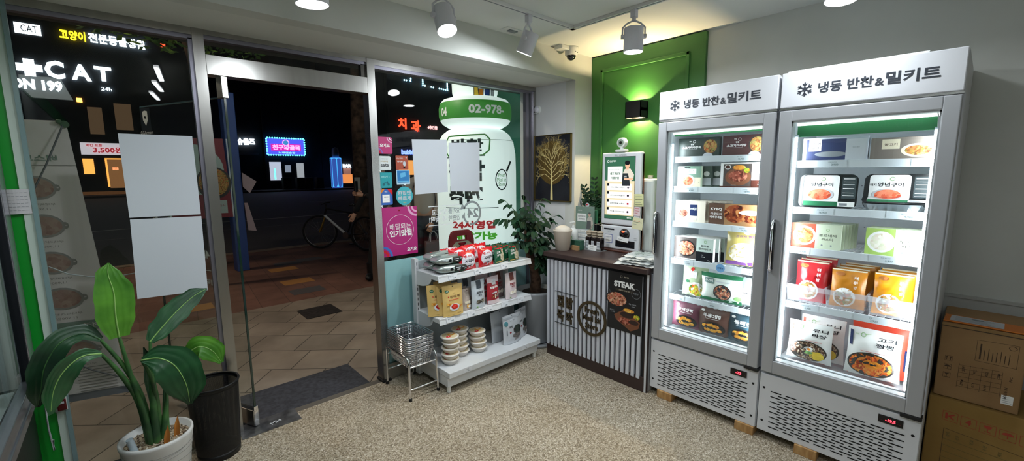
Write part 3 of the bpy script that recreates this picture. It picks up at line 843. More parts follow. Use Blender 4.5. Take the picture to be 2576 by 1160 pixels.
o = bag('frozen_food_bag', .215, .225, .07, M('bag_yellow', H('e3cf7a'), .25), [('r', .02, .02, .98, .12, PRINT_V), ('e', .5, .36, .42, .3, F_DUMP, .26), ('p', [(.3,.08),(.95,.08),(.95,.22),(.6,.16)], PRINT_V), ('t', .52, .78, .07, '프렌치 멜팅', PRINT_V, .01, .5), ('e', .55, .87, .08, .05, PRINT_W, .04)], crimp=1, gusset=False, wr=.01, seed=3)
place(o, 1.02, .93, 'crumpled yellow bag with purple print on the fourth shelf', 'food bag', rz=.08, tilt=-.1, dx=.03)
# ---- fifth shelf
o = bag('frozen_food_bag', .165, .20, .05, M('bag_sage', H('a9ba98'), .4), [('r', .3, .6, .62, .8, PRINT_W), ('e', .25, .48, .08, .08, PRINT_G, .05), ('e', .62, .24, .34, .3, PRINT_W, .24), ('e', .62, .22, .30, .28, F_VEG, .2), ('t', .47, .82, .07, '볶음밥', PRINT_W, .02), ('e', .42, .88, .07, .07, F_RED, .06)], crimp=1, gusset=False, seed=4)
place(o, 1.278, .69, 'sage rice bag leaning at the left of the fifth shelf', 'food bag', tilt=-.06, dx=.03)
gw = M('bag_green_white', H('dfe8e0'), .3)
o = bag('frozen_food_bag', .245, .175, .07, gw, [('r', 0, 0, 1, .12, PRINT_G), ('r', .0, .86, 1, 1, PRINT_G), ('r', .1, .66, .36, .84, M('tag_greygreen', H('5f7a74'), .5)), ('t', .23, .75, .08, '우거지', PRINT_W, .02, .2), ('e', .57, .38, .22, .2, M('pot_dark', H('2a2c30'), .4), .28), ('e', .57, .38, .195, .2, F_STEW, .25), ('r', .40, .73, .74, .76, PRINT_LG), ('e', .92, .22, .08, .08, PRINT_LGN, .08)], crimp=1, gusset=False, wr=.008, seed=5)
place(o, 1.150, .69, 'green and white stew bag in the middle of the fifth shelf', 'food bag', rz=.05, dx=.02)
o = bag('frozen_food_bag', .135, .17, .05, M('bag_clear_grey', H('b8c4c0'), .25), [('r', .1, .06, .98, .62, PRINT_W), ('r', .25, .45, .9, .47, PRINT_K), ('r', .25, .36, .9, .375, PRINT_GY), ('r', .6, .08, .9, .16, PRINT_K)], crimp=1, gusset=False, seed=6)
place(o, .945, .69, 'pale grey bag with a plain white label at the right of the fifth shelf', 'food bag', dx=.05, tilt=-.12)
# ---- bottom shelf
bn = [('frozen_food_bag', M('bag_plum', H('6b3a4c'), .4), '오색산적', F_FRY, .20, 1.322, 'plum purple bag of skewers at the left of the bottom shelf', .165, 0),
      ('frozen_food_bag', M('bag_cocoa', H('4f352e'), .4), '미니동그랑땡', F_FRY, .215, 1.160, 'dark brown bag of meat patties in the middle of the bottom shelf', .165, 0),
      ('frozen_food_bag', M('bag_teal_navy', H('27424e'), .4), '동태전', F_FRY, .20, .975, 'dark teal bag of fish patties at the right of the bottom shelf', .165, 0)]
for i, (nm, mt, tx, fd, w, y, lb, h, dx) in enumerate(bn):
    o = bag(nm, w, h, .05, mt, [('t', .48, .74, .14, tx, PRINT_W, .03, .5), ('r', .3, .62, .7, .63, PRINT_W), ('e', .52, .28, .36, .3, M('plate_dark', H('1f1f22'), .3), .24),
        ('e', .30, .34, .10, .1, fd, .07), ('e', .45, .40, .10, .1, fd, .07), ('e', .62, .36, .10, .1, fd, .07), ('e', .36, .20, .10, .1, fd, .07), ('e', .54, .18, .10, .1, fd, .07), ('e', .70, .22, .09, .1, fd, .06), ('e', .2, .9, .06, .05, PRINT_W, .04)], gusset=False, crimp=1, wr=.006, seed=10+i)
    place(o, y, .478, lb, 'food bag', tilt=-.05, dx=.0)
tag(P().ell(fX(0, 0, 0), 0, 0, .026, .026, M('sticker_sky_blue', H('7fb4e6'), .5), 0).text(fX(0,0,0), 0, 0, .012, '신메뉴', PRINT_N, .01, e=.001).build('round_sticker', loc=(FX+.088, 1.019, .912)), 'round light blue sticker on the fourth shelf edge of the left freezer', 'sticker')

# ---- right freezer, top shelf
o = carton('frozen_meal_box', .265, .115, .035, M('box_blue_white', H('cfd6e2'), .5), [('r', .06, .0, .68, .93, M('sea_navy', H('25305c'), .5)), ('r', .10, .42, .30, .93, PRINT_W), ('t', .20, .74, .12, '고등어', PRINT_K, .0, .16), ('t', .20, .55, .12, '구이', PRINT_K, .0, .12), ('e', .45, .28, .25, .1, PRINT_GY, .12), ('r', .68, .0, .98, .90, PRINT_LG), ('t', .83, .55, .05, '맛있는집밥', PRINT_GY)], M('box_blue_white'))
place(o, .652, 1.538, 'white and navy grilled mackerel box on the top shelf of the right freezer', 'food box')
o = carton('frozen_meal_box', .225, .10, .035, M('box_taupe', H('7d746c'), .5), [('r', .18, .48, .46, .92, PRINT_C), ('t', .32, .68, .12, '불고기', PRINT_BR, .01, .2), ('e', .74, .40, .26, .2, PRINT_C, .3), ('e', .74, .40, .2, .2, F_BEEF, .22)], M('box_taupe'))
place(o, .378, 1.538, 'taupe box with round plate picture on the top shelf of the right freezer', 'food box')
# ---- second shelf: trays
def tray(nm):
    p = P(); w, h, d = .245, .17, .045
    blk = M('tray_black', H('17191b'), .3)
    def rr(w0, h0, cx, cz, r):
        o_ = []
        for (sx, sz, a0) in ((1,1,0),(-1,1,PI/2),(-1,-1,PI),(1,-1,1.5*PI)):
            for k in range(6):
                a = a0+k*PI/10; o_.append((cx+sx*(w0/2-r)+r*math.cos(a), cz+sz*(h0/2-r)+r*math.sin(a)))
        return o_
    A = rr(w, h, w/2, h/2, .03); B = rr(w*.86, h*.82, w/2, h/2, .025); n_ = len(A)
    vs = [(x, 0, z) for x, z in A]+[(x, d, z) for x, z in B]
    p.add(vs, [list(range(n_)), [n_+i for i in range(n_)][::-1]]+[(i, i+n_, (i+1) % n_+n_, (i+1) % n_) for i in range(n_)], blk)
    fr = frame((0,0,0), (1,0,0), (0,0,1))
    A2 = rr(w*1.0, h*1.0, w/2, h/2, .03)
    p.ring(fr, w/2, h/2, .001, .001, .0005, blk)
    lab = [(x, z) for x, z in rr(.15, .155, .095, .088, .014)]
    p.poly(fr, lab, PRINT_W, .0003)
    deco(p, fr, w, h, [('r', .09, .06, .69, .2, PRINT_G), ('o', .42, .86, .04, .04, .009, PRINT_LGN), ('t', .40, .70, .115, '양념구이', PRINT_K, .02, .38), ('t', .14, .69, .07, '돼지', PRINT_K, .01, .1),
        ('e', .37, .40, .24, .2, PRINT_LG, .19), ('e', .37, .40, .20, .2, F_MEAT, .16), ('r', .74, .30, .97, .92, M('tray_label_grey', H('3a4548'), .4)),
        ('r', .76, .86, .94, .88, PRINT_W), ('r', .76, .78, .94, .79, PRINT_W), ('r', .76, .70, .94, .71, PRINT_W), ('r', .76, .58, .94, .60, PRINT_W), ('r', .76, .46, .94, .47, PRINT_W), ('r', .76, .38, .94, .39, PRINT_W),
        ('r', .69, .06, .97, .2, PRINT_W), ('r', .72, .09, .85, .16, PRINT_GY)])
    return p.build(nm)
o = tray('meat_tray'); place(o, .655, 1.30, 'black marinated pork tray standing upright on the second shelf of the right freezer', 'food tray', tilt=-.05)
o2 = o.copy(); COL.objects.link(o2); place(o2, .398, 1.302, 'marinated pork tray standing upright behind the tray that lies flat', 'food tray', tilt=-.12, dx=.06)
o3 = o.copy(); COL.objects.link(o3); place(o3, .398, 1.335, 'marinated pork tray lying almost flat on the second shelf of the right freezer', 'food tray', tilt=-1.12, dx=.012)
o4 = P(); alu = M('foil_tray', H('9aa2a6'), .3, .8)
o4.T = I()
vs = []; nn = 40
for i in range(nn):
    a = 2*PI*i/nn; ca, sa = math.cos(a), math.sin(a); q = (abs(ca)**4+abs(sa)**4)**-.25; rip = 1+(.02 if i % 2 else 0)
    vs += [(.12+.115*ca*q*rip, .08+.075*sa*q*rip, .032), (.12+.10*ca*q*rip, .08+.062*sa*q*rip, 0)]
o4.add(vs, [(2*i, 2*i+1, (2*i+3) % (2*nn), (2*i+2) % (2*nn)) for i in range(nn)]+[[2*i+1 for i in range(nn)]], alu)
o4 = o4.build('foil_tray'); o4.location = (FRX, .398, 1.298); o4.rotation_euler = (0, 0, -PI/2)
tag(o4, 'rippled foil tray under the flat-lying meat tray', 'food tray')
# ---- third shelf: pasta boxes
def pasta(c1, c2, fd, t1, w, s=1):
    return carton('pasta_box', w, .127, .022, c2, [('r', 0, 0, .5, 1, c1), ('e', .27, .5, .24, .2, PRINT_W, .40), ('e', .27, .5, .19, .2, fd, .32), ('r', .5, 0, 1, 1, c2), ('o', .74, .78, .035, .035, .008, PRINT_LGN), ('t', .74, .56, .11, t1, PRINT_K, .0, .34), ('t', .74, .40, .11, '파스타', PRINT_K, .0, .24), ('e', .64, .16, .02, .02, PRINT_GY, .03), ('e', .82, .16, .02, .02, PRINT_GY, .03)], c2)
pc = M('box_pale_sage', H('cdd8bf'), .5)
o = pasta(M('box_coral', H('c9543c'), .5), pc, F_PASTA, '볼로네제', .215); place(o, .672, 1.088, 'coral and sage pasta box at the front of its row', 'food box')
row(o, .672, 1.088, 6, .028, 'coral pasta box counted from the front of its row', 'coral pasta boxes queued on the third shelf', dy=-.008)
o = pasta(M('box_lime', H('a9c86a'), .5), M('box_pale_lime', H('dfe8cc'), .5), F_CREAM, '까르보나라', .215); place(o, .362, 1.088, 'lime green cream pasta box at the front of its row', 'food box')
row(o, .362, 1.088, 4, .028, 'lime green pasta box counted from the front of its row', 'lime pasta boxes queued on the third shelf', dy=-.003)
# ---- fourth shelf: bins with bags
clear = film_mat('clear_bin_plastic', H('e8ecf4'), .27, .12)
def bin_(w):
    p = P(); h = .095; t = .003; D_ = .30; k = .85
    def wall(a, b_, c, d_): p.add([a, b_, c, d_], [(0,1,2,3)], clear)
    p.add([(0,0,h),(w,0,h),(w*.96,.02,0),(w*.04,.02,0)], [(0,1,2,3)], clear)
    p.add([(0,0,h),(w*.04,.02,0),(w*.04,D_-.02,0),(0,D_,h)], [(0,1,2,3)], clear)
    p.add([(w,0,h),(w,D_,h),(w*.96,D_-.02,0),(w*.96,.02,0)], [(0,1,2,3)], clear)
    p.add([(w*.04,.02,0),(w*.96,.02,0),(w*.96,D_-.02,0),(w*.04,D_-.02,0)], [(0,1,2,3)], clear)
    p.box(-.002,-.006,h-.025,w+.002,-.001,h,clear).box(-.003,-.004,h-.004,.0,D_,h,clear).box(w,-.004,h-.004,w+.003,D_,h,clear)
    return p.build('storage_bin')
for (y, w, lb) in ((.676, .17, 'clear plastic bin with red bags, leftmost on the fourth shelf'), (.500, .165, 'clear plastic bin with mustard bags in the middle of the fourth shelf'), (.327, .17, 'clear plastic bin with yellow-orange bags, rightmost on the fourth shelf')):
    lb = lb.replace('fifth', 'fourth')
    place(bin_(w), y, .789, lb, 'bin', dx=-.012)
def ricebag(col, tx, sd, w=.145, h=.20):
    return bag('frozen_food_bag', w, h, .045, col, [('e', .42, .28, .33, .3, PRINT_W, .24), ('e', .42, .28, .28, .3, F_BEEF, .2), ('t', .72, .80, .09, tx, PRINT_W, .02, .12), ('t', .72, .68, .09, tx[::-1], PRINT_W, .02, .12), ('t', .72, .56, .08, '밥', PRINT_W, .02), ('e', .25, .88, .14, .1, M('mark_shade', H('b06a2c'), .5), .05)], gusset=False, wr=.010, seed=sd, seal=PRINT_C)
red = M('bag_red', H('c8272e'), .3); mus = M('bag_mustard', H('c98224'), .3); yo = M('bag_yellow_orange', H('eb9a1c'), .3)
for (mt, tx, y0_, sd, nm, hh) in ((red, '떡볶', .645, 20, 'red', .215), (mus, '카레', .488, 30, 'mustard', .195), (yo, '볶음', .318, 40, 'yellow-orange', .20)):
    for k in range(3 if nm != 'mustard' else 4):
        o = ricebag(mt, tx, sd+k, .145, hh-.006*k)
        place(o, y0_-.012*k+(.01 if k else 0), .795+.010*k, 'front '+nm+' food bag standing in its clear bin' if k == 0 else ORD[k]+' '+nm+' food bag in its clear bin, counted from the front', 'food bag', None if k == 0 else nm+' bags behind the front one', dx=.03+.052*k, rz=(.04, -.08, .06, -.1)[k], tilt=-.10)
# ---- bottom shelf: two noodle kits
def kit(t1, t2, fd, egg, w, h, sd, edge):
    it = [('r', .04, .62, .10, .93, edge), ('o', .30, .87, .05, .05, .012, PRINT_LGN), ('t', .18, .87, .03, '집밥', PRINT_LGN, .0), ('p', [(.34,.885),(.44,.91),(.44,.92),(.33,.895)], PRINT_LGN), ('t', .74, .84, .085, t1, PRINT_K, .02, .34), ('t', .72, .72, .085, t2, PRINT_K, .02, .34), ('r', .28, .555, .8, .562, F_RED),
          ('e', .48, .28, .44, .3, M('bowl_dark', H('2c2622'), .35), .26), ('e', .48, .28, .40, .3, fd, .235)]
    if egg: it += [('e', .70, .20, .16, .16, PRINT_Y, .12), ('e', .52, .34, .11, .1, PRINT_W, .07), ('e', .52, .345, .05, .05, PRINT_O, .03), ('e', .50, .255, .12, .1, PRINT_LGN, .04)]
    else: it += [('e', .52, .30, .18, .16, PRINT_O, .09), ('e', .52, .30, .04, .1, PRINT_K, .02)]
    return bag('noodle_kit_bag', w, h, .06, PRINT_W, it, back=M('kit_side_red', H('d43a26'), .4), gusset=False, wr=.006, seed=sd, top_w=.96)
o = kit('유니', '짜장', F_JJAJANG, True, .205, .21, 50, M('kit_salmon', H('e0705a'), .5)); place(o, .650, .478, 'white black-bean noodle bag with an egg picture at the front of the bottom shelf', 'food bag', dx=-.005, tilt=-.04)
o = kit('유니', '짜장', F_JJAJANG, True, .205, .235, 51, M('kit_salmon')); place(o, .610, .478, 'white black-bean noodle bag peeking out behind the one with the egg picture', 'food bag', dx=.055, tilt=-.04)
bgk = M('kit_red', H('d8452a'), .4)
o = kit('고기', '짬뽕', F_NOODLE, False, .215, .24, 52, PRINT_N); place(o, .395, .478, 'white spicy noodle bag with large red bowl picture on the bottom shelf', 'food bag', dx=-.005, tilt=-.04)
o = bag('noodle_kit_bag', .235, .255, .05, bgk, [('r', .9, .2, .97, .6, PRINT_N)], gusset=False, seed=53); place(o, .385, .478, 'plain red side of the noodle bag behind the spicy noodle bag', 'food bag', dx=.055, tilt=-.04)
# ================================================================== shelf rack by the window
gw_ = M('rack_white', H('dadde0'), .4); gback = M('rack_back_grey', H('a9b3b6'), .5)
GX0, GX1 = 1.515, 2.385
r = thing('display_shelf', 'white metal shelf rack with three tiers below the right shop window', 'shelf', (0, 0, 0))
p = P().box(GX0, 2.735, .02, GX1, 2.745, .86, gback)
p.build('back_panel', r)
for x in (GX0-.012, GX1-.018):
    u = P().box(x, 2.685, .02, x+.03, 2.735, .885, gw_, .002)
    ff = fY(x+.013, 2.6848, 0)
    for k in range(22): u.rect(ff, 0, .06+k*.037, .005, .06+k*.037+.022, PRINT_K, .0006)
    u.build('upright', r)
b = P().box(GX0, 2.325, .045, GX1, 2.735, .118, gw_, .003).box(GX0-.004, 2.295, .118, GX1+.004, 2.735, .158, gw_, .003)
b.build('base_shelf', r)
for x in (GX0+.02, GX1-.02): P().cyl((x, 2.345, 0), (x, 2.345, .045), .013, WHITE, .016).build('foot', r)
for k, (z, yf) in enumerate(((.508, 2.395), (.806, 2.395))):
    s = P()
    s.box(GX0+.003, yf+.004, z-.018, GX1-.003, 2.70, z, gw_, .002)
    s.add([(GX0-.002, yf-.003, z-.042), (GX1+.002, yf-.003, z-.042), (GX1+.002, yf+.008, z+.002), (GX0-.002, yf+.008, z+.002), (GX0-.002, yf+.003, z-.046), (GX1+.002, yf+.003, z-.046), (GX1+.002, yf+.014, z), (GX0-.002, yf+.014, z)],
          [(0,1,2,3), (4,7,6,5), (0,4,5,1), (3,2,6,7), (0,3,7,4), (1,5,6,2)], gw_)
    so = s.build('shelf', r)
    for x in (GX0, GX1-.003):
        pl = [(0, 0), (.29, 0), (.29, -.105), (.262, -.105)]
        for q in range(9):
            a = q/8*PI/2; pl.append((.262-.18*math.sin(a), -.105+.075*(1-math.cos(a))*1.0))
        pl.append((0, -.03))
        fr = frame((x+.0015, yf+.012, z-.002), (0,1,0), (0,0,1))
        P().prism(pl, fr, .003, gw_).build('side_bracket', so)
    ff = frame((0, yf+.002, z-.02), (1,0,0), (0,.24,1))
    tg = [[(1.60, '황태채', '4,000'), (1.78, '부각', '3,800'), (1.94, '부각', '3,800'), (2.10, '부각', '3,800'), (2.27, '부각', '3,800')], [(1.63, '묵밥 세트', '3,500'), (1.85, '사리면', '900'), (2.10, '사골', '2,500')]][k]
    for x, a, c_ in tg:
        t = P(); t.rect(ff, x-.035, -.018, x+.035, .016, M('rack_tag', H('e2e5ea'), .5), .0035)
        t.text(ff, x-.012, .006, .008, a, ink, .0, e=.0045); t.text(ff, x+.012, -.008, .009, c_, ink, .01, e=.0045)
        t.build('price_tag', so)
t = P(); ff = fY(0, 2.2945, .138)
for x in (1.66, 2.22): t.rect(ff, x-.035, -.014, x+.035, .014, M('rack_tag'), .001).text(ff, x, .004, .007, '영양죽', ink, .0, e=.002).text(ff, x+.01, -.007, .008, '1,800', ink, .01, e=.002)
t.build('price_tag', r)

def setdown(o, x, y, z, label, cat, group=None, rz=0, tilt=0):
    o.location = (x, y, z); o.rotation_euler = (tilt, 0, rz); return tag(o, label, cat, group)
# --- top tier
foil = M('foil_silver', H('a8b2ae'), .25, .6); blkp = M('packet_black', H('121814'), .3)
def packet(seed):
    """long silver and black pillow packet lying on its side, print to the viewer"""
    rnd = random.Random(seed); p = P(); L, D_, Hh = .245, .13, .058
    NA, NX = 24, 18
    def pos(u, a, e=0):
        s_ = min(1, (1-abs(2*u-1)**6)*1.02); hy = .55+.45*s_
        c_, n_ = math.cos(a), math.sin(a); q = (abs(c_)**3.2+abs(n_)**3.2)**(-1/3.2)
        y = D_/2-D_/2*hy*c_*q; z = Hh/2+Hh/2*(.12+.88*s_)*n_*q
        return (u*L, y-e*c_, max(z+e*n_, .0))
    W_ = [[(rnd.random()-.5)*.004 for _ in range(NA)] for _ in range(NX+1)]
    vs = [tuple(Vector(pos(i/NX, 2*PI*k/NA))+Vector((0, W_[i][k], abs(W_[i][k])*.6))) for i in range(NX+1) for k in range(NA)]
    fs = [(i*NA+k, (i+1)*NA+k, (i+1)*NA+(k+1) % NA, i*NA+(k+1) % NA) for i in range(NX) for k in range(NA)]
    p.add(vs, [f[::-1] for f in fs], foil, True); p.add(vs[:NA], [list(range(NA))], foil); p.add(vs[-NA:], [list(range(NA))[::-1]], foil)
    fr = lambda u, v, e=0: pos(u/L, (v/Hh-.5)*1.5, e+.003)
    p.rect(fr, .125, .004, .238, .056, blkp, 0, n=8, k=6)
    for k in range(2):
        u = .132+k*.052
        p.rect(fr, u, .036, u+.038, .041, PRINT_LG, .0006, n=3); p.rect(fr, u+.010, .020, u+.034, .026, PRINT_W, .0006, n=3)
    p.rect(fr, .17, -.004, .243, .008, PRINT_G, .0008, n=5); p.rect(fr, .125, -.004, .150, .006, PRINT_G, .0008, n=3)
    p.text(fr, .055, .030, .016, '묵밥', PRINT_GY, .01, e=.001); p.ell(fr, .100, .030, .012, .012, PRINT_K, .001)
    return p.build('food_packet')
pk = packet(1)
setdown(pk, 1.53, 2.415, .808, 'silver and black packet at the bottom of the left pile on the top tier', 'packet', None, rz=-.09)
for k, (dx, dy, dz, rz, lb) in enumerate(((-.004, .006, .059, -.02, 'silver and black packet on top of the front pile'), (.02, .13, .060, .05, 'silver and black packet on the upper layer behind the front one'), (.02, .135, .0, .03, 'silver packet lying at the foot of the rear pile'))):
    q = pk.copy(); COL.objects.link(q); setdown(q, 1.53+dx, 2.415+dy, .808+dz, lb, 'packet', None, rz)
ndr = M('noodle_bag_red', H('d21f2a'), .22)
nlab = M('label_lilac_white', H('e2dfe8'), .4)
def noodle(sd, w=.162, h=.138):
    return bag('noodle_bag', w, h, .05, ndr, [('e', .50, .48, .40, .3, nlab, .40), ('e', .50, .17, .34, .2, ndr, .06), ('t', .52, .48, .17, '사리면', PRINT_K, .035, .60), ('e', .30, .72, .075, .06, PRINT_R, .07), ('e', .325, .71, .045, .03, nlab, .035), ('t', .54, .74, .09, '농심', PRINT_R, .01, .22), ('p', [(.36,.27),(.52,.25),(.66,.31),(.55,.20),(.42,.19)], PRINT_K)], gusset=False, crimp=1, wr=.005, seed=sd)
nb = noodle(60)
setdown(nb, 1.700, 2.42, .806, 'red noodle bag standing at the front of the top tier next to the silver pile', 'noodle bag', rz=.10, tilt=-.08)
q = nb.copy(); COL.objects.link(q); setdown(q, 1.872, 2.42, .806, 'red noodle bag standing at the front of the top tier beside the rabbit packets', 'noodle bag', rz=.16, tilt=-.08)
for k, (x, y, z, rz, ti) in enumerate(((1.685, 2.50, .82, .0, -.25), (1.80, 2.50, .83, .1, -.25), (1.895, 2.50, .825, .2, -.2), (1.62, 2.57, .86, -.1, -1.15), (1.73, 2.57, .865, .1, -1.1))):
    q = nb.copy(); COL.objects.link(q); setdown(q, x, y, z, ('red noodle bag right behind the left front one', 'red noodle bag in the middle behind the two front ones', 'red noodle bag right behind the right front one', 'red noodle bag lying flattest behind the silver packets', 'red noodle bag lying flat at the back of the red pile')[k], 'noodle bag', 'red noodle bags behind the front two', rz=rz, tilt=ti)
grn = M('packet_green', H('1e5a3c'), .25)
def rabbit(sd):
    return bag('noodle_bag', .125, .125, .03, grn, [('e', .70, .36, .24, .2, M('noodle_nest', H('cfc6ac'), .5), .24), ('r', .60, .50, .67, .88, M('noodle_nest')), ('r', .72, .5, .79, .88, M('noodle_nest')), ('r', .62, .55, .65, .8, M('ear_pink', H('c8584a'), .5)), ('e', .70, .36, .07, .07, M('nest_dark', H('a89c80'), .5), .07), ('t', .32, .66, .13, '곱창', PRINT_W, .02, .36), ('t', .32, .50, .12, '당면', PRINT_W, .02, .34), ('r', .05, .88, .95, .93, PRINT_R), ('r', .1, .05, .9, .12, M('gold_line', H('b8a25a'), .4))], gusset=False, crimp=1, wr=.006, seed=sd)
rb = rabbit(70)
setdown(rb, 2.165, 2.42, .807, 'green packet with a noodle rabbit at the right end of the top tier', 'noodle bag', rz=.12, tilt=-.10)
q = rb.copy(); COL.objects.link(q); setdown(q, 2.035, 2.43, .807, 'green packet with a noodle rabbit between the red bag and the last packet', 'noodle bag', rz=.22, tilt=-.12)
for k, (x, y, ti) in enumerate(((2.155, 2.465, -.16), (2.135, 2.50, -.16), (2.12, 2.54, -.2), (2.02, 2.48, -.2), (2.00, 2.53, -.2))):
    q = rb.copy(); COL.objects.link(q); setdown(q, x, y, .809, ('green noodle packet first behind the right rabbit packet', 'green noodle packet second behind the right rabbit packet', 'green noodle packet third behind the right rabbit packet', 'green noodle packet first behind the left rabbit packet', 'green noodle packet second behind the left rabbit packet')[k], 'noodle bag', 'green packets behind the front two', rz=.2, tilt=ti)
# --- middle tier
yel = M('pouch_yellow', H('dfbd74'), .5)
hole = ('e', .5, .95, .022, .02, PRINT_K, .012)
def hwangtae(sd):
    return bag('snack_pouch', .165, .215, .04, yel, [hole, ('e', .20, .81, .085, .07, PRINT_G, .05), ('t', .20, .81, .03, '자연', PRINT_W, .01, .11), ('t', .56, .62, .09, '황태채', PRINT_BR, .0, .5), ('r', .22, .60, .25, .65, PRINT_R), ('t', .52, .73, .03, '고소한', PRINT_BR, .0), ('r', .25, .52, .78, .535, PRINT_R),
        ('e', .50, .28, .25, .16, M('plate_white', H('e6e8ec'), .3), .12), ('e', .50, .30, .17, .12, F_RED, .085), ('r', .15, .36, .34, .43, F_FRY), ('p', [(.68,.2),(.9,.3),(.92,.34),(.72,.25)], F_FRY), ('r', .62, .07, .9, .08, PRINT_BR), ('r', .15, .05, .5, .055, PRINT_BR)], wr=.005, seed=sd)
hw = hwangtae(80)
setdown(hw, 1.555, 2.415, .51, 'yellow dried fish pouch standing in front of the others', 'snack pouch', rz=-.02, tilt=-.05)
for (x, y, rz, ti, lb) in ((1.510, 2.46, -.15, -.10, 'yellow dried fish pouch second in the row, half hidden'), (1.455, 2.50, -.32, -.12, 'yellow dried fish pouch leaning at the far left of the row'), (1.55, 2.55, .12, -.10, 'yellow dried fish pouch at the back of the middle tier')):
    q = hw.copy(); COL.objects.link(q); setdown(q, x+.03, y, .51, lb, 'snack pouch', rz=rz, tilt=ti)
pb = M('pouch_beige', H('b9aaa0'), .5)
o = bag('snack_pouch', .085, .155, .03, pb, [('t', .5, .80, .04, '건강한', PRINT_BR, .0), ('e', .5, .9, .12, .05, PRINT_BR, .015), ('t', .4, .62, .03, '오징어', PRINT_W, .0), ('r', .35, .1, .75, .25, F_FRY), ('r', .15, .30, .8, .42, PRINT_C), ('e', .7, .16, .2, .2, PRINT_W, .07)], seed=84)
setdown(o, 1.735, 2.44, .51, 'small beige pouch right of the yellow pouches', 'snack pouch', rz=.15, tilt=-.05)
q = o.copy(); COL.objects.link(q); setdown(q, 1.738, 2.50, .51, 'small beige pouch behind its twin on the middle tier', 'snack pouch', rz=.05, tilt=-.05)
def bugak(base, strip, t1, ink_, fd, sd, w=.13, h=.205, low=None):
    it = [hole, ('r', .32, .70, .68, .99, strip), ('t', .5, .66, .025, '바삭한', ink_, .0), ('t', .52, .56, .085, t1, ink_, .03, .5), ('t', .52, .46, .07, '부각', ink_, .03, .28), ('r', .3, .40, .8, .403, ink_), ('e', .38, .24, .17, .1, fd, .07), ('e', .68, .25, .15, .1, fd, .08), ('e', .25, .06, .06, .05, PRINT_LGN, .02), ('r', .6, .04, .85, .045, ink_)]
    return bag('snack_pouch', w, h, .045, base, it, wr=.004, seed=sd)
slt = M('strip_slate', H('3c4650'), .5); pw = M('pouch_pale_blue', H('c4ced6'), .45)
o = bugak(pw, slt, '찹쌀김', M('ink_slate', H('2f3640'), .5), F_DARK, 90); setdown(o, 1.805, 2.42, .51, 'pale blue laver crisp pouch with a slate strip in front of its twin', 'snack pouch', rz=.10, tilt=-.04)
q = o.copy(); COL.objects.link(q); setdown(q, 1.765, 2.53, .51, 'pale blue laver crisp pouch standing behind and left of its twin', 'snack pouch', rz=.05, tilt=-.04)
o = bag('snack_pouch', .128, .205, .045, M('pouch_red', H('a52430'), .45), [hole, ('r', 0, .78, 1, 1, M('pouch_pinkish', H('d9c8cc'), .5)), ('r', .33, .70, .68, .90, PRINT_LG), ('t', .5, .80, .05, '부각', PRINT_GY, .0), ('t', .5, .60, .09, '찹쌀고추', PRINT_W, .04, .66), ('r', .3, .68, .75, .685, PRINT_W), ('e', .48, .40, .22, .1, PRINT_LG, .03), ('p', [(.2,.25),(.45,.38),(.5,.34),(.28,.22)], F_RIBS), ('p', [(.5,.22),(.75,.36),(.8,.30),(.6,.2)], F_DARK), ('r', .46, .18, .52, .34, PRINT_C), ('r', 0, 0, 1, .14, M('pouch_pinkish'))], seed=92)
setdown(o, 1.955, 2.43, .51, 'red and pale pink chilli crisp pouch in front', 'snack pouch', rz=.13, tilt=-.04)
q = o.copy(); COL.objects.link(q); setdown(q, 1.925, 2.53, .51, 'red and pale pink chilli crisp pouch hidden behind its twin', 'snack pouch', rz=.05, tilt=-.04)
pk_ = M('pouch_pale_pink', H('dacdd0'), .45)
o = bugak(pk_, M('strip_brown', H('6b3a34'), .5), '찹쌀연근', PRINT_DR, F_DUMP, 94); setdown(o, 2.14, 2.43, .51, 'pale pink lotus crisp pouch with brown strip at the middle tier right end', 'snack pouch', rz=.10, tilt=-.04)
dk = M('pouch_dark_pink', H('8a7a7c'), .5)
o2 = bugak(dk, M('strip_brown'), '찹쌀연근', PRINT_DR, F_DUMP, 95); setdown(o2, 2.08, 2.52, .51, 'dull pink crisp pouch behind the red and pale pink ones', 'snack pouch', rz=.1, tilt=-.04)
q = o2.copy(); COL.objects.link(q); setdown(q, 1.99, 2.60, .51, 'dull pink crisp pouch at the very back of the middle tier', 'snack pouch', rz=.0, tilt=-.04)
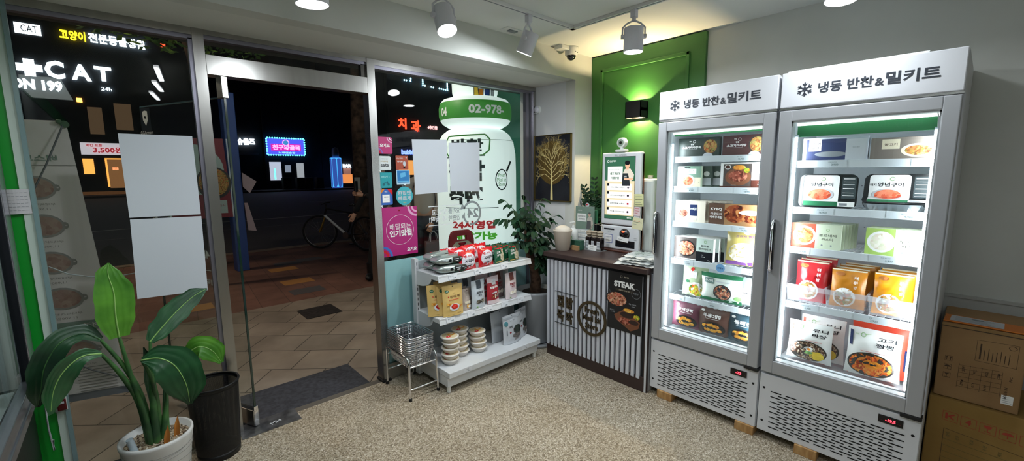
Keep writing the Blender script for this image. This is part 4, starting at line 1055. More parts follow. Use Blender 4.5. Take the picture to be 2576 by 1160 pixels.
# --- bottom tier: bowls
pot_w = M('bowl_plastic_white', H('e6e1da'), .3); lidm = M('bowl_lid_print', H('d9c9a4'), .4)
def bowl():
    o = P().lathe([(0,0),(.040,0),(.046,.006),(.062,.033),(.0655,.034),(.0655,.038),(.058,.040),(0,.0405)], pot_w, n=30).build('instant_bowl')
    p = P(); fz = fZ(0, 0, .0407)
    p.ell(fz, 0, 0, .054, .054, lidm, .0004).ell(fz, -.022, -.018, .018, .013, PRINT_R, .0009, 18).text(fz, -.022, -.018, .009, '죽', PRINT_W, .0, e=.0014).ell(fz, .018, .008, .028, .022, F_FRY, .0008).ell(fz, .022, .012, .016, .012, PRINT_C, .0013).text(fz, -.01, .03, .008, '영양', PRINT_BR, .0, e=.0012)
    p.build('printed_lid', o)
    return o
bo = bowl(); first = True
for (x, y, n_, nm) in ((1.615, 2.43, 5, 'left front'), (1.745, 2.50, 5, 'middle'), (1.885, 2.465, 4, 'right')):
    for k in range(n_):
        j = random.Random(k*7+n_+int(x*10))
        lv = 'topmost' if k == n_-1 else ('lowest' if k == 0 else ('', 'second', 'third', 'fourth')[k]+' from the bottom')
        loc = (x+j.uniform(-.006, .006), y+j.uniform(-.006, .006), .158+k*.0412); rot = (j.uniform(-.03, .03), j.uniform(-.03, .03), j.uniform(-.5, .5)); rot = (0,0,rot[2])
        lb = 'white porridge bowl, %s in the %s pile of the bottom tier' % (lv, nm)
        if first: bo.location = loc; bo.rotation_euler = rot; tag(bo, lb, 'bowl', 'porridge bowls piled on the bottom tier'); first = False
        else: dup(bo, loc, rot, lb)
sil = M('pouch_silver_white', H('c6cacf'), .35, .1)
def mush(sd):
    return bag('soup_pouch', .20, .225, .05, sil, [hole, ('r', .02, .86, .98, .93, M('zip_grey', H('aab0b6'), .4)), ('e', .14, .72, .09, .1, M('leaf_teal', H('4d8a94'), .5), .09), ('t', .15, .55, .025, '건강', PRINT_GY, .0), ('t', .34, .58, .08, '미역', PRINT_K, .02, .18), ('t', .50, .46, .08, '국', PRINT_DR, .02), ('e', .72, .45, .24, .2, M('seaweed_dark', H('2c3530'), .4), .15), ('e', .66, .26, .26, .2, M('soup_bowl', H('6b6460'), .4), .09), ('p', [(.45,.08),(.75,.10),(.85,.16),(.6,.16)], M('mushroom_grey', H('8f8a88'), .5)), ('e', .40, .82, .05, .05, PRINT_LG, .03), ('t', .55, .80, .05, '황태', PRINT_GY, .0), ('e', .3, .40, .05, .05, PRINT_DR, .03), ('r', .12, .3, .16, .5, PRINT_GY)], wr=.008, seed=sd)
ms = mush(100)
setdown(ms, 2.085, 2.40, .160, 'silver-white soup pouch in front at the bottom tier, left of its twin', 'soup pouch', rz=.06, tilt=-.05)
q = ms.copy(); COL.objects.link(q); setdown(q, 2.25, 2.435, .160, 'silver-white soup pouch at the right end of the bottom tier', 'soup pouch', rz=.26, tilt=-.05).scale = (.84, 1, 1.02)
q = bag('soup_pouch', .21, .24, .04, M('pouch_back_grey', H('b4b9be'), .35), [hole], seed=102); setdown(q, 2.045, 2.49, .160, 'plain grey back of a soup pouch behind the front one', 'soup pouch', rz=.12, tilt=-.08)
q2 = q.copy(); COL.objects.link(q2); setdown(q2, 2.19, 2.56, .160, 'plain grey soup pouch farthest back on the bottom tier', 'soup pouch', rz=.2, tilt=-.06)

# ================================================================== basket stand and wire baskets
st = thing('basket_stand', 'chrome tube stand carrying the stack of wire baskets', 'stand', (0, 0, 0))
x0, x1, y0, y1, zt = 1.285, 1.492, 2.425, 2.745, .288
for (xa, xb) in ((x0, x0), (x1, x1)):
    P().tube([(xa+(-.004 if xa == x0 else .004), y0-.008, .012), (xa, y0, zt-.04), (xa, y0+.012, zt-.01), (xa, y0+.04, zt), (xa, y1-.04, zt), (xa, y1-.012, zt-.01), (xa, y1, zt-.04), (xa, y1+.004, .012)], .008, chrome, 10).build('side_frame', st)
for (y, z) in ((y0, .225), (y1, .225), (y0-.004, .075), (y1+.002, .11)):
    P().tube([(x0, y, z), (x1, y, z)], .006, chrome, 8).build('crossbar', st)
for (x, y) in ((x0-.004, y0-.008), (x1+.004, y0-.008), (x0-.004, y1+.004), (x1+.004, y1+.004)):
    P().cyl((x, y, 0), (x, y, .02), .011, black_rub).build('foot', st)
wire = M('basket_wire', (.72,.74,.78), .15, 1)
def basket():
    p = P(); wT, dT, wB, dB, h = .205, .30, .165, .255, .115
    def rect_at(t, zz):
        w_, d_ = wB+(wT-wB)*t, dB+(dT-dB)*t
        return [(-w_/2, -d_/2, zz), (w_/2, -d_/2, zz), (w_/2, d_/2, zz), (-w_/2, d_/2, zz)]
    def loop(pts, r):
        q = []
        for i in range(4):
            a, b_ = Vector(pts[i]), Vector(pts[(i+1) % 4]); L = (b_-a).length
            q += [a+(b_-a)*min(.45, .015/L), b_-(b_-a)*min(.45, .015/L)]
        p.tube(q, r, wire, 6, closed=True)
    loop(rect_at(1, h), .0042); loop(rect_at(.97, h-.012), .0022); loop(rect_at(.93, h-.024), .0022); loop(rect_at(.75, h*.75), .0020); loop(rect_at(.55, h*.55), .002); loop(rect_at(.3, h*.3), .002); loop(rect_at(0, 0), .002)
    A, B = rect_at(1, h), rect_at(0, 0)
    for s_ in range(4):
        n_ = 9 if s_ % 2 == 0 else 13
        for k in range(1, n_):
            t = k/n_; a = Vector(A[s_]).lerp(Vector(A[(s_+1) % 4]), t); b_ = Vector(B[s_]).lerp(Vector(B[(s_+1) % 4]), t)
            p.tube([a, b_], .0018, wire, 5)
    for k in range(1, 7): x = -wB/2+wB*k/7; p.tube([(x, -dB/2, 0), (x, dB/2, 0)], .0013, wire, 5)
    for k in range(1, 9): y = -dB/2+dB*k/9; p.tube([(-wB/2, y, 0), (wB/2, y, 0)], .0013, wire, 5)
    for s_ in (-1, 1):      # folded handles along the rim
        p.tube([(-.05, s_*dT/2, h+.004), (-.045, s_*(dT/2+.006), h-.02), (.045, s_*(dT/2+.006), h-.02), (.05, s_*dT/2, h+.004)], .003, wire, 6)
    return p.build('wire_basket')
bk_ = basket()
names = ('lowest', 'second from the bottom', 'third from the bottom', 'fourth from the bottom', 'fifth from the bottom', 'third from the top', 'second from the top', 'topmost')
for k in range(8):
    q = bk_ if k == 0 else bk_.copy()
    if k: COL.objects.link(q)
    q.location = (1.388+.002*math.sin(k*2), 2.585+.003*math.cos(k*3), .205+k*.0135)
    tag(q, 'chrome wire shopping basket, %s of the stack on the stand' % names[k], 'basket', 'nested wire shopping baskets')
# ================================================================== slatted counter
dkb = M('counter_brown', H('3a2a28'), .45); slat = M('slat_white', H('d2d6e0'), .4); gold = M('sign_bronze', H('4a3d26'), .4, .4)
CX = 2.50; CT = .862
c = thing('counter', 'white slatted sales counter with dark brown top and plinth', 'counter', (0, 0, 0))
P().box(2.465, 1.415, CT-.036, RX_-.045, 2.335, CT, dkb, .004).build('worktop', c)
p = P().box(CX+.012, 1.425, .0, 3.0, 2.325, .80, M('counter_side_white', H('d9dbe0'), .5))
p.box(CX+.004, 1.43, .10, CX+.013, 2.32, CT-.036, M('slat_back_black', H('16161a'), .6))
p.box(CX+.014, 2.325, .1, 2.83, 2.335, CT-.036, M('slat_back_black'))
p.build('body', c)
P().box(CX-.006, 1.43, .0, CX+.014, 2.32, .105, dkb, .002).box(CX-.002, 1.415, 0, 2.9, 1.43, .82, M('counter_side_white')).box(CX-.004, 2.318, .1, CX+.004, 2.326, .1, dkb).build('plinth', c)
P().box(CX-.001, 1.412, .0, CX+.02, 1.437, .826, dkb).build('end_post', c)
ns = 21; pitch = (2.318-1.445)/ns
for k in range(ns):
    y = 2.318-k*pitch
    P().box(CX-.012, y-.026, .088, CX+.006, y, .80, slat, .002).build('slat', c)
for k in range(7):
    P().box(CX+.03+k*.045, 2.325, .09, CX+.058+k*.045, 2.343, .80, slat, .002).build('slat', c)
# metal letters and round emblem standing on the slats (local frame: u to the right as seen)
ff = fX(CX-.012, 0, 0)
e_ = P()
U = lambda y: -y
for (s_, y, z) in (('집', 2.165, .485), ('밥', 2.075, .485), ('뚝', 2.165, .365), ('딱', 2.075, .365)):
    e_.text(ff, U(y), z, .092, s_, gold, .035, width=.068, depth=.008)
for z in (.555, .300):
    e_.prism([(U(2.225), z-.0015), (U(2.00), z-.0015), (U(2.00), z+.0015), (U(2.225), z+.0015)], fX(CX-.018, 0, 0), .006, M('thin_black', H('101010'), .5))
e_.build('sign_letters', c)
e_ = P(); uc, vc, R0, R1 = U(1.862), .415, .132, .112
n_ = 48; vs = []; fs = []
for i in range(n_):
    a = 2*PI*i/n_
    for (r_, d_) in ((R0, .010), (R1, .010), (R0, 0), (R1, 0)): vs.append(ff(uc+r_*math.cos(a), vc+r_*math.sin(a), d_))
for i in range(n_):
    j = (i+1) % n_; fs += [(4*i, 4*i+1, 4*j+1, 4*j), (4*i+2, 4*i, 4*j, 4*j+2), (4*i+1, 4*i+3, 4*j+3, 4*j+1)]
e_.add(vs, fs, gold)
for (s_, v, w_) in (('Fresh', .475, .125), ('Meal kit', .415, .165), ('Store', .355, .115)):
    e_.text(ff, uc, v, .046, s_, gold, .012, width=w_, depth=.008)
e_.build('round_emblem', c)

# steak poster
p = P().box(CX-.0155, 1.457, .392, CX-.0130, 1.725, .805, M('poster_black', H('1b1b1e'), .3))
fp = fX(CX-.0155, 1.725, .392); w, h = .268, .413
deco(p, fp, w, h, [('o', .40, .93, .03, .03, .006, PRINT_C), ('t', .55, .93, .022, '집밥 뚝딱', PRINT_C, .0), ('t', .50, .80, .105, 'STEAK', PRINT_W, .06, .62), ('r', .24, .685, .78, .72, M('ribbon', H('3c342a'), .4)), ('t', .5, .702, .022, '스테이크 신메뉴 출시', PRINT_C, .0), ('o', .84, .69, .13, .13, .008, PRINT_GY), ('t', .84, .69, .03, 'NEW', PRINT_GY, .02),
    ('e', .28, .53, .33, .2, M('pan_black', H('1c1c1e'), .3), .135), ('e', .28, .535, .29, .2, F_STEW, .115), ('p', [(.0,.70),(.03,.70),(.12,.63),(.09,.61)], M('pan_handle', H('3f4348'), .4)), ('t', .75, .50, .022, '한입 스테이크', PRINT_LG, .0), ('t', .78, .465, .018, '13,900원', PRINT_LG, .0), ('t', .15, .33, .022, '레드와인', PRINT_LG, .0), ('t', .18, .30, .018, '18,900원', PRINT_LG, .0),
    ('p', [(.22,.26),(.55,.40),(.98,.22),(.94,.12),(.72,.04),(.28,.18)], M('wood_board', H('7a4a30'), .5)), ('e', .65, .38, .16, .1, F_FRY, .035), ('e', .88, .30, .09, .1, F_VEG, .04), ('e', .60, .30, .20, .1, M('seared_dark', H('33201c'), .4), .05), ('e', .55, .19, .22, .1, F_STEAK, .055), ('e', .80, .20, .14, .1, M('seared_dark'), .04)])
tag(p.build('poster'), 'black steak poster with two dishes taped on the slatted counter', 'poster')

# ---- things on the counter
KX = 2.895; KZ = .885
tag(P().box(2.845, 1.78, CT, RX_-.05, 2.13, CT+.012, M('tray_copper_brown', H('5a3328'), .3, .3), .004).build('kiosk_tray'), 'copper brown base tray under the order kiosk', 'tray')
k = thing('self_order_kiosk', 'white self order kiosk with a portrait touch screen on the counter', 'kiosk', (KX, 2.093, CT+.012), -PI/2)
kw, kt = .355, 1.637-CT-.012
kwm = M('kiosk_white', H('dfe2e6'), .3); rose = M('rose_gold', H('9a6a52'), .25, .9)
P().box(0, 0, .195, kw, .05, kt, kwm, .012).box(.0, .012, .19, kw, .058, kt-.004, rose, .012).build('upper_housing', k)
p = P().box(0, -.002, 0, kw, .052, .188, kwm, .010).box(.0, .012, .004, kw, .058, .19, rose, .01); p.box(.10,.02,.185,kw-.1,.04,.2,PRINT_GY); p.build('lower_housing', k)
p = P(); fk = frame((0, 0, 0), (1,0,0), (0,0,1))
sx0, sx1, sz0, sz1 = .035, .303, 1.118-CT-.012, 1.603-CT-.012
sw, sh_ = sx1-sx0, sz1-sz0
SCR = 1.1
def S_(nm, c_): return M('screen_'+nm, H(c_), .3, emit=.55, ecol=H(c_))
fs2 = frame((sx0, 0, sz0), (1,0,0), (0,0,1))
p.rect(fk, sx0-.003, sz0-.003, sx1+.003, sz1+.003, PRINT_K, .0004)
deco(p, fs2, sw, sh_, [('r', 0, 0, 1, 1, S_('green', '2f5f46')), ('r', 0, .06, 1, .62, S_('sand', 'd8c8a4')), ('o', .10, .935, .035, .035, .01, S_('white', 'f2f2ee')), ('t', .26, .935, .03, '집밥 뚝딱', S_('white', 'f2f2ee'), .0),
    ('r', .09, .61, .60, .85, S_('white', 'f2f2ee')), ('t', .34, .80, .022, '지금은 집밥뚝딱', PRINT_GY, .0, .42), ('t', .34, .735, .042, '셀프계산대', PRINT_G, .03, .34), ('t', .34, .665, .042, '이용방법', PRINT_G, .03, .28)])
for q, (v, tx) in enumerate(((.515, '원하는 제품을 가져온다.'), (.385, '바코드 스캐너에 제품을 스캔'), (.255, '결제버튼을 누른다.'), (.125, '카드를 리더기에 삽입'))):
    vv = v-.0
    p.rect(fs2, .09*sw, (vv-.045)*sh_, .92*sw, (vv+.055)*sh_, S_('white', 'f2f2ee'), .0024); p.rect(fs2, .08*sw, (vv+.02)*sh_, .15*sw, (vv+.062)*sh_, PRINT_K, .0028)
    p.text(fs2, .44*sw, vv*sh_, .012, tx, PRINT_K, .01, e=.003, width=.5*sw)
    p.ell(fs2, .80*sw, vv*sh_, .07*sw, .035*sh_, S_('pinkish', 'e6d8dc'), .003, 16); p.ell(fs2, .80*sw, vv*sh_, .035*sw, .015*sh_, (PRINT_GY, PRINT_K, PRINT_R, PRINT_K)[q], .0034, 12)
# clerk shown on the screen
sk = S_('skin', 'd8a888'); sh2 = S_('shirt', 'cfc4b4')
p.poly(fs2, [(.62*sw,.62*sh_),(.60*sw,.72*sh_),(.66*sw,.80*sh_),(.74*sw,.82*sh_),(.86*sw,.81*sh_),(.98*sw,.72*sh_),(.96*sw,.66*sh_),(.90*sw,.62*sh_)], sh2, .0026)
p.poly(fs2, [(.58*sw,.54*sh_),(.60*sw,.74*sh_),(.78*sw,.74*sh_),(.84*sw,.62*sh_),(.86*sw,.54*sh_)], S_('apron', '23282c'), .003)
p.ell(fs2, .76*sw, .865*sh_, .075*sw, .05*sh_, sk, .0032, 18); p.ell(fs2, .755*sw, .905*sh_, .085*sw, .035*sh_, PRINT_K, .0034, 18); p.rect(fs2, .72*sw, .80*sh_, .80*sw, .84*sh_, sk, .0028)
p.rect(fs2, .66*sw, .635*sh_, .96*sw, .665*sh_, sk, .0034)
p.ell(fs2, .73*sw, .872*sh_, .008*sw, .005*sh_, PRINT_K, .0038, 8).ell(fs2, .79*sw, .872*sh_, .008*sw, .005*sh_, PRINT_K, .0038, 8).rect(fs2, .735*sw, .842*sh_, .785*sw, .846*sh_, PRINT_W, .0038)
p.text(fs2, .70*sw, .69*sh_, .012, '집밥', S_('white', 'f2f2ee'), .01, e=.0036)
p.text(fs2, .85*sw, .03*sh_, .010, '화면터치', S_('white', 'f2f2ee'), .01, e=.0026)
p.build('screen', k)
p = P(); p.text(fk, .172, 1.616-CT-.012, .014, 'SELF ORDER', PRINT_GY, .0, width=.11); p.rect(fk, .035, .152, .132, .164, PRINT_K, .003)
p.text(fk, .085, .138, .009, '영수증', PRINT_GY, .0, e=.004)
p.rect(fk, .045, .045, .116, .115, PRINT_B, .003); p.rect(fk, .049, .049, .112, .111, PRINT_W, .0034); p.text(fk, .080, .095, .009, '바코드스캔', PRINT_B, .0, e=.0042, width=.05); p.text(fk, .080, .065, .009, '감사합니다', PRINT_K, .0, e=.0042, width=.05)
p.text(fk, .325, .105, .008, '바코드', PRINT_K, .0, e=.004); p.text(fk, .325, .09, .008, '스캐너', PRINT_K, .0, e=.004)
p.build('printed_marks', k)
P().box(.145, -.004, .022, .320, .01, .078, M('printer_black', H('151518'), .25), .003).box(.155, -.006, .03, .31, -.003, .05, PRINT_K).build('card_slot', k)
p = P(); p.sphere((.228, .0, .127), .047, M('scanner_black', H('120c0e'), .12, coat=1), 28, sy=.6); p.lathe([(.050,-.002),(.052,.006),(.046,.008)], PRINT_K, c=(0,0,0)) if False else None
p.build('barcode_scanner', k)
P().sphere((.228, -.010, .148), .022, M('scanner_red', (1,.06,.02), .2, emit=3.5), 16, sz=.55, sy=.8).build('red_light', k)
def note(nm, y, z, w, h, col, lines, label, x=KX-.003, rot=0):
    p = P(); f = fX(0, 0, 0); ca, sa = math.cos(rot), math.sin(rot)
    R_ = lambda u, v, e=0: f(u*ca-v*sa, u*sa+v*ca, e-(v/h)**2*.002)
    p.rect(R_, 0, 0, w, h, col, .0); p.rect(R_, w, 0, 0, h, col, -.0004)
    for k_, (vv, c_, l_) in enumerate(lines): p.rect(R_, w*.12, h*vv, w*(.12+l_), h*vv+.0022, c_, .0004)
    o = p.build(nm, loc=(x, y, z)); return tag(o, label, 'sticky note')
yn = M('note_yellow', H('dfe0a8'), .6)
note('sticky_note', 1.785, 1.225, .078, .095, yn, ((.78, PRINT_GY, .7), (.55, PRINT_K, .75), (.30, PRINT_GY, .6), (.12, PRINT_K, .75)), 'upper yellow sticky note on the right side of the kiosk', rot=.04)
note('sticky_note', 1.788, 1.155, .052, .068, M('note_pink_white', H('e4cfd2'), .6), ((.8, PRINT_R, .7), (.55, PRINT_R, .7), (.3, PRINT_R, .5)), 'small pinkish note between the two yellow ones on the kiosk', rot=-.04)
note('sticky_note', 1.802, 1.055, .09, .088, M('note_cream', H('e6e2bc'), .6), ((.70, PRINT_R, .6), (.60, PRINT_K, .8), (.4, PRINT_GY, .3)), 'lower cream sticky note with red and black writing on the kiosk', rot=-.08)
note('sticky_note', 1.915, .952, .10, .034, PRINT_W, ((.4, PRINT_K, .5),), 'narrow white note under the red-lit scanner', rot=-.1, x=KX-.03)
# webcam
c = thing('webcam', 'white round webcam on top of the kiosk', 'webcam', (KX+.02, 1.925, 1.640), -PI/2)
P().box(-.045,-.025,0,.045,.03,.022,WHITE,.008).cyl((0,.0,.018),(0,0,.05),.014,WHITE).build('base', c)
P().cyl((0,.022,.072),(0,-.012,.072),.039,WHITE,.037,28).cyl((0,-.012,.072),(0,-.016,.072),.037,WHITE,.028,28).cyl((0,-.0165,.072),(0,-.0155,.072),.026,M('cam_sage', H('8fa090'), .4),n=24).build('head', c)
P().sphere((0,-.016,.072), .012, M('cam_lens', H('0a140e'), .1), 14).build('lens', c)
# white box device behind
c = thing('kiosk_back_unit', 'white rounded cabinet standing behind the right edge of the kiosk', 'device', (0, 0, 0))
P().box(2.965, 1.668, CT+.001, RX_-.034, 1.98, 1.435, M('unit_white', H('cfd6d2'), .45), .022).build('body', c)
P().cyl((3.0, 1.72, 1.435), (3.0, 1.72, 1.46), .018, PRINT_C, .022).build('cap', c)
# little swing-top bin
c = thing('desk_bin', 'small beige swing-lid bin at the left end of the counter', 'bin', (2.615, 2.262, CT))
bm_ = M('bin_beige', H('cbbfb0'), .5)
P().lathe([(0,0),(.052,0),(.056,.004),(.074,.150),(.078,.158),(.078,.166),(.072,.168)], bm_, n=32).build('body', c)
P().sphere((0,0,.160), .068, M('bin_lid_cream', H('ddd2c2'), .45), 24, sz=.62).build('lid', c)
# acrylic sign
c = thing('acrylic_sign', 'small green and white instruction sign standing behind the pump bottle', 'sign', (2.855, 2.325, CT), -PI/2+.05)
p = P().box(0,0,.01,.185,.004,.34,M('sign_green', H('2f6b4c'), .4)); f = frame((0,0,.01),(1,0,0),(0,0,1)); w, h = .185, .33
deco(p, f, w, h, [('r', .06, .0, .96, .42, PRINT_LG), ('r', .10, .62, .60, .82, PRINT_W), ('t', .34, .75, .04, '셀프계산대', PRINT_K, .02, .4), ('t', .34, .68, .04, '이용방법', PRINT_K, .02, .34), ('p', [(.62,.44),(.64,.70),(.74,.76),(.90,.74),(.96,.60),(.92,.44)], M('print_shirt', H('b8b0a4'), .5)), ('p', [(.60,.44),(.64,.64),(.84,.64),(.86,.44)], PRINT_K), ('e', .77, .80, .07, .05, M('print_skin', H('cfa088'), .5), .045), ('e', .77, .835, .07, .05, PRINT_K, .025), ('t', .25, .90, .03, '집밥뚝딱', PRINT_W, .0),
    ('r', .08, .34, .94, .40, PRINT_W), ('t', .4, .37, .03, '원하는 제품', PRINT_K, .0), ('r', .08, .22, .94, .30, PRINT_W), ('t', .4, .26, .03, '바코드 스캔', PRINT_K, .0), ('r', .08, .10, .94, .18, PRINT_W), ('t', .4, .14, .03, '결제버튼', PRINT_K, .0)])
p.build('printed_sheet', c)
P().box(-.006,-.003,.0,.191,-.001,.345,film_mat('acrylic', H('f0f6f4'), .12, .05)).box(-.006,-.05,0,.191,.03,.004,film_mat('acrylic', H('f0f6f4'), .12, .05)).build('acrylic_stand', c)
# sanitizer
c = thing('pump_bottle', 'white hand sanitizer pump bottle with a green label', 'bottle', (2.755, 2.268, CT))
p = P().lathe([(0,0),(.036,0),(.040,.006),(.040,.125),(.034,.150),(.015,.168),(.013,.176),(0,.176)], WHITE, n=28)
cyf = lambda u, v, e=0: (-(.0402+e)*math.cos(u/.0402), -(.0402+e)*math.sin(u/.0402)*1.0 if False else (.0402+e)*math.sin(-u/.0402), v)
p.rect(cyf, -.034, .018, .034, .062, M('label_sky', H('9cc4d4'), .4), .0003, n=8); p.ell(cyf, 0, .085, .020, .032, PRINT_LGN, .0004).ell(cyf, 0, .088, .013, .022, PRINT_W, .0008).ell(cyf, 0, .083, .010, .018, PRINT_G, .0012); p.text(cyf, 0, .038, .012, '세정제', PRINT_W, .01, e=.0014)
p.build('bottle', c)
P().cyl((0,0,.174),(0,0,.19),.016,WHITE).cyl((0,0,.19),(0,0,.212),.005,WHITE).box(-.040,-.009,.208,.014,.009,.220,WHITE,.004).build('pump', c)
# card box, pouches
tag(P().box(2.70, 2.150, CT, 2.75, 2.245, CT+.075, M('card_green', H('2c5a48'), .5), .001).box(2.672, 2.155, CT, 2.70, 2.225, CT+.036, M('card_tan', H('a8845c'), .5), .001).build('card_holder'), 'low green and tan card holder in front of the sign', 'card holder')
dkp = M('pouch_black_drink', H('1a1214'), .2); twn = M('twine_beige', H('a89a86'), .7)
for i, (y, lb) in enumerate(((2.125, 'black gift bottle tied with twine, nearest the pump bottle'), (2.072, 'black gift bottle tied with twine, middle one'), (2.018, 'black gift bottle tied with twine, next to the kiosk'))):
    o = thing('gift_bottle', lb, 'bottle', (2.79, y, CT+.004), -PI/2, 'twine-tied gift bottles')
    P().box(-.025,-.03,0,.025,.025,.105,dkp,.012).lathe([(.022,.09),(.018,.11),(.012,.118)], dkp, c=(0,-.003,0), n=16).build('body', o)
    P().lathe([(.014,.112),(.026,.124),(.022,.135),(.027,.145),(.016,.155),(0,.150)], twn, c=(0,-.003,0), n=11, smooth=False).lathe([(.014,.112),(.024,.108),(.020,.100)], twn, c=(0,-.003,0), n=9).build('cloth_cap', o)
    f = frame((0,-.0302,0),(1,0,0),(0,0,1)); P().rect(f,-.014,.012,.014,.075,PRINT_LG,.0003).text(f,0,.058,.012,'식초',PRINT_K,.0,e=.001).text(f,0,.035,.012,'선물',PRINT_K,.0,e=.001).build('label', o)
o = tag(P().tube([(2.80,2.14,CT+.15),(2.79,2.10,CT+.20),(2.79,2.05,CT+.215),(2.80,2.01,CT+.20),(2.80,2.0,CT+.16)], .0022, twn, 6).tube([(2.79,2.06,CT+.212),(2.785,2.02,CT+.225),(2.785,1.985,CT+.215),(2.79,2.03,CT+.205)], .002, twn, 6).build('twine_handle'), 'thin beige twine loop above the gift bottles', 'twine')
tag(P().rect(frame((2.752,2.115,CT+.004),(0,-1,0),(.15,0,1)),0,0,.085,.042,PRINT_W,.0).text(frame((2.752,2.115,CT+.004),(0,-1,0),(.15,0,1)),.04,.028,.010,'음료 행사',PRINT_K,.0).text(frame((2.752,2.115,CT+.004),(0,-1,0),(.15,0,1)),.04,.012,.010,'3,500원',PRINT_K,.0).build('paper_card'), 'small white price card leaning on the gift bottles', 'card')
tag(P().box(2.748,1.985,CT,2.83,2.145,CT+.004,clear).box(2.748,1.985,CT,2.750,2.145,CT+.03,film_mat('acrylic', H('f0f6f4'), .12, .05)).build('clear_tray'), 'clear tray holding the gift bottles', 'tray')
# dark card terminal and green stick between the bottles and the kiosk
tag(P().box(2.88, 2.125, CT, 2.94, 2.175, CT+.20, M('terminal_black', H('17181b'), .4), .006).build('card_terminal'), 'dark upright terminal left of the kiosk', 'device')
tag(P().box(2.90, 2.135, CT+.20, 2.915, 2.165, CT+.31, M('bookmark_green', H('3f7a58'), .4), .002).build('green_tag'), 'narrow green tag standing on the dark terminal', 'tag')
# pile of plastic carrier bags
plas = M('plastic_bag_white', H('dde2e2'), .3); nodes(plas)[2].inputs['Alpha'].default_value = .85
def sheet(seed, x, y, z, w, h, rz, label):
    rnd = random.Random(seed); p = P(); NX, NY = 16, 12; vs = []; fs = []
    for j in range(NY+1):
        for i in range(NX+1):
            u, v = i/NX-.5, j/NY-.5
            hh = .006+.008*noise.noise(Vector((u*7+seed, v*6, seed*1.3)))+.010*noise.noise(Vector((u*17, v*15+seed, 2)))
            r_ = 1+.10*noise.noise(Vector((u*3+seed, v*3, 5)))
            vs.append((u*w*r_, v*h*r_, max(.001, hh)))
    for j in range(NY):
        for i in range(NX): a = j*(NX+1)+i; fs.append((a, a+1, a+NX+2, a+NX+1))
    p.add(vs, fs, plas, True)
    gf = lambda u, v, e=0: (u, v, .018+e*.5)
    p.text(gf, .0, .02, .035, '집밥뚝딱', PRINT_G, .0, width=.17, e=.002)
    p.ring(gf, -.02, -.05, .03, .03, .004, PRINT_G, .001)
    return tag(p.build('plastic_bag', loc=(x, y, z), rotz=rz), label, 'plastic bag', 'plastic bags piled on the counter')
for i, (x, y, dz, w, h, rz, lb) in enumerate(((2.63, 1.565, .0, .28, .30, -1.35, 'white plastic carrier bag lowest in the pile at the counter end'), (2.64, 1.555, .014, .27, .27, -1.6, 'white plastic carrier bag second in the pile at the counter end'), (2.65, 1.55, .028, .26, .25, -1.2, 'white plastic carrier bag third in the pile at the counter end'), (2.66, 1.545, .042, .24, .24, -1.5, 'white plastic carrier bag on top of the pile at the counter end'))):
    sheet(i*3.7+1, x, y, CT+.001+dz, w, h, rz, lb)
# picture on the stub wall
c = thing('framed_picture', 'golden tree picture in a dark gold frame on the white stub wall', 'picture', (SX-.002, 2.790, 1.236), -PI/2)
pw_, ph = .425, .578; fgold = M('frame_gold', H('7d6a38'), .3, .7)
P().box(0,-.022,0,pw_,-.0,.006,fgold).box(0,-.022,ph-.006,pw_,0,ph,fgold).box(0,-.022,0,.006,0,ph,fgold).box(pw_-.006,-.022,0,pw_,0,ph,fgold).build('frame', c)
cv = noise_tint(M('canvas_night', H('14171f'), .5), H('0d0f16'), H('20232c'), 6)
p = P().box(.005,-.018,.005,pw_-.005,-.002,ph-.005,cv); f = frame((0,-.0185,0),(1,0,0),(0,0,1))
p.ell(f, pw_*.5, ph*.86, pw_*.44, ph*.09, M('canvas_grey_arc', H('22252f'), .5), .0004)
g1 = M('gold_paint', H('cfae58'), .45); g2 = M('gold_paint_pale', H('eada9a'), .45); g3 = M('gold_paint_dull', H('a88f52'), .5)
rt = random.Random(5)
hz = food('gold_haze', [H('15151c'), H('6a5628'), H('1c1a1e'), H('94783a'), H('15151c')], 420)
p.ell(f, pw_*.5, ph*.58, pw_*.40, ph*.33, hz, .0008, 40).ell(f, pw_*.5, ph*.44, pw_*.36, ph*.16, hz, .0009, 40)
p.poly(f, [(pw_*.46,.01),(pw_*.53,.01),(pw_*.515,.20),(pw_*.49,.34),(pw_*.475,.20)], g2, .0016)
def branch(x, z, a, L, w, dpt):
    if dpt == 0 or w < .0003: return
    pts = [(x, z)]; aa = a
    for k_ in range(3):
        aa += rt.uniform(-.25, .25); x += math.cos(aa)*L/3; z += math.sin(aa)*L/3
        x = min(max(x, .012), pw_-.012); z = min(z, ph-.015); pts.append((x, z))
    p.line(f, pts, w, (g2, g1, g3)[rt.randrange(3)] if dpt < 4 else g2, .0012+.0001*rt.random())
    for k_ in range(rt.choice((2, 2, 3))): branch(x, z, aa+rt.uniform(-.8, .8), L*rt.uniform(.55, .78), w*.60, dpt-1)
for q in range(13):
    zz = .17+q*.018; sgn = 1 if q % 2 else -1
    branch(pw_*.495, zz, PI/2+sgn*(1.25-q*.08), .100-.0015*q, .0052, 6)
branch(pw_*.49, .33, PI/2, .10, .0045, 5); branch(pw_*.50, .31, PI/2-.35, .10, .0045, 5); branch(pw_*.48, .30, PI/2+.35, .10, .0045, 5)
p.build('canvas', c)
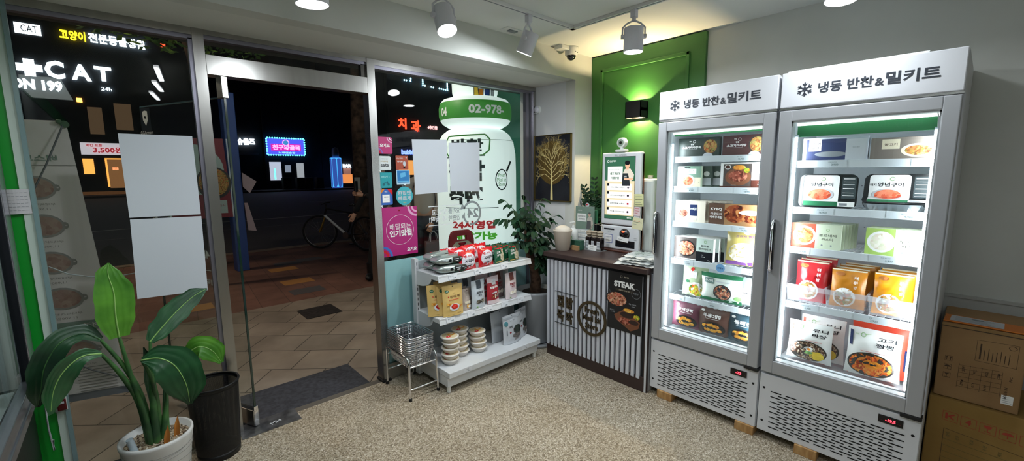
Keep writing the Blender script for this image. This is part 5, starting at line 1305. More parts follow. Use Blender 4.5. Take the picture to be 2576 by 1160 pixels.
# ================================================================== plants
def leafmat(nm, c1, c2, rough=.35):
    m = noise_tint(M(nm, c1, rough), c1, c2, 9, 3)
    return m
lf_b = leafmat('leaf_bright', H('3c741f'), H('5a962e')); lf_d = leafmat('leaf_deep', H('173f24'), H('285a33')); lf_k = leafmat('leaf_dark', H('0f2c1a'), H('1e4428'), .4)
rib_g = M('leaf_rib', H('8fb866'), .4); stem_g = noise_tint(M('stem_green', H('2f5a30'), .45), H('26492a'), H('44733a'), 12, 2)
def blade(p, cl, wd, nrm, mat, fold=.25, NX=6, ribm=None, wave=.0, seed=0, curl=0):
    """cl: centreline points, wd: half widths, nrm: facing direction"""
    cl = [Vector(c) for c in cl]; N = []
    pts = []; ws = []
    n_ = (len(cl)-1)*5
    for i in range(n_+1):
        t = i/n_*(len(cl)-1); k = min(int(t), len(cl)-2); a = t-k
        p0, p1, p2, p3 = cl[max(k-1, 0)], cl[k], cl[k+1], cl[min(k+2, len(cl)-1)]
        pts.append(.5*((2*p1)+(-p0+p2)*a+(2*p0-5*p1+4*p2-p3)*a*a+(-p0+3*p1-3*p2+p3)*a**3))
        w0, w1 = wd[k], wd[k+1]; s_ = a*a*(3-2*a); ws.append(w0*(1-s_)+w1*s_)
    vs = []; nv = Vector(nrm).normalized()
    for i, q in enumerate(pts):
        t = (pts[min(i+1, n_)]-pts[max(i-1, 0)]).normalized()
        nn = (nv-t*nv.dot(t)).normalized(); s_ = t.cross(nn)
        for j in range(-NX, NX+1):
            u = j/NX; ww = ws[i]*(1+wave*.35*math.sin(i*1.7+seed+j*.2)*abs(u))
            off = s_*(u*ww) + nn*(abs(u)*ws[i]*fold) - nn*curl*ws[i]*u*u
            off += nn*wave*ws[i]*.25*math.sin(i*1.3+u*5+seed)*abs(u)
            vs.append(tuple(q+off+nn*.0012*math.sin(j*2.2)))
    L = 2*NX+1; fs = [(i*L+j, i*L+j+1, (i+1)*L+j+1, (i+1)*L+j) for i in range(n_) for j in range(2*NX)]
    p.add(vs, fs, mat, True)
    if ribm: 
        p.tube([q+nv*.0008 for q in pts[:-1]], [.0035*(1-.75*i/n_) for i in range(n_)], ribm, 6)
st = thing('bird_of_paradise_plant', 'tall broad-leaved plant in a white ribbed pot by the left window', 'plant', (0, 0, 0))
PX, PY, PZ = .015, 2.50, .30
pot = M('pot_white', H('d8d8d6'), .4); soil = noise_tint(M('gravel_soil', H('a08c74'), .9), H('5c4a3a'), H('c4b094'), 90, 2, bump=.8)
gro = M('pot_groove', H('8a8a86'), .6)
p = P().lathe([(0,0),(.092,0),(.100,.01),(.134,.27),(.138,.285),(.138,.30),(.128,.30),(.122,.262),(0,.262)], pot, c=(PX,PY,0), n=48)
for k, z0 in enumerate((.255, .235, .205, .18, .15, .12, .09, .06)):
    pts = []
    for i in range(40):
        a = 2*PI*i/40; z = z0+.014*math.sin(a*1+k*1.3)+.004*math.sin(2*a+k); r_ = .100+(z-.01)/.26*.034+.0006
        pts.append((PX+r_*math.cos(a), PY+r_*math.sin(a), z))
    p.tube(pts, .0012, gro, 5, closed=True)
p.build('pot', st)
p = P().lathe([(.123,.268),(.06,.273),(0,.276)], soil, c=(PX,PY,0), n=40)
rg = random.Random(3); gm = [M('gravel_a', H('c9b79c'), .8), M('gravel_b', H('8f7a62'), .8), M('gravel_c', H('e0d6c4'), .8), M('gravel_d', H('5a4434'), .8)]
for k in range(330):
    a = rg.uniform(0, 2*PI); r_ = .118*math.sqrt(rg.random()); p.sphere((PX+r_*math.cos(a), PY+r_*math.sin(a), .2745), rg.uniform(.0028, .0052), gm[rg.randrange(4)], 6, sz=.7)
s_ = p.build('gravel', st); s_['kind'] = 'stuff'
stems = [([(-.005,2.47,.27),(-.02,2.46,.45),(-.045,2.46,.63),(-.064,2.46,.805)], .011, .006),
         ([(.012,2.47,.27),(.016,2.47,.45),(.024,2.47,.60),(.034,2.48,.75)], .014, .006),
         ([(-.012,2.49,.27),(-.03,2.48,.48),(-.075,2.45,.64),(-.125,2.42,.76)], .013, .006),
         ([(.0,2.49,.27),(-.02,2.49,.5),(-.06,2.47,.66),(-.122,2.45,.812)], .012, .006),
         ([(.025,2.50,.27),(.030,2.48,.46),(.022,2.43,.60),(-.003,2.40,.70)], .012, .005),
         ([(.05,2.52,.27),(.062,2.55,.42),(.085,2.60,.52),(.175,2.62,.61)], .012, .005),
         ([(.035,2.49,.27),(.05,2.49,.36),(.066,2.50,.45),(.07,2.51,.53)], .015, .003)]
for pts, r0, r1 in stems:
    q = []; 
    for i in range(13):
        t = i/12*(len(pts)-1); k = min(int(t), len(pts)-2); a = t-k; P0, P1, P2, P3 = [Vector(pts[max(0, min(len(pts)-1, k+d))]) for d in (-1, 0, 1, 2)]
        q.append(.5*((2*P1)+(-P0+P2)*a+(2*P0-5*P1+4*P2-P3)*a*a+(-P0+3*P1-3*P2+P3)*a**3))
    P().tube(q, [r0*1.25*(1-i/12)+r1*(i/12) for i in range(13)], stem_g, 10).build('stem', st)
CD = (.05, -1, .1)
L = [([(-.064,2.46,.805),(-.066,2.46,.90),(-.062,2.47,1.0),(-.072,2.48,1.08),(-.066,2.49,1.128)], [.034,.064,.066,.042,.004], (.15,-1,0), lf_b, .12, .06, 'leaf'),
     ([(.034,2.48,.75),(.075,2.49,.795),(.14,2.505,.86),(.21,2.52,.915),(.27,2.53,.942)], [.018,.046,.055,.040,.003], (-.35,-1,.45), lf_d, .18, .16, 'leaf'),
     ([(-.003,2.40,.70),(.055,2.37,.700),(.105,2.35,.655),(.135,2.34,.56),(.140,2.35,.46)], [.012,.058,.085,.075,.010], (-.15,-1,.45), lf_d, .10, .05, 'leaf'),
     ([(.175,2.62,.61),(.22,2.60,.635),(.27,2.59,.60),(.302,2.58,.53)], [.03,.055,.055,.012], (-.1,-1,.5), lf_b, .15, .1, 'leaf'),
     ([(-.122,2.45,.812),(-.170,2.44,.855),(-.235,2.42,.84),(-.285,2.41,.76),(-.305,2.41,.67),(-.322,2.42,.60)], [.015,.038,.045,.048,.040,.006], (.3,-.7,.7), lf_k, .35, .1, 'leaf'),
     ([(-.125,2.42,.76),(-.180,2.39,.775),(-.235,2.37,.735),(-.268,2.36,.67),(-.285,2.36,.58)], [.012,.030,.048,.052,.010], (.75,-.6,.35), lf_d, .3, .08, 'leaf'),
     ([(.016,2.56,.44),(.018,2.57,.55),(.02,2.575,.63),(.01,2.58,.70)], [.012,.022,.018,.003], (0,-1,0), lf_k, .5, 0, 'leaf')]
for i, (cl, wd, nr, mt, fo, wv, nm) in enumerate(L):
    p = P(); blade(p, cl, wd, nr, mt, fo, 8, rib_g if mt is not lf_k else stem_g, wv, i); p.build('leaf', st)
sh_o = M('sheath_orange', H('b8742c'), .6)
for (x, y, h_, w_, rz) in ((.045,2.42,.09,.012,.1), (.085,2.47,.10,.012,-.2)):
    p = P(); blade(p, [(x,y,.27),(x+.004,y-.004,.27+h_*.5),(x+.012,y,.27+h_)], [w_,w_*.9,.001], (0,-1,.1), sh_o, .5, 4); p.build('dry_sheath', st)
tag(P().cyl((-.062,2.435,.262),(-.078,2.43,.345),.013,M('tube_pale_blue', H('b9c9d4'), .35),n=20).build('watering_tube'), 'pale blue plastic tube stuck in the gravel of the white pot', 'tube')

# ---------------- black mesh bin
mesh = M('bin_mesh_black', H('0a0a0c'), .5)
n, l, b = nodes(mesh)
tc = n.new('ShaderNodeTexCoord'); sp = n.new('ShaderNodeSeparateXYZ'); l.new(tc.outputs['UV'], sp.inputs[0])
def wave_(sock, freq):
    a = n.new('ShaderNodeMath'); a.operation = 'MULTIPLY'; a.inputs[1].default_value = freq; l.new(sock, a.inputs[0])
    f = n.new('ShaderNodeMath'); f.operation = 'FRACT'; l.new(a.outputs[0], f.inputs[0])
    g = n.new('ShaderNodeMath'); g.operation = 'LESS_THAN'; g.inputs[1].default_value = .6; l.new(f.outputs[0], g.inputs[0]); return g
a1 = wave_(sp.outputs[0], 240); a2 = wave_(sp.outputs[1], 120); mx = n.new('ShaderNodeMath'); mx.operation = 'MAXIMUM'
l.new(a1.outputs[0], mx.inputs[0]); l.new(a2.outputs[0], mx.inputs[1]); l.new(mx.outputs[0], b.inputs['Alpha'])
wb = thing('mesh_waste_bin', 'tall black wire mesh waste bin between the plant and the door', 'waste bin', (.262, 2.665, 0))
hb, rb_, rt_ = .405, .098, .118
p = P(); N_ = 48; vs = []; fs = []
for i in range(N_+1):
    a = 2*PI*i/N_
    for z in (.035, .39): r_ = rb_+(rt_-rb_)*z/hb; vs.append((r_*math.cos(a), r_*math.sin(a), z))
p.add(vs, [(2*i, 2*i+2, 2*i+3, 2*i+1) for i in range(N_)], mesh, True)
mo = p.build('mesh_wall', wb)
uvl = mo.data.uv_layers.new(name='uv')
for poly in mo.data.polygons:
    for li in poly.loop_indices:
        vi = mo.data.loops[li].vertex_index; uvl.data[li].uv = ((vi//2)/N_, vi % 2)
P().tube([(rt_*math.cos(2*PI*i/40), rt_*math.sin(2*PI*i/40), hb) for i in range(40)], .006, black_m, 8, closed=True).lathe([(rt_-.003,.385),(rt_,.385),(rt_,.402)], black_m, n=40).build('rim', wb)
P().lathe([(0,.01),(rb_-.004,.01),(rb_,.0),(rb_+.002,.036),(rb_-.001,.036)], black_m, n=40).build('base', wb)

# ---------------- money tree in the grey pot
mt = thing('money_tree_plant', 'leafy money tree in a big grey pot in the window corner', 'plant', (0, 0, 0))
gp_ = M('pot_grey', H('9fa3a8'), .4); bark = noise_tint(M('bark_brown', H('5a4034'), .9), H('3c2a22'), H('6f5444'), 25, 4, bump=.6)
QX, QY = 2.625, 2.575
P().lathe([(0,.02),(.135,.02),(.140,.03),(.165,.44),(.172,.455),(.172,.475),(.162,.475),(.158,.45),(0,.44)], gp_, c=(QX,QY,0), n=44).lathe([(0,0),(.115,0),(.13,.02),(0,.02)], black_rub, c=(QX,QY,0), n=32).build('pot', mt)
P().lathe([(.158,.445),(.08,.452),(0,.455)], noise_tint(M('dark_soil', H('2c231d'), .95), H('1c1612'), H('3c3028'), 60), c=(QX,QY,0), n=32).build('soil', mt)
P().lathe([(0,.012),(.19,.012),(.20,.03),(.205,.03),(.195,0),(0,0)], gp_, c=(QX,QY,0), n=40).build('saucer', mt)
P().tube([(QX-.01,QY,.44),(QX-.012,QY-.01,.55),(QX-.03,QY-.01,.66),(QX-.075,QY,.78),(QX-.10,QY,.92),(QX-.11,QY,1.05)], [.052,.046,.040,.036,.030,.018], bark, 12).build('trunk', mt)
P().tube([(QX-.02,QY,.62),(QX+.02,QY-.03,.72),(QX+.04,QY-.05,.86)], [.03,.022,.014], bark, 10).build('trunk', mt)
lf_m = leafmat('leaf_money_tree', H('0c2416'), H('1b3f26'), .6)
nodes(lf_m)[2].inputs['Specular IOR Level'].default_value = .2
def leaflets(p, base, tip, n_, ln, mat, rnd):
    base, tip = Vector(base), Vector(tip)
    p.tube([base, base.lerp(tip, .5)+Vector((0,0,.015)), tip], [.0035,.0028,.0018], M('twig_green', H('3f5a34'), .6), 5)
    for k in range(n_):
        t = .30+.70*k/(n_-1) if n_ > 1 else 1; q = base.lerp(tip, t)+Vector((0,0,.015*math.sin(t*PI)))
        for s_ in ((-1, 1) if k < n_-1 else (0,)):
            d = (tip-base).normalized(); a = rnd.uniform(.6, 1.1)*s_
            dv = Vector((d.x*math.cos(a)-d.y*math.sin(a), d.x*math.sin(a)+d.y*math.cos(a), 0))
            if dv.length < .1: dv = Vector((rnd.uniform(-1,1), rnd.uniform(-1,1), 0))
            dv.normalize(); dv = (dv+Vector((0,0,rnd.uniform(-1.1,-.2)))).normalized()*ln*rnd.uniform(.75, 1.15)
            nr = Vector((rnd.uniform(-.4,.4), rnd.uniform(-.8,-.1), 1))
            blade(p, [q, q+dv*.35+Vector((0,0,.004)), q+dv*.7, q+dv+Vector((0,0,-.008))], [.002, ln*.24, ln*.22, .001], nr, mat, .2, 2)
rnd = random.Random(21)
tops = [((2.48,2.55,1.05),(2.20,2.50,1.28)), ((2.48,2.55,1.05),(2.13,2.48,1.14)), ((2.50,2.55,1.0),(2.33,2.42,1.20)), ((2.51,2.57,1.05),(2.62,2.5,1.27)), ((2.52,2.55,1.02),(2.74,2.44,1.12)), ((2.53,2.55,.95),(2.70,2.45,.98)),
        ((2.48,2.55,.95),(2.27,2.44,1.03)), ((2.50,2.52,.9),(2.22,2.44,.95)), ((2.52,2.5,1.0),(2.45,2.40,1.13)), ((2.54,2.52,.9),(2.56,2.42,.95)), ((2.60,2.54,.85),(2.62,2.42,.84)), ((2.6,2.54,.8),(2.55,2.40,.80)),
        ((2.5,2.55,.9),(2.36,2.42,.90)), ((2.62,2.55,.84),(2.70,2.43,.80)), ((2.6,2.54,.75),(2.60,2.42,.68)), ((2.5,2.58,1.05),(2.50,2.60,1.30)), ((2.55,2.56,.95),(2.67,2.52,1.15)), ((2.50,2.54,1.0),(2.38,2.46,1.10)), ((2.56,2.5,.80),(2.50,2.40,.72)),
        ((2.5,2.53,1.0),(2.28,2.45,1.12)), ((2.52,2.52,.95),(2.42,2.41,1.02)), ((2.5,2.5,.9),(2.40,2.40,.93)), ((2.55,2.52,1.0),(2.62,2.42,1.08)), ((2.56,2.52,.9),(2.68,2.43,.93)), ((2.6,2.52,.8),(2.62,2.41,.76)), ((2.55,2.5,.85),(2.54,2.40,.88)), ((2.5,2.55,1.05),(2.42,2.46,1.22)), ((2.6,2.5,.72),(2.56,2.41,.66)),
        ((2.53,2.55,1.0),(2.56,2.44,1.06)), ((2.55,2.55,.9),(2.64,2.44,.90)), ((2.55,2.55,.85),(2.48,2.40,.86)), ((2.60,2.55,.75),(2.66,2.43,.73))]
for i, (a, b_) in enumerate(tops):
    p = P(); leaflets(p, a, b_, 4, .075 if i > 5 else .085, lf_m, rnd); p.build('leafy_branch', mt)
# ---------------- zz plant on the counter
zz = thing('zamioculcas_plant', 'dark glossy-leaved plant on the counter left of the kiosk', 'plant', (0, 0, 0))
P().lathe([(0,0),(.055,0),(.075,.12),(.075,.13),(.065,.13),(.06,.11),(0,.11)], M('pot_black', H('18181a'), .4), c=(2.985,2.235,CT), n=28).build('pot', zz)
rnd = random.Random(9)
for (x, y, z) in ((2.95,2.31,1.36),(2.96,2.21,1.42),(2.93,2.28,1.24),(3.0,2.15,1.27),(2.95,2.27,1.30),(2.93,2.22,1.20),(3.02,2.24,1.30),(2.95,2.165,1.17),(2.96,2.19,1.25),(2.92,2.25,1.12),(2.98,2.14,1.10),(2.93,2.16,1.08)):
    p = P(); b0 = Vector((2.985,2.235,CT+.10)); t0 = Vector((x,y,z)); mid = b0.lerp(t0, .55)+Vector((.0,0,.03))
    pts = [b0, mid, t0]; p.tube(pts, [.006,.005,.002], stem_g, 6)
    for k in range(9):
        t = .25+.75*k/8; q = b0.lerp(mid, t/.55) if t < .55 else mid.lerp(t0, (t-.55)/.45)
        for s_ in (-1, 1):
            dv = Vector((rnd.uniform(-.35,.15), s_*.8, .45)).normalized()*.048
            q2 = Vector((min(q.x, 3.02), min(max(q.y, 2.07), 2.285), q.z))
            blade(p, [q, q+dv*.4, q+dv*.8, q+dv], [.002,.013,.011,.001], (-1, 0, .6), lf_m, .2, 2)
    p.build('stem_with_leaflets', zz)
tag(P().ell(frame((2.885,2.225,1.215),(0,-1,0),(0,0,1)),0,0,.020,.018,PRINT_LG,0).ell(frame((2.885,2.225,1.215),(0,-1,0),(0,0,1)),-.004,.003,.008,.007,PRINT_R,.001).cyl((2.887,2.225,1.215),(2.95,2.235,1.10),.0015,WHITE,n=5).build('plant_pick'), 'small round white pick in the counter plant', 'plant pick')
# ================================================================== papers and stickers on the glass
paper = M('paper_white', H('c9ced6'), .6)
def sheet_(poly, label, mt=paper, y=2.807, name='paper_sheet', cat='paper', th=.0008, curl=.0):
    fr = lambda u, v, e=0: (u, y-e, v)
    p = P(); n_ = len(poly)
    cx = sum(a for a, b_ in poly)/n_; cz = sum(b_ for a, b_ in poly)/n_
    a_ = [(u, y-th, v) for u, v in poly]; b_ = [(u, y, v) for u, v in poly]
    p.add(a_+b_, [list(range(n_)), list(range(n_, 2*n_))[::-1]]+[(i, (i+1) % n_, (i+1) % n_+n_, i+n_) for i in range(n_)], mt)
    return p, fr, (lambda: tag(p.build(name), label, cat))
for poly, lb in (([(.022,1.292),(.308,1.288),(.307,1.697),(.020,1.697)], 'upper of the two white paper sheets on the left window'),
                 ([(.012,.883),(.302,.872),(.309,1.278),(.023,1.283)], 'lower of the two white paper sheets on the left window'),
                 ([(1.600,1.338),(1.885,1.347),(1.888,1.745),(1.588,1.735)], 'white paper sheet on the right window, next to the stickers'),
                 ([(1.912,1.350),(2.198,1.338),(2.207,1.735),(1.905,1.722)], 'white paper sheet on the right window, in front of the balloon')):
    sheet_(poly, lb)[2]()
def rpoly(x0, z0, x1, z1, r=.012):
    o = []
    for cx, cz, a0 in ((x1-r, z1-r, 0), (x0+r, z1-r, PI/2), (x0+r, z0+r, PI), (x1-r, z0+r, 1.5*PI)):
        for k in range(5): a = a0+k*PI/8; o.append((cx+r*math.cos(a), cz+r*math.sin(a)))
    return o[::1]
pink = M('sticker_pink', H('b8286e'), .4); ltp = M('sticker_light_pink', H('e2a8c8'), .5); vio = M('sticker_violet', H('7a6cc0'), .5)
def st_(x0, z0, x1, z1, mt, label, items, r=.010, name='window_sticker'):
    p, fr, fin = sheet_(rpoly(x0, z0, x1, z1, r), label, mt, name=name, cat='sticker')
    f = lambda u, v, e=0: (x0+u, 2.8062-e, z0+v)
    deco(p, f, x1-x0, z1-z0, items); fin()
st_(1.322, 1.628, 1.433, 1.742, pink, 'small square pink sticker at the top of the window stickers', [('a', .99, .99, .34, .34, .06, ltp, PI, 1.5*PI), ('a', .99, .99, .20, .20, .05, PRINT_W, PI, 1.5*PI), ('a', .01, .01, .34, .34, .06, vio, 0, .5*PI), ('a', .01, .01, .20, .20, .05, PRINT_R, 0, .5*PI), ('t', .5, .5, .22, '요기요', PRINT_W, .04, .66)])
st_(1.322, 1.517, 1.418, 1.612, M('sticker_white_grey', H('d9dfde'), .5), 'white square sticker reading eats', [('t', .5, .80, .07, '배달앱', PRINT_GY, .0, .5), ('t', .48, .62, .12, 'coupang', M('print_tan', H('b89a5a'), .5), .0, .56), ('t', .5, .36, .22, 'eats', PRINT_K, .01, .6)], .012)
st_(1.322, 1.394, 1.420, 1.500, M('sticker_teal', H('1f9aa2'), .4), 'teal sticker with a small scooter', [('t', .5, .72, .16, '배민1', M('teal_pale', H('8fd0d2'), .5), .02, .6), ('e', .35, .22, .09, .09, M('teal_dark', H('14606c'), .5)), ('e', .72, .22, .09, .09, M('teal_dark')), ('p', [(.3,.25),(.5,.3),(.7,.25),(.68,.42),(.6,.45),(.6,.35),(.42,.36)], M('teal_dark'))], .004)
st_(1.322, 1.275, 1.418, 1.385, M('sticker_blue', H('2f62b4'), .4), 'blue sticker with a white card and rainbow corner', [('p', [(.0,.8),(.2,1),(.4,1),(.0,.6)], PRINT_O), ('p', [(.6,1),(1,.6),(1,.9),(.9,1)], PRINT_R), ('r', .20, .14, .78, .66, PRINT_LG), ('r', .24, .18, .74, .62, PRINT_W), ('t', .5, .50, .08, '제로페이', PRINT_N, .02, .36), ('r', .3, .3, .68, .32, PRINT_GY), ('t', .5, .84, .1, '배달', PRINT_W, .0)])
st_(1.455, 1.520, 1.552, 1.617, M('sticker_rust', H('a8482e'), .4), 'rust red sticker with a small figure', [('t', .32, .80, .12, '오늘 뭐먹지', PRINT_W, .0, .5), ('t', .34, .58, .12, '땡겨요!', PRINT_W, .02, .46), ('e', .68, .42, .12, .14, PRINT_LG, .18), ('e', .66, .16, .08, .08, PRINT_K), ('e', .84, .86, .05, .05, PRINT_LG)], .004)
st_(1.455, 1.415, 1.560, 1.518, M('sticker_pale_blue', H('b4d4e4'), .35), 'pale blue framed sticker with a blue screen', [('r', .06, .12, .94, .94, M('blue_deep', H('1f78b8'), .4)), ('p', [(.3,.45),(.7,.55),(.66,.84),(.28,.76)], M('blue_light', H('5fb0dc'), .4)), ('r', .1, .16, .9, .24, M('blue_light'))], .004)
p, fr, fin = sheet_([(1.512+.067*math.cos(k*PI/18), 1.332+.067*math.sin(k*PI/18)) for k in range(36)], 'round turquoise sticker above the big pink poster', M('sticker_turquoise', H('3aa8b4'), .4), name='window_sticker', cat='sticker')
f = lambda u, v, e=0: (1.445+u, 2.8062-e, 1.265+v); deco(p, f, .134, .134, [('t', .5, .66, .24, '한집만', PRINT_LG, .03, .78), ('t', .5, .38, .24, '빠르게', PRINT_LG, .03, .78), ('t', .5, .14, .07, '배민1', PRINT_Y, .0)]); fin()
p, fr, fin = sheet_([(1.320,.905),(1.602,.905),(1.606,1.253),(1.324,1.257)], 'big magenta delivery poster on the right window', M('poster_magenta', H('b01e74'), .4), name='window_poster', cat='poster')
f = lambda u, v, e=0: (1.322+u, 2.8062-e, .905+v); w, h = .282, .350
p.ring(f, w, h, .075, .075, .016, ltp, .0008, a0=PI, a1=1.5*PI); p.ring(f, w, h, .045, .045, .013, ltp, .0009, a0=PI, a1=1.5*PI)
p.ring(f, 0, 0, .078, .078, .018, M('arc_blue', H('3a6ec0'), .5), .0008, a0=0, a1=.5*PI); p.ring(f, 0, 0, .050, .050, .016, PRINT_R, .0009, a0=0, a1=.5*PI)
p.ring(f, w*.51, h*.53, .108, .108, .0022, PRINT_W, .001, n=60)
p.text(f, w*.52, h*.60, .044, '배달되는', PRINT_W, .0, width=.165); p.text(f, w*.52, h*.46, .048, '인기맛집', PRINT_W, .05, width=.175); p.text(f, w*.82, h*.10, .03, '요기요', PRINT_W, .05, width=.08); p.ell(f, w*.50, h*.93, .007, .006, PRINT_DR, .001)
fin()
# hand-written note and red switch on the left jamb
p = P(); fN = lambda u, v, e=0: (-.362+u, 2.776-e-.004*math.sin(u*60), 1.338+v)
p.rect(fN, 0, 0, .072, .106, M('note_white', H('c9c8cc'), .7), 0, n=8, k=2)
for k in range(6):
    for q in range(5): p.rect(fN, .008+q*.012, .09-k*.015, .008+q*.012+.009, .0915-k*.015, PRINT_GY, .0006)
tag(p.build('paper_note'), 'hand-written white note stuck across the green jamb', 'paper note')
c = thing('door_switch', 'small dark red switch box low on the white jamb', 'switch', (-.300, 2.785, .42))
P().box(-.02,-.012,0,.022,0,.095,M('switch_white', H('c8cac8'), .5),.004).build('back_box', c)
P().box(-.010,-.022,.006,.020,-.012,.060,M('switch_red', H('5a1418'), .25),.004).box(-.004,-.0235,.04,.014,-.0215,.05,PRINT_LG).build('red_cover', c)
tag(P().tube([(-.345,2.77,.50),(-.347,2.768,.36),(-.340,2.765,.25),(-.338,2.765,.30)], .0035, PRINT_LG, 6).build('hanging_cable'), 'loose white cable hanging beside the red switch', 'cable')

# ================================================================== left display case (seen at the very edge)
c = thing('display_case', 'large steel-framed glass display case along the left edge of the photo', 'display case', (0, 0, 0))
alu = M('case_aluminium', H('b9bcc6'), .25, .85); FXL = -.347
case_b = M('case_black', H('101214'), .4)
p = P().box(-1.05, -1.6, 0, FXL-.04, 2.74, .60, case_b, .004)
p.box(FXL-.05, -1.6, .0, FXL-.03, 2.74, .60, case_b).box(-1.05, 2.70, .6, FXL-.04, 2.74, 2.05, M('case_side_white', H('c8cacc'), .5))
p.box(-1.05, -1.6, .6, -1.02, 2.6, 2.05, M('case_in_pale', H('b8ccc0'), .5)).box(-1.05, -1.6, 2.02, FXL-.04, 2.62, 2.06, case_b)
p.box(-1.03, -1.6, .60, FXL-.05, 2.58, .63, M('case_floor', H('c0c8c8'), .5))
p.build('cabinet_body', c)
for k, (ya, yb) in enumerate(((1.76, 2.74), (.76, 1.74), (-.24, .74), (-1.26, -.26))):
    d = P()
    d.box(FXL-.035, yb-.12, .62, FXL, yb-.03, 1.80, alu, .003).box(FXL-.034, yb-.03, .62, FXL-.001, yb, 1.80, M('case_frame_dark', H('77787a'), .35, .6), .002).box(FXL-.035, ya, .62, FXL, ya+.055, 1.80, alu, .003)
    d.box(FXL-.035, ya, .60, FXL, yb, .655, alu, .003).box(FXL-.035, ya, 1.755, FXL, yb, 1.81, alu, .003)
    d.box(FXL-.030, yb-.135, .65, FXL-.004, yb-.118, 1.76, PRINT_K)
    do = d.build('door', c)
    P().box(FXL-.022, ya+.05, .65, FXL-.018, yb-.125, 1.76, GL).build('glass_pane', do)
P().box(FXL-.004, 2.62, .645, FXL+.010, 2.665, .675, WHITE, .003).build('corner_clip', c)
p = P().box(FXL-.03, -1.6, .565, FXL+.006, 2.745, .600, alu, .003); p.build('bumper_rail', c)
hdr = P().box(FXL-.04, -1.6, 1.82, FXL-.012, 2.74, 1.985, M('fascia_grey', H('8f9496'), .5)).box(FXL-.04, -1.6, 1.985, FXL-.008, 2.74, 2.10, M('fascia_green', H('1a7a3a'), .45))
fb_ = frame((FXL-.012, 0, 0), (0,1,0), (0,0,1))
for yy in (2.0, .7): hdr.text(fb_, yy, 1.90, .060, 'Enjoy the cook', M('fascia_letters', H('c2c6c8'), .5), .0, width=.55)
hdr.text(fb_, 2.45, 1.91, .075, '반찬', M('fascia_letters'), .04, width=.17)
hdr.build('fascia', c)
area('lamp', (-.62, 1.9, 2.0), .9, 7, (.9,1,.96), (0,0,-1), 'SQUARE', parent=c)
for z in (.95, 1.25, 1.52): P().box(-1.02, -1.6, z, FXL-.30, 2.58, z+.012, M('case_shelf', H('c4ccc8'), .4)).build('shelf', c)

# ================================================================== cardboard boxes by the right freezer
card = noise_tint(M('cardboard', H('9c7a52'), .8), H('94724b'), H('a48259'), 4, 3); card2 = noise_tint(M('cardboard_yellow', H('94743a'), .8), H('8c6c34'), H('9c7c42'), 4, 3)
tape = M('packing_tape', H('9a7a50'), .25); pr_b = M('box_print_brown', H('4a3828'), .7); pr_r = M('box_print_red', H('a8402c'), .7)
BX = 2.72
def at_box(p, f):
    return p
c = thing('cardboard_box', 'upper brown cardboard box with the orange envelope on top', 'box', (0, 0, 0))
p = P().box(BX, -.19, .452, RX_-.03, .068, .80, card, .004)
f = fX(BX, .068, .452); w, h = .258, .348
p.rect(f, 0, h-.016, w, h-.012, pr_b, .0004); p.rect(f, .0, h-.012, w, h, tape, .0006)
for q in range(3):
    u, v = .035, .185-q*.040
    p.ring(f, u, v, .017, .017, .0015, pr_b, .0006, n=4, a0=PI/4, a1=PI/4+2*PI)
    if q == 0: p.line(f, [(u-.006, v-.008), (u-.006, v+.008)], .002, pr_b, .0007).line(f, [(u+.006, v-.008), (u+.006, v+.008)], .002, pr_b, .0007).poly(f, [(u-.010, v+.004),(u-.002, v+.004),(u-.006, v+.010)], pr_b, .0007).poly(f, [(u+.002, v+.004),(u+.010, v+.004),(u+.006, v+.010)], pr_b, .0007)
    elif q == 1: p.ell(f, u, v, .010, .008, pr_b, .0007, 12, a0=0, a1=PI).line(f, [(u, v), (u, v-.010)], .0015, pr_b, .0007)
    else: p.poly(f, [(u-.008, v+.009),(u+.008, v+.009),(u, v)], pr_b, .0007).line(f, [(u, v), (u, v-.009)], .0015, pr_b, .0007).line(f, [(u-.006, v-.009), (u+.006, v-.009)], .0015, pr_b, .0007)
for v in (.185, .168, .15, .13, .11, .085): p.line(f, [(.07, v-.02), (.20, v-.01)], .001, pr_b, .0006)
for u in (.07, .105, .14, .17, .2): p.line(f, [(u, .06), (u, .172)], .001, pr_b, .0006)
for (u, v, t_) in ((.085,.15,'SIZE'), (.12,.15,'PCS'), (.155,.15,'KGS'), (.19,.15,'CBM'), (.085,.085,'ITEM'), (.12,.085,'QTY'), (.155,.085,'N.W'), (.215,.085,'MADE IN'), (.225,.15,'PVC')):
    p.text(f, u, v, .009, t_, pr_b, .01, tilt=PI/2, e=.001)
p.line(f, [(.115,.2),(.115,.295),(.235,.30),(.235,.20),(.115,.2)], .0012, pr_b, .0006)
for q in range(8):
    u = .128+q*.012; p.line(f, [(u, .21), (u, .21+.07*(1 if q == 0 else .55+.1*(q % 3)))], .005 if q == 0 else .0022, pr_b, .0007)
p.ring(f, .218, .285, .012, .010, .002, pr_b, .0007, n=20)
p.rect(f, .205, .035, .240, .075, PRINT_W, .0008)
for q in range(4): p.rect(f, .209, .042+q*.008, .236-.004*q, .0435+q*.008, PRINT_GY, .0012)
p.build('carton', c)
c = thing('cardboard_box', 'lower yellowish cardboard box printed with red handling marks', 'box', (0, 0, 0))
p = P().box(BX-.02, -.42, .0, RX_-.03, .078, .45, card2, .005)
f = fX(BX-.02, .078, 0)
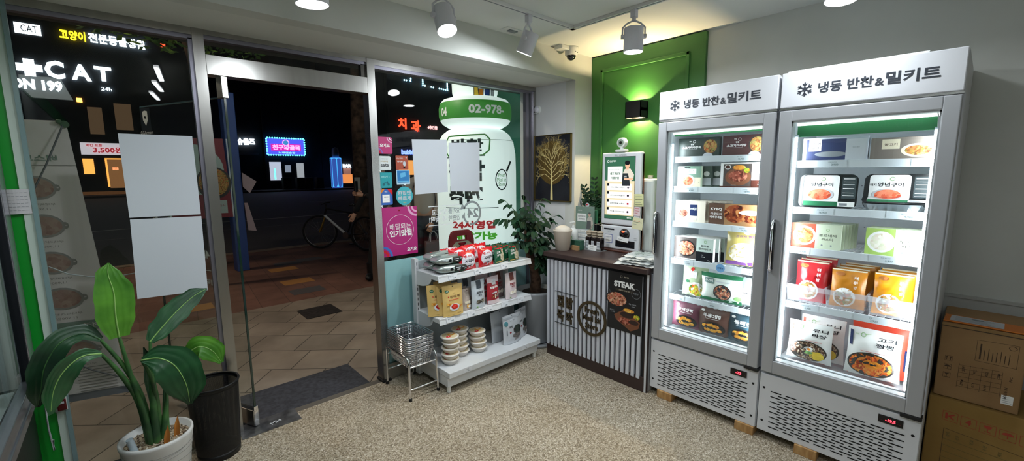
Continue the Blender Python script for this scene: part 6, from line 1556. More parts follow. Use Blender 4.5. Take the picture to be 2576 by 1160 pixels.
for q, t_ in enumerate(('K', '4', '', '', '')):
    u, v = .075+q*.058, .372-q*.0045
    p.line(f, [(u-.024,v-.022),(u+.024,v-.024),(u+.024,v+.020),(u-.024,v+.022),(u-.024,v-.022)], .0015, pr_r, .0007)
    if q == 0: p.poly(f, [(u-.016,v+.014),(u-.008,v+.014),(u-.008,v-.014),(u-.016,v-.014)], pr_r, .0008).poly(f, [(u-.008,v),(u+.012,v+.014),(u+.014,v+.008),(u+.002,v),(u+.014,v-.012),(u+.008,v-.014)], pr_r, .0008)
    elif q == 1: p.text(f, u, v, .026, '4', pr_r, .04)
    elif q == 2: p.poly(f, [(u-.014,v+.014),(u+.014,v+.014),(u+.008,v+.001),(u-.008,v+.001)], pr_r, .0008).line(f, [(u,v),(u,v-.014)], .003, pr_r, .0008).line(f, [(u-.009,v-.014),(u+.009,v-.014)], .003, pr_r, .0008)
    elif q == 3: p.ell(f, u, v, .018, .013, pr_r, .0008, 14, a0=0, a1=PI).line(f, [(u, v), (u, v-.014)], .0025, pr_r, .0008)
    else: p.ell(f, u, v, .012, .012, pr_r, .0008, 14)
p.line(f, [(.06,.31),(.30,.285)], .0015, pr_b, .0007).line(f, [(.06,.31),(.06,.10)], .0015, pr_b, .0007)
for (u, v, t_) in ((.075,.285,'중량'), (.105,.280,'성분'), (.15,.28,'번호'), (.19,.272,'수량'), (.235,.265,'제조')): p.text(f, u, v, .012, t_, M('box_print_olive', H('5c5a34'), .7), .0, tilt=PI/2)
for k in range(6): p.line(f, [(.06,.26-k*.03),(.28,.245-k*.03)], .0012, M('box_print_olive'), .0007)
p.build('carton', c)
p = P(); org = M('envelope_orange', H('d8781e'), .5); f = fZ(0, 0, 0)
p.box(-.125,-.062,0,.125,.062,.006,org,.002)
p.poly(f, [(-.105,-.05),(.06,-.05),(.06,.05),(-.105,.05)], M('envelope_label', H('c9ccd2'), .4), .0066)
for k in range(5): p.rect(f, -.09, -.035+k*.016, .03-.01*(k % 3), -.032+k*.016, PRINT_GY, .0072)
p.ell(f, -.02, .02, .02, .012, PRINT_GY, .0073)
tag(p.build('envelope', loc=(BX+.075, -.060, .802), rotz=-PI/2-.03), 'orange envelope with a white label lying on the upper box', 'envelope')
tag(P().box(2.90,-.82,.0,3.06,-.47,.86,M('panel_black', H('0e0e10'), .5),.004).build('black_cabinet'), 'dark cabinet in shadow at the right edge behind the boxes', 'cabinet')
# rug lip, door mat and floor hinge plate
tag(P().box(.40,2.875,-.028,1.21,3.30,-.012,noise_tint(M('mat_charcoal', H('35363c'), .9), H('2c2d33'), H('3e3f46'), 40),.004).build('door_mat'), 'charcoal rubber mat just outside the open door', 'mat')
p = P().box(.375,2.70,0,.69,2.86,.005,noise_tint(M('plate_grey', H('6c6c6e'), .35, .6), H('525254'), H('8a8a8c'), 12),.002)
p.text(fZ(0,0,0,.3), 1.353, 2.475, .03, 'MH', PRINT_LG, .02, e=.0058)
tag(p.build('floor_hinge_plate'), 'worn grey metal plate on the floor under the door pivot', 'metal plate')
# ================================================================== the street outside
GZ = -.03
def brick(nm, c1, c2, mortar, scale, w, h, rot, off=.5, msize=.012):
    m = M(nm, c1, .85); n, l, b = nodes(m)
    tc = n.new('ShaderNodeTexCoord'); mp = n.new('ShaderNodeMapping'); br = n.new('ShaderNodeTexBrick'); ns = n.new('ShaderNodeTexNoise')
    mp.inputs['Rotation'].default_value = (0, 0, rot); l.new(tc.outputs['Object'], mp.inputs[0]); l.new(mp.outputs[0], br.inputs['Vector'])
    br.inputs['Color1'].default_value = (*c1, 1); br.inputs['Color2'].default_value = (*c2, 1); br.inputs['Mortar'].default_value = (*mortar, 1)
    br.inputs['Scale'].default_value = scale; br.inputs['Mortar Size'].default_value = msize; br.inputs['Brick Width'].default_value = w; br.inputs['Row Height'].default_value = h; br.offset = off
    ns.inputs['Scale'].default_value = 3; ns.inputs['Detail'].default_value = 6; l.new(tc.outputs['Object'], ns.inputs['Vector'])
    mx = n.new('ShaderNodeMix'); mx.data_type = 'RGBA'; mx.blend_type = 'MULTIPLY'; mx.inputs[0].default_value = .6
    cr = n.new('ShaderNodeValToRGB'); cr.color_ramp.elements[0].position = .3; cr.color_ramp.elements[1].position = .65; cr.color_ramp.elements[0].color = (.45,.42,.4,1)
    l.new(ns.outputs['Fac'], cr.inputs[0]); l.new(br.outputs['Color'], mx.inputs[6]); l.new(cr.outputs[0], mx.inputs[7]); l.new(mx.outputs[2], b.inputs['Base Color'])
    return m
slab = brick('paving_slabs', H('82776a'), H('97897a'), H('3c362f'), 1, .42, .36, math.radians(41), .35, .004)
bri = brick('brick_paving', H('7c5648'), H('6f4e42'), H('4c3830'), 1, .40, .30, math.radians(95), .5, .003)
asph = noise_tint(M('asphalt', H('2a2b2e'), .8), H('222326'), H('303236'), 30, 3)
struct(P().box(-14, 2.86, -.2, 14, 5.47, GZ, slab).box(LX, 2.79, -.2, SX+.3, 2.87, -.008, M('sill_stone', H('5c564e'), .8)).build('sidewalk'), 'worn stone slabs of the pavement in front of the shop')
p = P().box(-14, 5.47, -.2, 30, 9.55, GZ, bri)
yb_ = M('paver_ochre', H('a8763c'), .85); gy_ = M('paver_grey', H('4c4a4c'), .85)
for (x, y, m_) in ((1.62,7.35,yb_),(1.55,6.35,yb_),(.28,5.85,yb_),(2.9,5.9,yb_),(2.2,7.9,gy_),(1.8,7.8,gy_),(1.5,5.75,gy_)):
    p.box(x, y, GZ, x+.40, y+.28, GZ+.0015, m_)
struct(p.build('sidewalk'), 'reddish brick pavement towards the road')
struct(P().box(-14, 9.55, -.2, 30, 9.75, GZ+.01, M('kerb_stone', H('7c6c5c'), .8)).build('kerb'), 'stone kerb along the road')
p = P().box(-60, 9.75, -.25, 90, 43, -.15, asph)
lm = M('lane_paint', H('8c8c88'), .7)
for x in range(-14, 30, 5): p.box(x*1.3, 26.2, -.15, x*1.3+3, 26.35, -.146, lm)
p.box(-40, 17.6, -.15, 60, 17.72, -.146, lm).box(-40, 15.0, -.15, 60, 15.1, -.146, M('lane_paint_faint', H('45454a'), .7))
struct(p.build('road'), 'wide dark asphalt road with lane lines')
struct(P().box(-60, 43, -.2, 90, 60, 0, M('far_pavement', H('3c3a38'), .9)).build('sidewalk'), 'far pavement across the road')
tag(P().box(1.33,4.68,GZ,1.70,5.05,GZ+.006,noise_tint(M('iron_lid', H('2c2826'), .7, .4), H('221f1d'), H('3a3432'), 30)).build('manhole_cover'), 'square dark iron cover in the stone pavement', 'manhole cover')
# added lamp, unseen, that lights the pavement (out of the picture, over the kerb)
sl = thing('added_street_lamp', 'added unseen tall street lamp standing by the kerb left of the shop', 'street lamp', (-3.2, 8.9, GZ))
P().cyl((0,0,0),(0,0,6.3),.07,steel_d,.05).build('pole', sl)
P().tube([(0,0,6.3),(.5,-.2,6.55),(1.3,-.6,6.6)], .04, steel_d, 8).build('arm', sl)
P().box(1.1,-.72,6.52,1.7,-.5,6.62,steel_d,.02).box(1.15,-.70,6.50,1.65,-.52,6.52,M('added_street_lamp_glass', (1,.75,.5), .3, emit=20)).build('added_lamp_head', sl)
area('lamp', (1.4,-.6,6.45), .4, P_ADDED_STREET_LAMP, (1,.78,.58), (.28,-.10,-1), parent=sl)

# added unseen glow box above the shop front, lighting the leaves and pavement
fs3 = thing('added_glow_box', 'added unseen glow box over the shop front, lighting the street side', 'sign', (0, 0, 0))
P().box(-1.1, 3.13, 2.55, 3.3, 3.30, 3.35, steel_d, .01).box(-1.0, 3.30, 2.62, 3.2, 3.315, 3.28, M('glow_box_face', (.9,1,.92), .4, emit=6)).build('glow_box', fs3)
for x in (-.45, 1.9):  # downlights added out of view to brighten the banner and slabs
    cl = thing('added_downlight', 'added unseen round downlight under the added canopy edge outside, '+('left' if x < 0 else 'right')+' of the door', 'downlight', (x, 3.62, 2.62))
    P().lathe([(0,.06),(.07,.06),(.075,0),(.06,0),(.055,.02)], steel_d, n=24).build('housing', cl)
    P().cyl((0,0,.004),(0,0,.01),.055,M('added_downlight_lens', (1,.9,.78), .3, emit=10),n=24).build('lens', cl)
    area('lamp', (0,0,-.01), .1, P_ADDED_DOWNLIGHT*(1 if x < 0 else 1.8), (1,.86,.70), (0,.12,-1), parent=cl)
P().box(-1.1, 3.1, 2.66, 3.3, 3.95, 2.74, steel_d).build('added_canopy', fs3)

# ---- balloon
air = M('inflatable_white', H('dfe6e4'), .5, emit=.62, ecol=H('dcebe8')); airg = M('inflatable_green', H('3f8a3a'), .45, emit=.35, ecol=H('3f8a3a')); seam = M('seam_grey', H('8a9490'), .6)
BXc, BYc = 2.83, 3.66
ba = thing('inflatable_column', 'big inflatable bottle-shaped advertising column outside the right window', 'inflatable', (BXc, BYc, 0))
def lathe_b(prof, mt): return P().lathe(prof, mt, n=56)
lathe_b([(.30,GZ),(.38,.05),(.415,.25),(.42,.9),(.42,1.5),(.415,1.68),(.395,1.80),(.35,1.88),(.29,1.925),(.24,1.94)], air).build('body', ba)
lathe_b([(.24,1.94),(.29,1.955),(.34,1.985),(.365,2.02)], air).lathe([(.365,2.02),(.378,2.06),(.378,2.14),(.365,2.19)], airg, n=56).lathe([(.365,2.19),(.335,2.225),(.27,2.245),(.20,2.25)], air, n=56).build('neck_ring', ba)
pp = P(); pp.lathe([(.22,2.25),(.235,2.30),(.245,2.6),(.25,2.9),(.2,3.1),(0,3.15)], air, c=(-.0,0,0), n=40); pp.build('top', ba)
th0 = math.atan2(0-BYc, 0-BXc)      # side turned to the shop
def cyl_fr(R): return lambda u, v, e=0: ((R+e)*math.cos(th0+.0+u/R), (R+e)*math.sin(th0+u/R), v)
cb = cyl_fr(.4205); ck_ = M('balloon_ink', H('1f2c34'), .6); cgn = M('balloon_green', H('3f8a3a'), .5, emit=.1); cr_ = M('balloon_red', H('d83a40'), .5, emit=.15); clg = M('balloon_lime', H('5cc23a'), .5, emit=.2)
p = P()
def seg(pts, w, mt, fr_=cb, e=.003):
    out = []
    for (a, b_), (c_, d_) in zip(pts[:-1], pts[1:]):
        n_ = max(1, int(math.hypot(c_-a, d_-b_)/.03))
        for k in range(n_): out.append(((a+(c_-a)*k/n_, b_+(d_-b_)*k/n_), (a+(c_-a)*(k+1)/n_, b_+(d_-b_)*(k+1)/n_)))
    for s_ in out: p.line(fr_, list(s_), w, mt, e)
seg([(-.33,1.77),(-.28,1.84),(.09,1.855),(.137,1.81),(.127,1.705),(.066,1.66),(-.28,1.64),(-.33,1.70),(-.33,1.77)], .014, cgn)
p.text(cb, -.09, 1.755, .12, '반찬', ck_, .04, width=.32, e=.003)
seg([(-.33,1.635),(.085,1.655)], .008, ck_)
for (tx, z) in (('집', 1.50), ('뚝', 1.27)): p.text(cb, -.21, z, .18, tx, ck_, .05, width=.17, e=.003)
for (tx, z) in (('밥', 1.51), ('딱', 1.25)): p.text(cb, -.02, z, .20, tx, ck_, .05, width=.20, e=.003)
seg([(-.35,1.146),(.22,1.146)], .006, ck_)
p.text(cb, -.04, .98, .085, '24시영업', cr_, .05, width=.44, e=.003)
p.text(cb, -.03, .87, .085, '배달가능', clg, .05, width=.46, e=.003)
p.text(cb, -.03, .74, .09, '밀키트', ck_, .03, width=.3, e=.003)
p.ring(cb, .265, 1.42, .078, .105, .012, ck_, .003, n=40); seg([(.33,1.50),(.40,1.60)], .026, ck_)
for (tx, z, w_) in (('Fresh', 1.465, .085), ('Meal kit', 1.42, .115), ('Store', 1.375, .085)): p.text(cb, .265, z, .036, tx, cgn, .0, width=w_, e=.004)
cn = cyl_fr(.379); 
p.text(cn, .125, 2.10, .085, '02-978-', M('balloon_white_digits', H('dfe2e2'), .5, emit=.2), .035, width=.38, e=.004)
p.text(cn, -.36, 2.09, .085, '04', M('balloon_white_digits'), .03, width=.10, e=.004)
p.build('printed_letters', ba)
p = P(); ct0 = cyl_fr(.2405); ct = lambda u, v, e=0: ct0(u-.03, v-.19, e)
cols_ = [(PRINT_Y, [(.02,2.52),(.02,2.35),(.06,2.31),(.10,2.34),(.07,2.42),(.06,2.52)]), (PRINT_O, [(.06,2.50),(.07,2.42),(.11,2.43),(.115,2.50)]), (PRINT_B, [(.125,2.50),(.13,2.41),(.18,2.41),(.185,2.50)]), (PRINT_LG, [(.20,2.50),(.20,2.42),(.24,2.42),(.245,2.50)]), (M('patch_peach', H('e8b09a'), .5), [(.17,2.40),(.25,2.40),(.27,2.27),(.20,2.27),(.17,2.32)]), (PRINT_C, [(.10,2.33),(.16,2.36),(.16,2.40),(.10,2.40)])]
for mt_, pl in cols_:
    p.poly(ct, pl, mt_, .004)
    for a, b_ in zip(pl, pl[1:]+pl[:1]): p.line(ct, [a, b_], .006, ck_, .005)
p.build('coloured_patches', ba)
p = P(); p.tube([(.392*math.cos(2*PI*i/60), .392*math.sin(2*PI*i/60), 1.81) for i in range(60)], .002, seam, 5, closed=True)
p.build('seam', ba)
# teal side wall right of the balloon, seen through the window
struct(P().box(3.34, 3.0, 0, 3.5, 4.3, 3.2, M('outer_wall_teal', H('14604c'), .5)).build('wall_outer'), 'dark teal outer side wall beyond the balloon')
# red stand with 주
c = thing('sign_stand', 'dark red plastic sign stand with a handle hole outside the window', 'sign', (2.19, 3.06, GZ), -.05); c.scale = (1, 1, 1.075)
rdp = M('stand_red', H('8a2630'), .4)
p = P(); o_ = []
for k in range(13): a = PI*k/12; o_.append((.115*math.cos(a), .86+.075*math.sin(a)))
o_ += [(-.125, .75), (-.16, 0), (.16, 0), (.125, .75)]
f = frame((0,0,0), (1,0,0), (0,0,1)); inner = [(.055,.84),(.055,.885),(-.055,.885),(-.055,.84)]
p.prism([(-.16,0),(.16,0),(.125,.87),(-.125,.87)], f, .03, rdp).prism([(.125,.87),(.115,.905),(.05,.905),(.05,.87)], f, .03, rdp).prism([(-.05,.87),(-.05,.905),(-.115,.905),(-.125,.87)], f, .03, rdp)
p.prism([(.115,.905),(.10,.935),(.07,.950),(-.07,.950),(-.10,.935),(-.115,.905)], f, .03, rdp); p.build('stand', c)
p = P().poly(f, [(-.09,.60),(.09,.60),(.10,.83),(.06,.86),(-.06,.86),(-.10,.83)], M('stand_plate', H('b8ae9c'), .6), .001).text(f, 0, .80, .10, '주', PRINT_DR, .03, e=.002).text(f, 0, .66, .07, '차', PRINT_DR, .03, e=.002); p.build('plate', c)

# ---- menu banner with bungee cords
c = thing('menu_banner', 'grey see-through menu banner with pot dishes hanging outside the left window', 'banner', (0, 0, 0))
ban = M('banner_grey', H('e6d6d6'), .8)
_n, _l, _b = nodes(ban); _t = _n.new('ShaderNodeBsdfTranslucent'); _x = _n.new('ShaderNodeMixShader'); _t.inputs[0].default_value = (*H('cfc0be'), 1); _x.inputs[0].default_value = .12
_l.new(_b.outputs[0], _x.inputs[1]); _l.new(_t.outputs[0], _x.inputs[2]); _l.new(_x.outputs[0], [q for q in _n if q.type == 'OUTPUT_MATERIAL'][0].inputs[0])
bpz = M('banner_print', H('958b88'), .8); bpf = food('banner_food', [H('a07c74'), H('a88c80'), H('947068')], 60); bgn = M('banner_green', H('7f8a80'), .8)
A0 = Vector((-.56, 3.12, 1.765)); A1 = Vector((-.167, 3.15, 1.771)); A2 = Vector((-.070, 3.15, .285)); A3 = Vector((-.56, 3.10, .36))
fbn = lambda u, v, e=0: tuple((A3.lerp(A0, v)).lerp(A2.lerp(A1, v), u)+Vector((0, -e, 0)))
p = P(); p.rect(fbn, 0, 0, 1, 1, ban, 0, n=10, k=20); p.rect(fbn, 1, 0, 0, 1, ban, -.002, n=10, k=20); p.build('cloth', c)
p = P()
for (v, w_) in ((.875, .5),): p.text(fbn, .60, v, .022, '베스트메뉴', bgn, .02, mirror=True, width=.5, e=.003)
p.rect(fbn, .1, .85, 1, .852, bpz, .003)
for k, (u, v) in enumerate(((.62,.775),(.62,.645),(.62,.515),(.64,.385),(.66,.19),(.30,.60),(.28,.46),(.28,.33))):
    ru = .17
    p.ell(fbn, u, v, ru, .040, bpz, .003, 24).ell(fbn, u, v, ru*.86, .033, bpf, .004, 24)
    p.ring(fbn, u-ru, v, .03, .012, .010, bpz, .003, n=14); p.ring(fbn, u+ru, v, .03, .012, .010, bpz, .003, n=14)
    p.text(fbn, u, v-.056, .008, '부대찌개전골', bpz, .0, mirror=True, width=.26, e=.003); p.text(fbn, u, v-.072, .010, '11,900원', bpz, .0, mirror=True, width=.16, e=.003)
p.rect(fbn, .1, .262, .98, .298, bgn, .0028); p.text(fbn, .82, .28, .018, '전골', ban, .02, mirror=True, width=.14, e=.004)
for k in range(9): p.rect(fbn, .35, .12-k*.011, .52, .124-k*.011, bpz, .003).rect(fbn, .62, .12-k*.011, .92, .123-k*.011, bpz, .003)
p.rect(fbn, 0, 0, 1, .028, M('banner_foot', H('6c6a72'), .8), .003)
p.build('print', c)
p = P(); p.cyl((-.172,3.13,1.755),(-.172,3.16,1.755),.017,M('cord_green', H('4a5c48'), .6)).sphere((-.190,3.12,1.765),.012,M('cord_green'),10); p.build('corner_clip', c)
tag(P().tube([(-.178,3.11,1.745),(-.25,3.05,1.55),(-.32,2.98,1.38)], .004, M('cord_grey', H('58565a'), .7), 6).build('bungee_cord'), 'dark cord running down from the top corner of the menu banner', 'cord')
tag(P().tube([(-.30,2.98,.62),(-.20,3.03,.50),(-.10,3.10,.40),(-.075,3.14,.32)], .004, M('cord_grey'), 6).build('bungee_cord'), 'dark cord crossing the foot of the menu banner', 'cord')
tag(P().tube([(-.28,2.90,1.08),(-.22,2.90,1.035),(-.15,2.90,1.01),(-.05,2.90,.995),(.03,2.90,1.0),(.06,2.91,1.0)], .003, M('cord_pale', H('a8a6a8'), .6), 6).build('cable'), 'thin pale cable sagging behind the left window', 'cable')
# red food poster hung on the blue post and its loose papers
bp_ = thing('signpost', 'square blue steel post on the pavement seen through the door leaf', 'post', (1.30, 7.9, GZ), .1)
P().box(-.055,-.09,0,.115,.09,2.75,M('post_blue', H('2c4a8c'), .5),.008).build('post', bp_)
bs = thing('banner_sign', 'dark red food banner with a white oval behind the door frame', 'banner', (0, 0, 0))
f = frame((.10, 3.56, 1.23), (.905,-.425,0), (0,0,1))
c0 = Vector((1.03, 7.2, .92)); f = frame(c0, (-.94,.0,0), (0,0,1)); f = frame((.42, 7.2, .90), (1,-.12,0), (0,0,1))
p = P(); p.prism([(0,0),(.74,0),(.70,1.08),(-.02,1.08)], f, .02, M('banner_red', H('7c2430'), .6))
p.build('board', bs)
p = P(); p.rect(f, .735, 0, .75, 1.08, PRINT_LG, .002); p.ell(f, .34, .66, .34, .34, M('oval_grey', H('a8b4b0'), .6), .002).ell(f, .55, .48, .20, .22, M('bowl_dark'), .004).ell(f, .55, .49, .17, .19, F_BEEF, .006)
p.rect(f, .05, .18, .30, .40, M('oval_grey'), .003).rect(f, .42, .06, .68, .24, M('oval_grey'), .003).text(f, .55, .17, .04, '신메뉴 출시', PRINT_DR, .0, e=.006).rect(f, .10, .48, .24, .50, PRINT_K, .004)
p.build('print', bs)
tag(P().add([(1.42,7.75,1.30),(1.50,7.72,1.20),(1.60,7.70,1.38),(1.42,7.74,1.52),(1.42,7.755,1.52),(1.60,7.715,1.38),(1.50,7.735,1.20),(1.42,7.765,1.30)], [(0,1,2,3),(4,5,6,7),(0,7,6,1),(1,6,5,2),(2,5,4,3)], M('leaflet_pinkish', H('a89498'), .6)).build('leaflet'), 'crumpled pinkish leaflet sticking out from the blue post', 'leaflet')
tag(P().add([(1.44,7.76,.62),(1.55,7.74,.60),(1.46,7.75,1.05),(1.42,7.77,1.05),(1.44,7.77,.62),(1.55,7.75,.60)], [(0,1,2,3),(3,2,5,4)], M('leaflet_pinkish')).build('leaflet'), 'narrow leaflet hanging lower on the blue post', 'leaflet')

# ---- trees
tk = thing('street_tree', 'street tree trunk beside the right door post with a notice on it', 'tree', (4.08, 9.6, GZ))
barkd = noise_tint(M('bark_dark', H('4c3a30'), .95), H('2c221c'), H('6a5244'), 6, 5, bump=.8)
P().tube([(0,0,0),(.0,0,.6),(.02,0,1.6),(.06,.02,3.0),(.12,0,4.6),(.1,0,6)], [.22,.17,.16,.17,.15,.1], barkd, 16).build('trunk', tk)
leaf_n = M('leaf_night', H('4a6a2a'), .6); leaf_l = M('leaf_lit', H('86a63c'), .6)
def crown(par, c0, R, n_, seed, sz=.085):
    rnd = random.Random(seed); p = P()
    for k in range(n_):
        v = Vector((rnd.gauss(0,1), rnd.gauss(0,1), rnd.gauss(0,1))).normalized()*rnd.random()**.4
        q = Vector(c0)+Vector((v.x*R[0], v.y*R[1], v.z*R[2])); a = Vector((rnd.uniform(-1,1), rnd.uniform(-1,1), rnd.uniform(-.6,.6))).normalized(); b_ = a.orthogonal().normalized(); s_ = sz*rnd.uniform(.6, 1.3)
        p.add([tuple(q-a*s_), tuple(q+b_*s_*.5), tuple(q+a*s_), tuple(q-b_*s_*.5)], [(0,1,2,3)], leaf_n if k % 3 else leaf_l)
    return p.build('foliage', par)
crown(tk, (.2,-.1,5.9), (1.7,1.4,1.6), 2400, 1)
t2 = thing('street_tree', 'leafy street tree left of the door whose leaves show above the door', 'tree', (.2, 8.7, GZ))
P().tube([(.96,.0,0),(.95,.0,2.0),(.85,.0,3.4),(.6,.0,4.6)], [.075,.07,.065,.06], barkd, 12).build('trunk', t2)
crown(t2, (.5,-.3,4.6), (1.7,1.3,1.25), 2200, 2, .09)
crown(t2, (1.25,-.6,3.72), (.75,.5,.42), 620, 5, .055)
tag(P().box(3.86,9.40,1.02,3.99,9.41,1.40,M('notice_grey', H('b8b4ac'), .6)).build('notice'), 'pale notice taped to the tree trunk', 'notice')

# ---- bicycle
bi = thing('bicycle', 'black bicycle with a white down tube parked at the kerb', 'bicycle', (0, 0, 0))
Fc = Vector((2.93, 9.02, .30)); Rc = Vector((3.47, 8.06, .30)); ax = (Fc-Rc).normalized(); upv = Vector((.10,.03,1)).normalized()
tyre = M('tyre_black', H('121214'), .8); rimm = M('rim_grey', H('8c8c90'), .3, .9)
def wheel(c0, d, par):
    d = Vector(d).normalized(); u = Vector((0,0,1)); r_ = .325
    w = P(); w.tube([c0+(d*math.cos(2*PI*i/36)+u*math.sin(2*PI*i/36))*r_ for i in range(36)], .018, tyre, 8, closed=True)
    wo = w.build('wheel', par)
    P().tube([c0+(d*math.cos(2*PI*i/36)+u*math.sin(2*PI*i/36))*(r_-.028) for i in range(36)], .008, rimm, 6, closed=True).build('rim', wo)
    s_ = P()
    for i in range(18): s_.tube([c0, c0+(d*math.cos(2*PI*i/18)+u*math.sin(2*PI*i/18))*(r_-.03)], .0016, rimm, 4)
    n_ = d.cross(u); s_.cyl(c0-n_*.03, c0+n_*.03, .018, rimm); s_.build('spokes', wo)
Fc.z = Rc.z = GZ+.345
wheel(Fc, (-.78,.55,0), bi); wheel(Rc, ax, bi)
bb = Rc+ax*.44+Vector((0,0,-.04)); hd0 = Fc-ax*.14+Vector((0,0,.34)); hd1 = hd0-ax*.05+Vector((0,0,.14)); st_t = bb-ax*.20+Vector((0,0,.48))
wt = M('frame_white', H('d8d8dc'), .3); bkf = M('frame_black', H('17171a'), .4)
P().tube([bb, hd0], .024, wt, 10).build('down_tube', bi)
P().tube([st_t-Vector((0,0,.05)), hd1], .016, bkf, 8).tube([bb, st_t], .017, bkf, 8).tube([bb, Rc], .011, bkf, 6).tube([st_t-Vector((0,0,.08)), Rc], .010, bkf, 6).tube([hd0, hd1], .02, bkf, 8).build('frame', bi)
sd_ = Vector((-.78,.55,0)).normalized().cross(Vector((0,0,1)))
P().tube([hd0, hd0-Vector((0,0,.05)), Fc+sd_*.05], .014, M('fork_yellow', H('8a6a2c'), .4), 8).tube([hd0-Vector((0,0,.04)), Fc-sd_*.05], .014, M('fork_yellow'), 8).build('fork', bi)
P().tube([hd1, hd1+Vector((0,0,.10)), ], .012, bkf, 8).tube([hd1+Vector((0,0,.1))-sd_*.28, hd1+Vector((0,0,.12)), hd1+Vector((0,0,.1))+sd_*.28], .011, bkf, 8).build('handlebar', bi)
P().tube([st_t, st_t+Vector((0,0,.10))], .012, rimm, 8).box(st_t.x-.06, st_t.y-.10, st_t.z+.10, st_t.x+.06, st_t.y+.12, st_t.z+.15, M('saddle_black', H('0e0e10'), .4), .03).build('saddle', bi)
nb_ = ax.cross(Vector((0,0,1)))
P().cyl(bb-nb_*.05, bb+nb_*.05, .07, rimm, n=20).tube([bb+nb_*.06, bb+nb_*.06+Vector((.05,-.05,-.16))], .009, bkf, 6).box(bb.x+.01, bb.y-.12, bb.z-.19, bb.x+.14, bb.y-.02, bb.z-.165, bkf, .006).build('crank', bi)

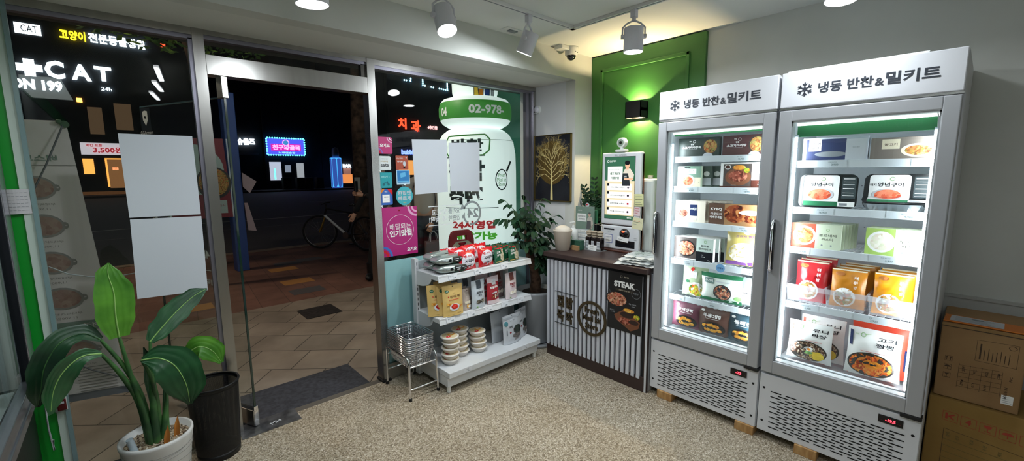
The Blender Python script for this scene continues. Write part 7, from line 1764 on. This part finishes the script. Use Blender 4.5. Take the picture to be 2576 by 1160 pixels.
# ---- people
skin = M('skin', H('b98a70'), .5); 
def sk_body(name, verts, edges, radii, mat, parent, sub=2):
    me = bpy.data.meshes.new(name); me.from_pydata(verts, edges, []); me.update()
    o = bpy.data.objects.new(name, me); COL.objects.link(o)
    o.modifiers.new('skin', 'SKIN'); 
    for i, r_ in enumerate(radii): me.skin_vertices[0].data[i].radius = (r_, r_) if not isinstance(r_, tuple) else r_
    me.skin_vertices[0].data[0].use_root = True
    s_ = o.modifiers.new('sub', 'SUBSURF'); s_.levels = sub; s_.render_levels = sub
    dg_ = bpy.context.evaluated_depsgraph_get(); nm = bpy.data.meshes.new_from_object(o.evaluated_get(dg_))
    bpy.data.objects.remove(o); nm.materials.clear(); nm.materials.append(mat)
    for pl in nm.polygons: pl.use_smooth = True
    q = bpy.data.objects.new(name, nm); COL.objects.link(q); q.parent = parent
    return q
def person(label, loc, rz, coat, trousers, hair, armL, armR, long_coat=False, stride=.12, hairlen=.0):
    """armL/armR: elbow and wrist points; local frame faces -y"""
    o = thing('person', label, 'person', loc, rz)
    hip = (0,0,.92)
    V = [hip,(0,0,1.10),(0,0,1.30),(0,0,1.42),(0,0,1.50),(0,-.01,1.60),(0,-.01,1.68),
         (.10,0,.88),(.11,-stride*.5,.50),(.11,stride*.1,.10),(-.10,0,.88),(-.11,stride*.4,.50),(-.11,stride,.10),
         (.11,-.10+stride*.1,.04),(-.11,-.10+stride,.04),
         (.17,0,1.40),armL[0],armL[1],(-.17,0,1.40),armR[0],armR[1]]
    E_ = [(0,1),(1,2),(2,3),(3,4),(4,5),(5,6),(0,7),(7,8),(8,9),(0,10),(10,11),(11,12),(9,13),(12,14),(3,15),(15,16),(16,17),(3,18),(18,19),(19,20)]
    Rr = [(.14,.10),(.13,.10),(.15,.105),(.10,.07),.052,(.078,.092),(.070,.082),.085,.058,.040,.085,.058,.040,(.035,.03),(.035,.03),.05,.040,.028,.05,.040,.028]
    body = sk_body('body', V, E_, Rr, skin, o)
    # clothes: coat and trousers as their own meshes around the body
    cV = [(0,0,.80 if long_coat else .90),(0,0,1.10),(0,0,1.30),(0,0,1.43),(.18,0,1.405),armL[0],armL[1],(-.18,0,1.405),armR[0],armR[1]]
    if long_coat: cV.append((0,0,.55))
    cE = [(0,1),(1,2),(2,3),(3,4),(4,5),(5,6),(3,7),(7,8),(8,9)]
    if long_coat: cE.append((0,10))
    cR = [(.165,.12),(.15,.115),(.165,.115),(.09,.075),.060,.050,.042,.060,.050,.042]
    if long_coat: cR.append((.21,.17))
    sk_body('coat', cV, cE, cR, coat, o)
    tV = [hip,(.10,0,.86),(.11,-stride*.5,.50),(.11,stride*.1,.12),(-.10,0,.86),(-.11,stride*.4,.50),(-.11,stride,.12)]
    sk_body('trousers', tV, [(0,1),(1,2),(2,3),(0,4),(4,5),(5,6)], [(.16,.12),.10,.075,.062,.10,.075,.062], trousers, o)
    for sx, yy in ((.11, stride*.1), (-.11, stride)):
        P().sphere((sx, yy-.05, .055), .058, M('shoe_black', H('0c0c0e'), .5), 16, sx=1, sy=2.5, sz=.95).cyl((sx,yy+.01,.04),(sx,yy,.24),.062,M('shoe_black')).build('shoe', o)
    # head details
    h = P(); h.sphere((0,.015,1.665), .098, hair, 22, sx=.95, sy=1.02, sz=1.12)
    if hairlen: h.sphere((0,.05,1.665-hairlen*.5), .095, hair, 18, sx=1, sy=.8, sz=1+hairlen*4)
    h.build('hair', o)
    fc = P(); fc.sphere((0,-.035,1.63), .078, skin, 20, sx=.92, sy=.95, sz=1.22); fc.cyl((0,-.105,1.645),(0,-.128,1.615),.007,skin,.014,10).sphere((0,-.122,1.612),.014,skin,10)
    for s_ in (-1, 1):
        fc.sphere((s_*.028,-.102,1.648), .011, PRINT_W, 10, sy=.6).sphere((s_*.028,-.108,1.648), .006, PRINT_K, 8, sy=.6).sphere((s_*.077,-.01,1.635), .02, skin, 10, sx=.35)
        fc.box(s_*.028-.014,-.108,1.668,s_*.028+.014,-.102,1.672,hair)
    fc.sphere((0,-.106,1.583), .018, M('lip', H('9c5a50'), .5), 10, sy=.45, sz=.3)
    fc.build('face', o)
    def hand(w, d, side):
        w = Vector(w); d = Vector(d).normalized(); s_ = d.cross(Vector((0,1,0)));
        if s_.length < .1: s_ = d.cross(Vector((1,0,0)))
        s_.normalize(); n_ = d.cross(s_)
        p = P(); p.tube([w, w+d*.04, w+d*.085], [.026,.036,.033], skin, 12)
        for q, (off, L_) in enumerate(((-.026,.060),(-.009,.070),(.009,.066),(.026,.052))):
            b_ = w+d*.082+s_*off; p.tube([b_, b_+d*L_*.5+n_*.006, b_+d*L_*.85+n_*.022], [.0088,.0082,.0066], skin, 7)
        b_ = w+d*.025+s_*(-.030); p.tube([b_, b_+d*.03-s_*.022, b_+d*.062-s_*.026+n_*.01], [.011,.010,.008], skin, 7)
        p.build('hand', o)
    for arm, sd__ in ((armL, 1), (armR, -1)):
        e_, w_ = Vector(arm[0]), Vector(arm[1]); dd_ = (w_-e_).normalized(); hand(w_+dd_*.02, dd_, sd__)
    return o
person('person in a black outfit standing behind the right door post holding up a phone', (2.86, 6.0, GZ), -.75, M('cloth_black', H('0e0f12'), .9), M('cloth_black_trousers', H('0c0d10'), .9), M('hair_black', H('0d0b0a'), .5), ((.14,-.22,1.15),(-.13,-.36,1.22)), ((-.28,.02,1.20),(-.40,-.02,.95)), stride=-.30)
tag(P().box(-.036,-.006,0,.036,.006,.15,PRINT_K,.004).build('phone', loc=(2.405,5.80,1.24), rotz=.8), 'dark phone held up by the person behind the door post', 'phone')
person('pedestrian in a beige grey coat carrying a paper bag, half hidden by the white sheet', (3.10, 5.2, GZ), -.62, M('coat_beige_grey', H('b5aaa0'), .9), M('jeans_dark', H('1c2230'), .9), M('hair_dark_brown', H('1c1410'), .5), ((.21,-.02,1.12),(.11,-.16,.86)), ((-.24,.02,1.12),(-.22,-.04,.86)), hairlen=.1, stride=.2)
c = thing('paper_bag', 'grey paper carrier bag held by the pedestrian outside the window', 'bag', (3.075, 4.96, .315), -.3)
P().box(-.11,-.05,0,.11,.05,.26,M('bag_grey_paper', H('6c6468'), .8),.003).build('body', c)
for y in (-.045, .045): P().tube([(-.05,y,.26),(-.04,y*.6,.36),(0,y*.3,.40),(.04,y*.6,.36),(.05,y,.26)], .004, PRINT_LG, 6).build('handle', c)

# ---- across the road
def em(nm, c_, s_): return M(nm, c_, .5, emit=s_, ecol=c_)
dark = noise_tint(M('facade_dark', H('1a1c22'), .9), H('14161b'), H('22242b'), .6)
glow_w = em('sign_white_glow', (.85,.95,1), 3.5); glow_y = em('sign_yellow_glow', (1,.8,.02), 2.5); glow_b = em('sign_blue_glow', (.05,.06,.7), 1.6); glow_p = em('sign_pink_glow', (1,.25,.5), 2.2); glow_c = em('sign_cyan_glow', (.1,1,.95), 2.8); glow_r = em('sign_red_glow', (1,.06,.02), 2.4); glow_o = em('window_orange_glow', (1,.42,.08), 1.2); glow_s = em('window_soft_glow', (.5,.6,.75), .35); warm_dim = em('window_warm_dim', (.5,.22,.08), .35)
def building(nm, label, x0, x1, y0, y1, h, mat, parts):
    o = thing(nm, label, 'building', (0, 0, 0))
    P().box(x0, y0, 0, x1, y1, h, mat).build('walls', o)
    for q in parts:
        k = q[0]; p = P()
        if k == 'win': p.box(q[1], y0-.06, q[2], q[3], y0, q[4], q[5]); p.build('window', o)
        elif k == 'txt': p.text(fY(0, y0-.12, 0), q[1], q[2], q[3], q[4], q[5], q[6] if len(q) > 6 else .03, width=q[7] if len(q) > 7 else None, depth=.06); p.build('sign_letters', o)
    return o
FY_ = 46.0
building('hospital_building', 'dark building across the road with the white plus and CAT letters', -9, 6.2, FY_, FY_+8, 15, dark,
    [('txt', -3.82, 9.02, 1.15, '+', glow_w, .10, 1.25), ('txt', -2.60, 9.05, 1.25, 'C', glow_w, .04, 1.0), ('txt', -1.25, 9.05, 1.15, 'A', glow_w, .04, 1.05), ('txt', -.05, 9.10, 1.05, 'T', glow_w, .04, .95),
     ('txt', -4.2, 7.88, .74, 'SALON 199', glow_w, .05, 3.75), ('txt', .02, 8.0, .25, '24h', glow_w, .0, .6),
     ('win', -4.25, 11.3, -3.0, 12.0, glow_w), ('txt', -3.55, 11.65, .45, 'CAT', M('sign_dark_letters', H('5c6c7c'), .5), .0, .8),
     ('txt', -1.42, 11.62, .70, '고양이', glow_y, .03, 1.35), ('txt', 1.0, 11.66, .70, '전문동물병원', glow_w, .03, 3.2), ('win', 3.6, 11.75, 3.9, 12.05, glow_r),
     ('win', -1.7, 6.9, -1.4, 7.2, em('bulb_orange', (1,.35,.05), 6)), ('win', -1.2, 4.6, -.4, 6.6, em('window_brown_dim', (.25,.15,.08), .25)), ('win', .3, 5.0, 1.3, 7.0, em('window_brown_dim', (.25,.15,.08), .25)),
     ('win', -1.86, 3.05, .33, 3.95, em('banner_lit', (.6,.55,.6), .8)), ('txt', -.35, 3.40, .50, '3,500원', em('banner_red_lit', (.6,.03,.05), .5), .03, 1.7), ('txt', -1.1, 3.75, .2, '치킨 포장', em('banner_red_lit', (.6,.03,.05), .5), .03, .9),
     ('win', -1.85, 1.6, -1.25, 2.75, glow_o), ('win', -.62, .6, -.5, 2.8, glow_o), ('win', -.5, 2.7, .4, 2.8, glow_o), ('win', -.25, 1.9, .1, 2.1, em('poster_warm', (.8,.5,.3), 1.2)), ('win', -.5, .5, .35, 2.7, warm_dim), ('win', -2.2, .0, .6, .25, em('step_warm', (.3,.12,.04), .2))])
building('shop_building', 'dark building across the road with white sign letters next to the blue neon sign', 6.4, 10.4, FY_+.3, FY_+8, 16, dark, [('txt', 8.8, 4.45, .62, '우슈올즈', glow_w, .05, 1.9), ('win', 7.2, 3.2, 10, 3.4, M('awning_grey', H('3a3a40'), .8))])
bl = building('karaoke_building', 'dark building across the road with the blue and pink neon sign', 10.45, 15.6, FY_, FY_+8, 16, dark,
    [('win', 10.75, .85, 11.75, 2.6, em('window_screen_glow', (.45,.5,.62), .9)), ('win', 13.15, .6, 13.8, 2.5, em('door_white_dim', (.6,.65,.68), .45)), ('win', 12.1, 1.6, 12.6, 2.3, glow_s), ('win', 11.1, .95, 11.25, 2.0, em('rainbow_mint', (.1,.7,.5), 1.2))])
p = P().box(10.6, FY_-.25, 3.25, 13.95, FY_-.02, 4.85, glow_b)
f = fY(0, FY_-.25, 0)
for a, b_ in (((10.6,3.25),(13.95,3.25)),((13.95,3.25),(13.95,4.85)),((13.95,4.85),(10.6,4.85)),((10.6,4.85),(10.6,3.25))):
    n_ = int(math.hypot(b_[0]-a[0], b_[1]-a[1])/.20)
    for k in range(n_): u, v = a[0]+(b_[0]-a[0])*(k+.5)/n_, a[1]+(b_[1]-a[1])*(k+.5)/n_; p.ell(f, u, v, .075, .075, glow_c, .05, 8)
p.box(10.95, FY_-.30, 3.65, 13.6, FY_-.26, 4.30, em('sign_magenta_deep', (.45,.02,.3), 1.2)); p.text(f, 12.3, 3.98, .50, '친구의골목', glow_p, .04, width=2.45, e=.08); p.text(f, 12.3, 3.48, .18, '노래연습장', em('sign_mixed_glow', (.3,.8,.5), 1.5), .02, width=1.5, e=.06); p.ring(f, 12.25, 4.42, .30, .30, .06, glow_p, .1)
p.ell(f, 12.25, 4.42, .22, .22, em('sign_sky_dim', (.05,.25,.5), 1), .09, 16)
p.build('neon_sign', bl)
building('bar_building', 'dark building across the road with orange lit shop windows', 15.7, 23.0, FY_+.2, FY_+8, 15, dark,
    [('win', 17.7, .4, 18.75, 1.35, em('window_amber', (.9,.3,.08), .8)), ('win', 17.8, 1.35, 18.6, 2.0, em('window_rose', (.45,.2,.15), .5)), ('txt', 18.2, 2.25, .35, 'BAR', glow_w, .06, .9), ('win', 19.95, 1.5, 20.4, 2.6, glow_o), ('txt', 20.05, 3.5, .35, '이', glow_r, .03), ('txt', 20.9, 3.5, .38, 'be', glow_o, .03),
     ])
o = building('clinic_building', 'dark tall building on the right across the road with red and blue-white lights', 23.2, 44, FY_, FY_+8, 18, dark,
    [('win', 24.2, 1.2, 26.3, 2.9, em('window_orange_soft', (1,.4,.1), .9)), ('win', 27.0, .8, 28.4, 2.7, em('window_amber', (.9,.3,.08), .8))])
for k, (lb_) in enumerate(('a',)):
    pass
p = P(); f = fY(0, 39.9, 0)
KX_ = 1.15
def dots(a, b_, n_, skip=()):
    for k in range(n_):
        if k in skip: continue
        t = k/(n_-1); p.sphere(((a[0]+(b_[0]-a[0])*t)*KX_, 45.85, 1.5+(a[1]+(b_[1]-a[1])*t-1.5)*KX_), .10, em('led_cyan_white', (.45,.85,1), 5), 6)
dots((22.9,12.1),(22.7,10.6),8); dots((22.7,10.6),(22.0,10.6),4,(1,)); dots((24.1,12.0),(24.1,10.35),9); dots((24.1,10.35),(27.1,10.2),13,(2,3,6,7)); dots((27.1,10.2),(27.1,11.7),9); dots((20.7,12.2),(20.7,11.1),5,(1,3))
p.build('led_outline', o)
p = P(); f_ = fY(0, 45.9, 0); f = lambda u, v, e=0: f_(u*KX_, 1.5+(v-1.5)*KX_, e)
p.text(f, 21.6, 6.35, 1.1, '치', glow_r, .03, depth=.05); p.text(f, 23.1, 6.2, 1.15, '과', glow_r, .03, depth=.05); p.text(f, 25.1, 6.15, .38, '4층건물', em('sign_red_white', (1,.55,.55), 1.6), .02, width=1.2, depth=.05)
p.text(f, 22.2, 3.55, .5, 'bubble', em('sign_blue_violet', (.2,.3,1), 2), .06, width=1.7, depth=.05)
p.build('sign_letters', o)
ib = thing('lit_air_column', 'small lit blue advertising column far across the road', 'inflatable', (16.4, 44.3, 0))
P().lathe([(.5,0),(.55,.4),(.55,2.9),(.4,3.1)], em('column_blue_lit', (.03,.08,.35), .9), n=20).lathe([(.555,.1),(.56,.4),(.56,2.95),(.555,3.0)], em('column_sky_lit', (.05,.35,.75), 1.3), n=7).lathe([(.3,3.1),(.35,3.3),(.3,3.9),(0,4.1)], M('column_cap_grey', H('6c7480'), .6), n=16).build('body', ib)
# shadowed shapes on the far pavement
for x in (11.4, 12.6, 13.4, 14.4):
    tag(P().box(x, 44.2, 0, x+.7, 44.9, 1.1, M('planter_dark', H('14100e'), .9), .05).build('street_planter'), {11.4: 'leftmost', 12.6: 'second from left', 13.4: 'third from left', 14.4: 'rightmost'}[x]+' dark planter box on the far pavement', 'planter', 'planters on the far pavement')
if 'k' in _keep:
    _o = _keep['k']; _c = _o.data; bpy.data.objects.remove(_o); bpy.data.curves.remove(_c)
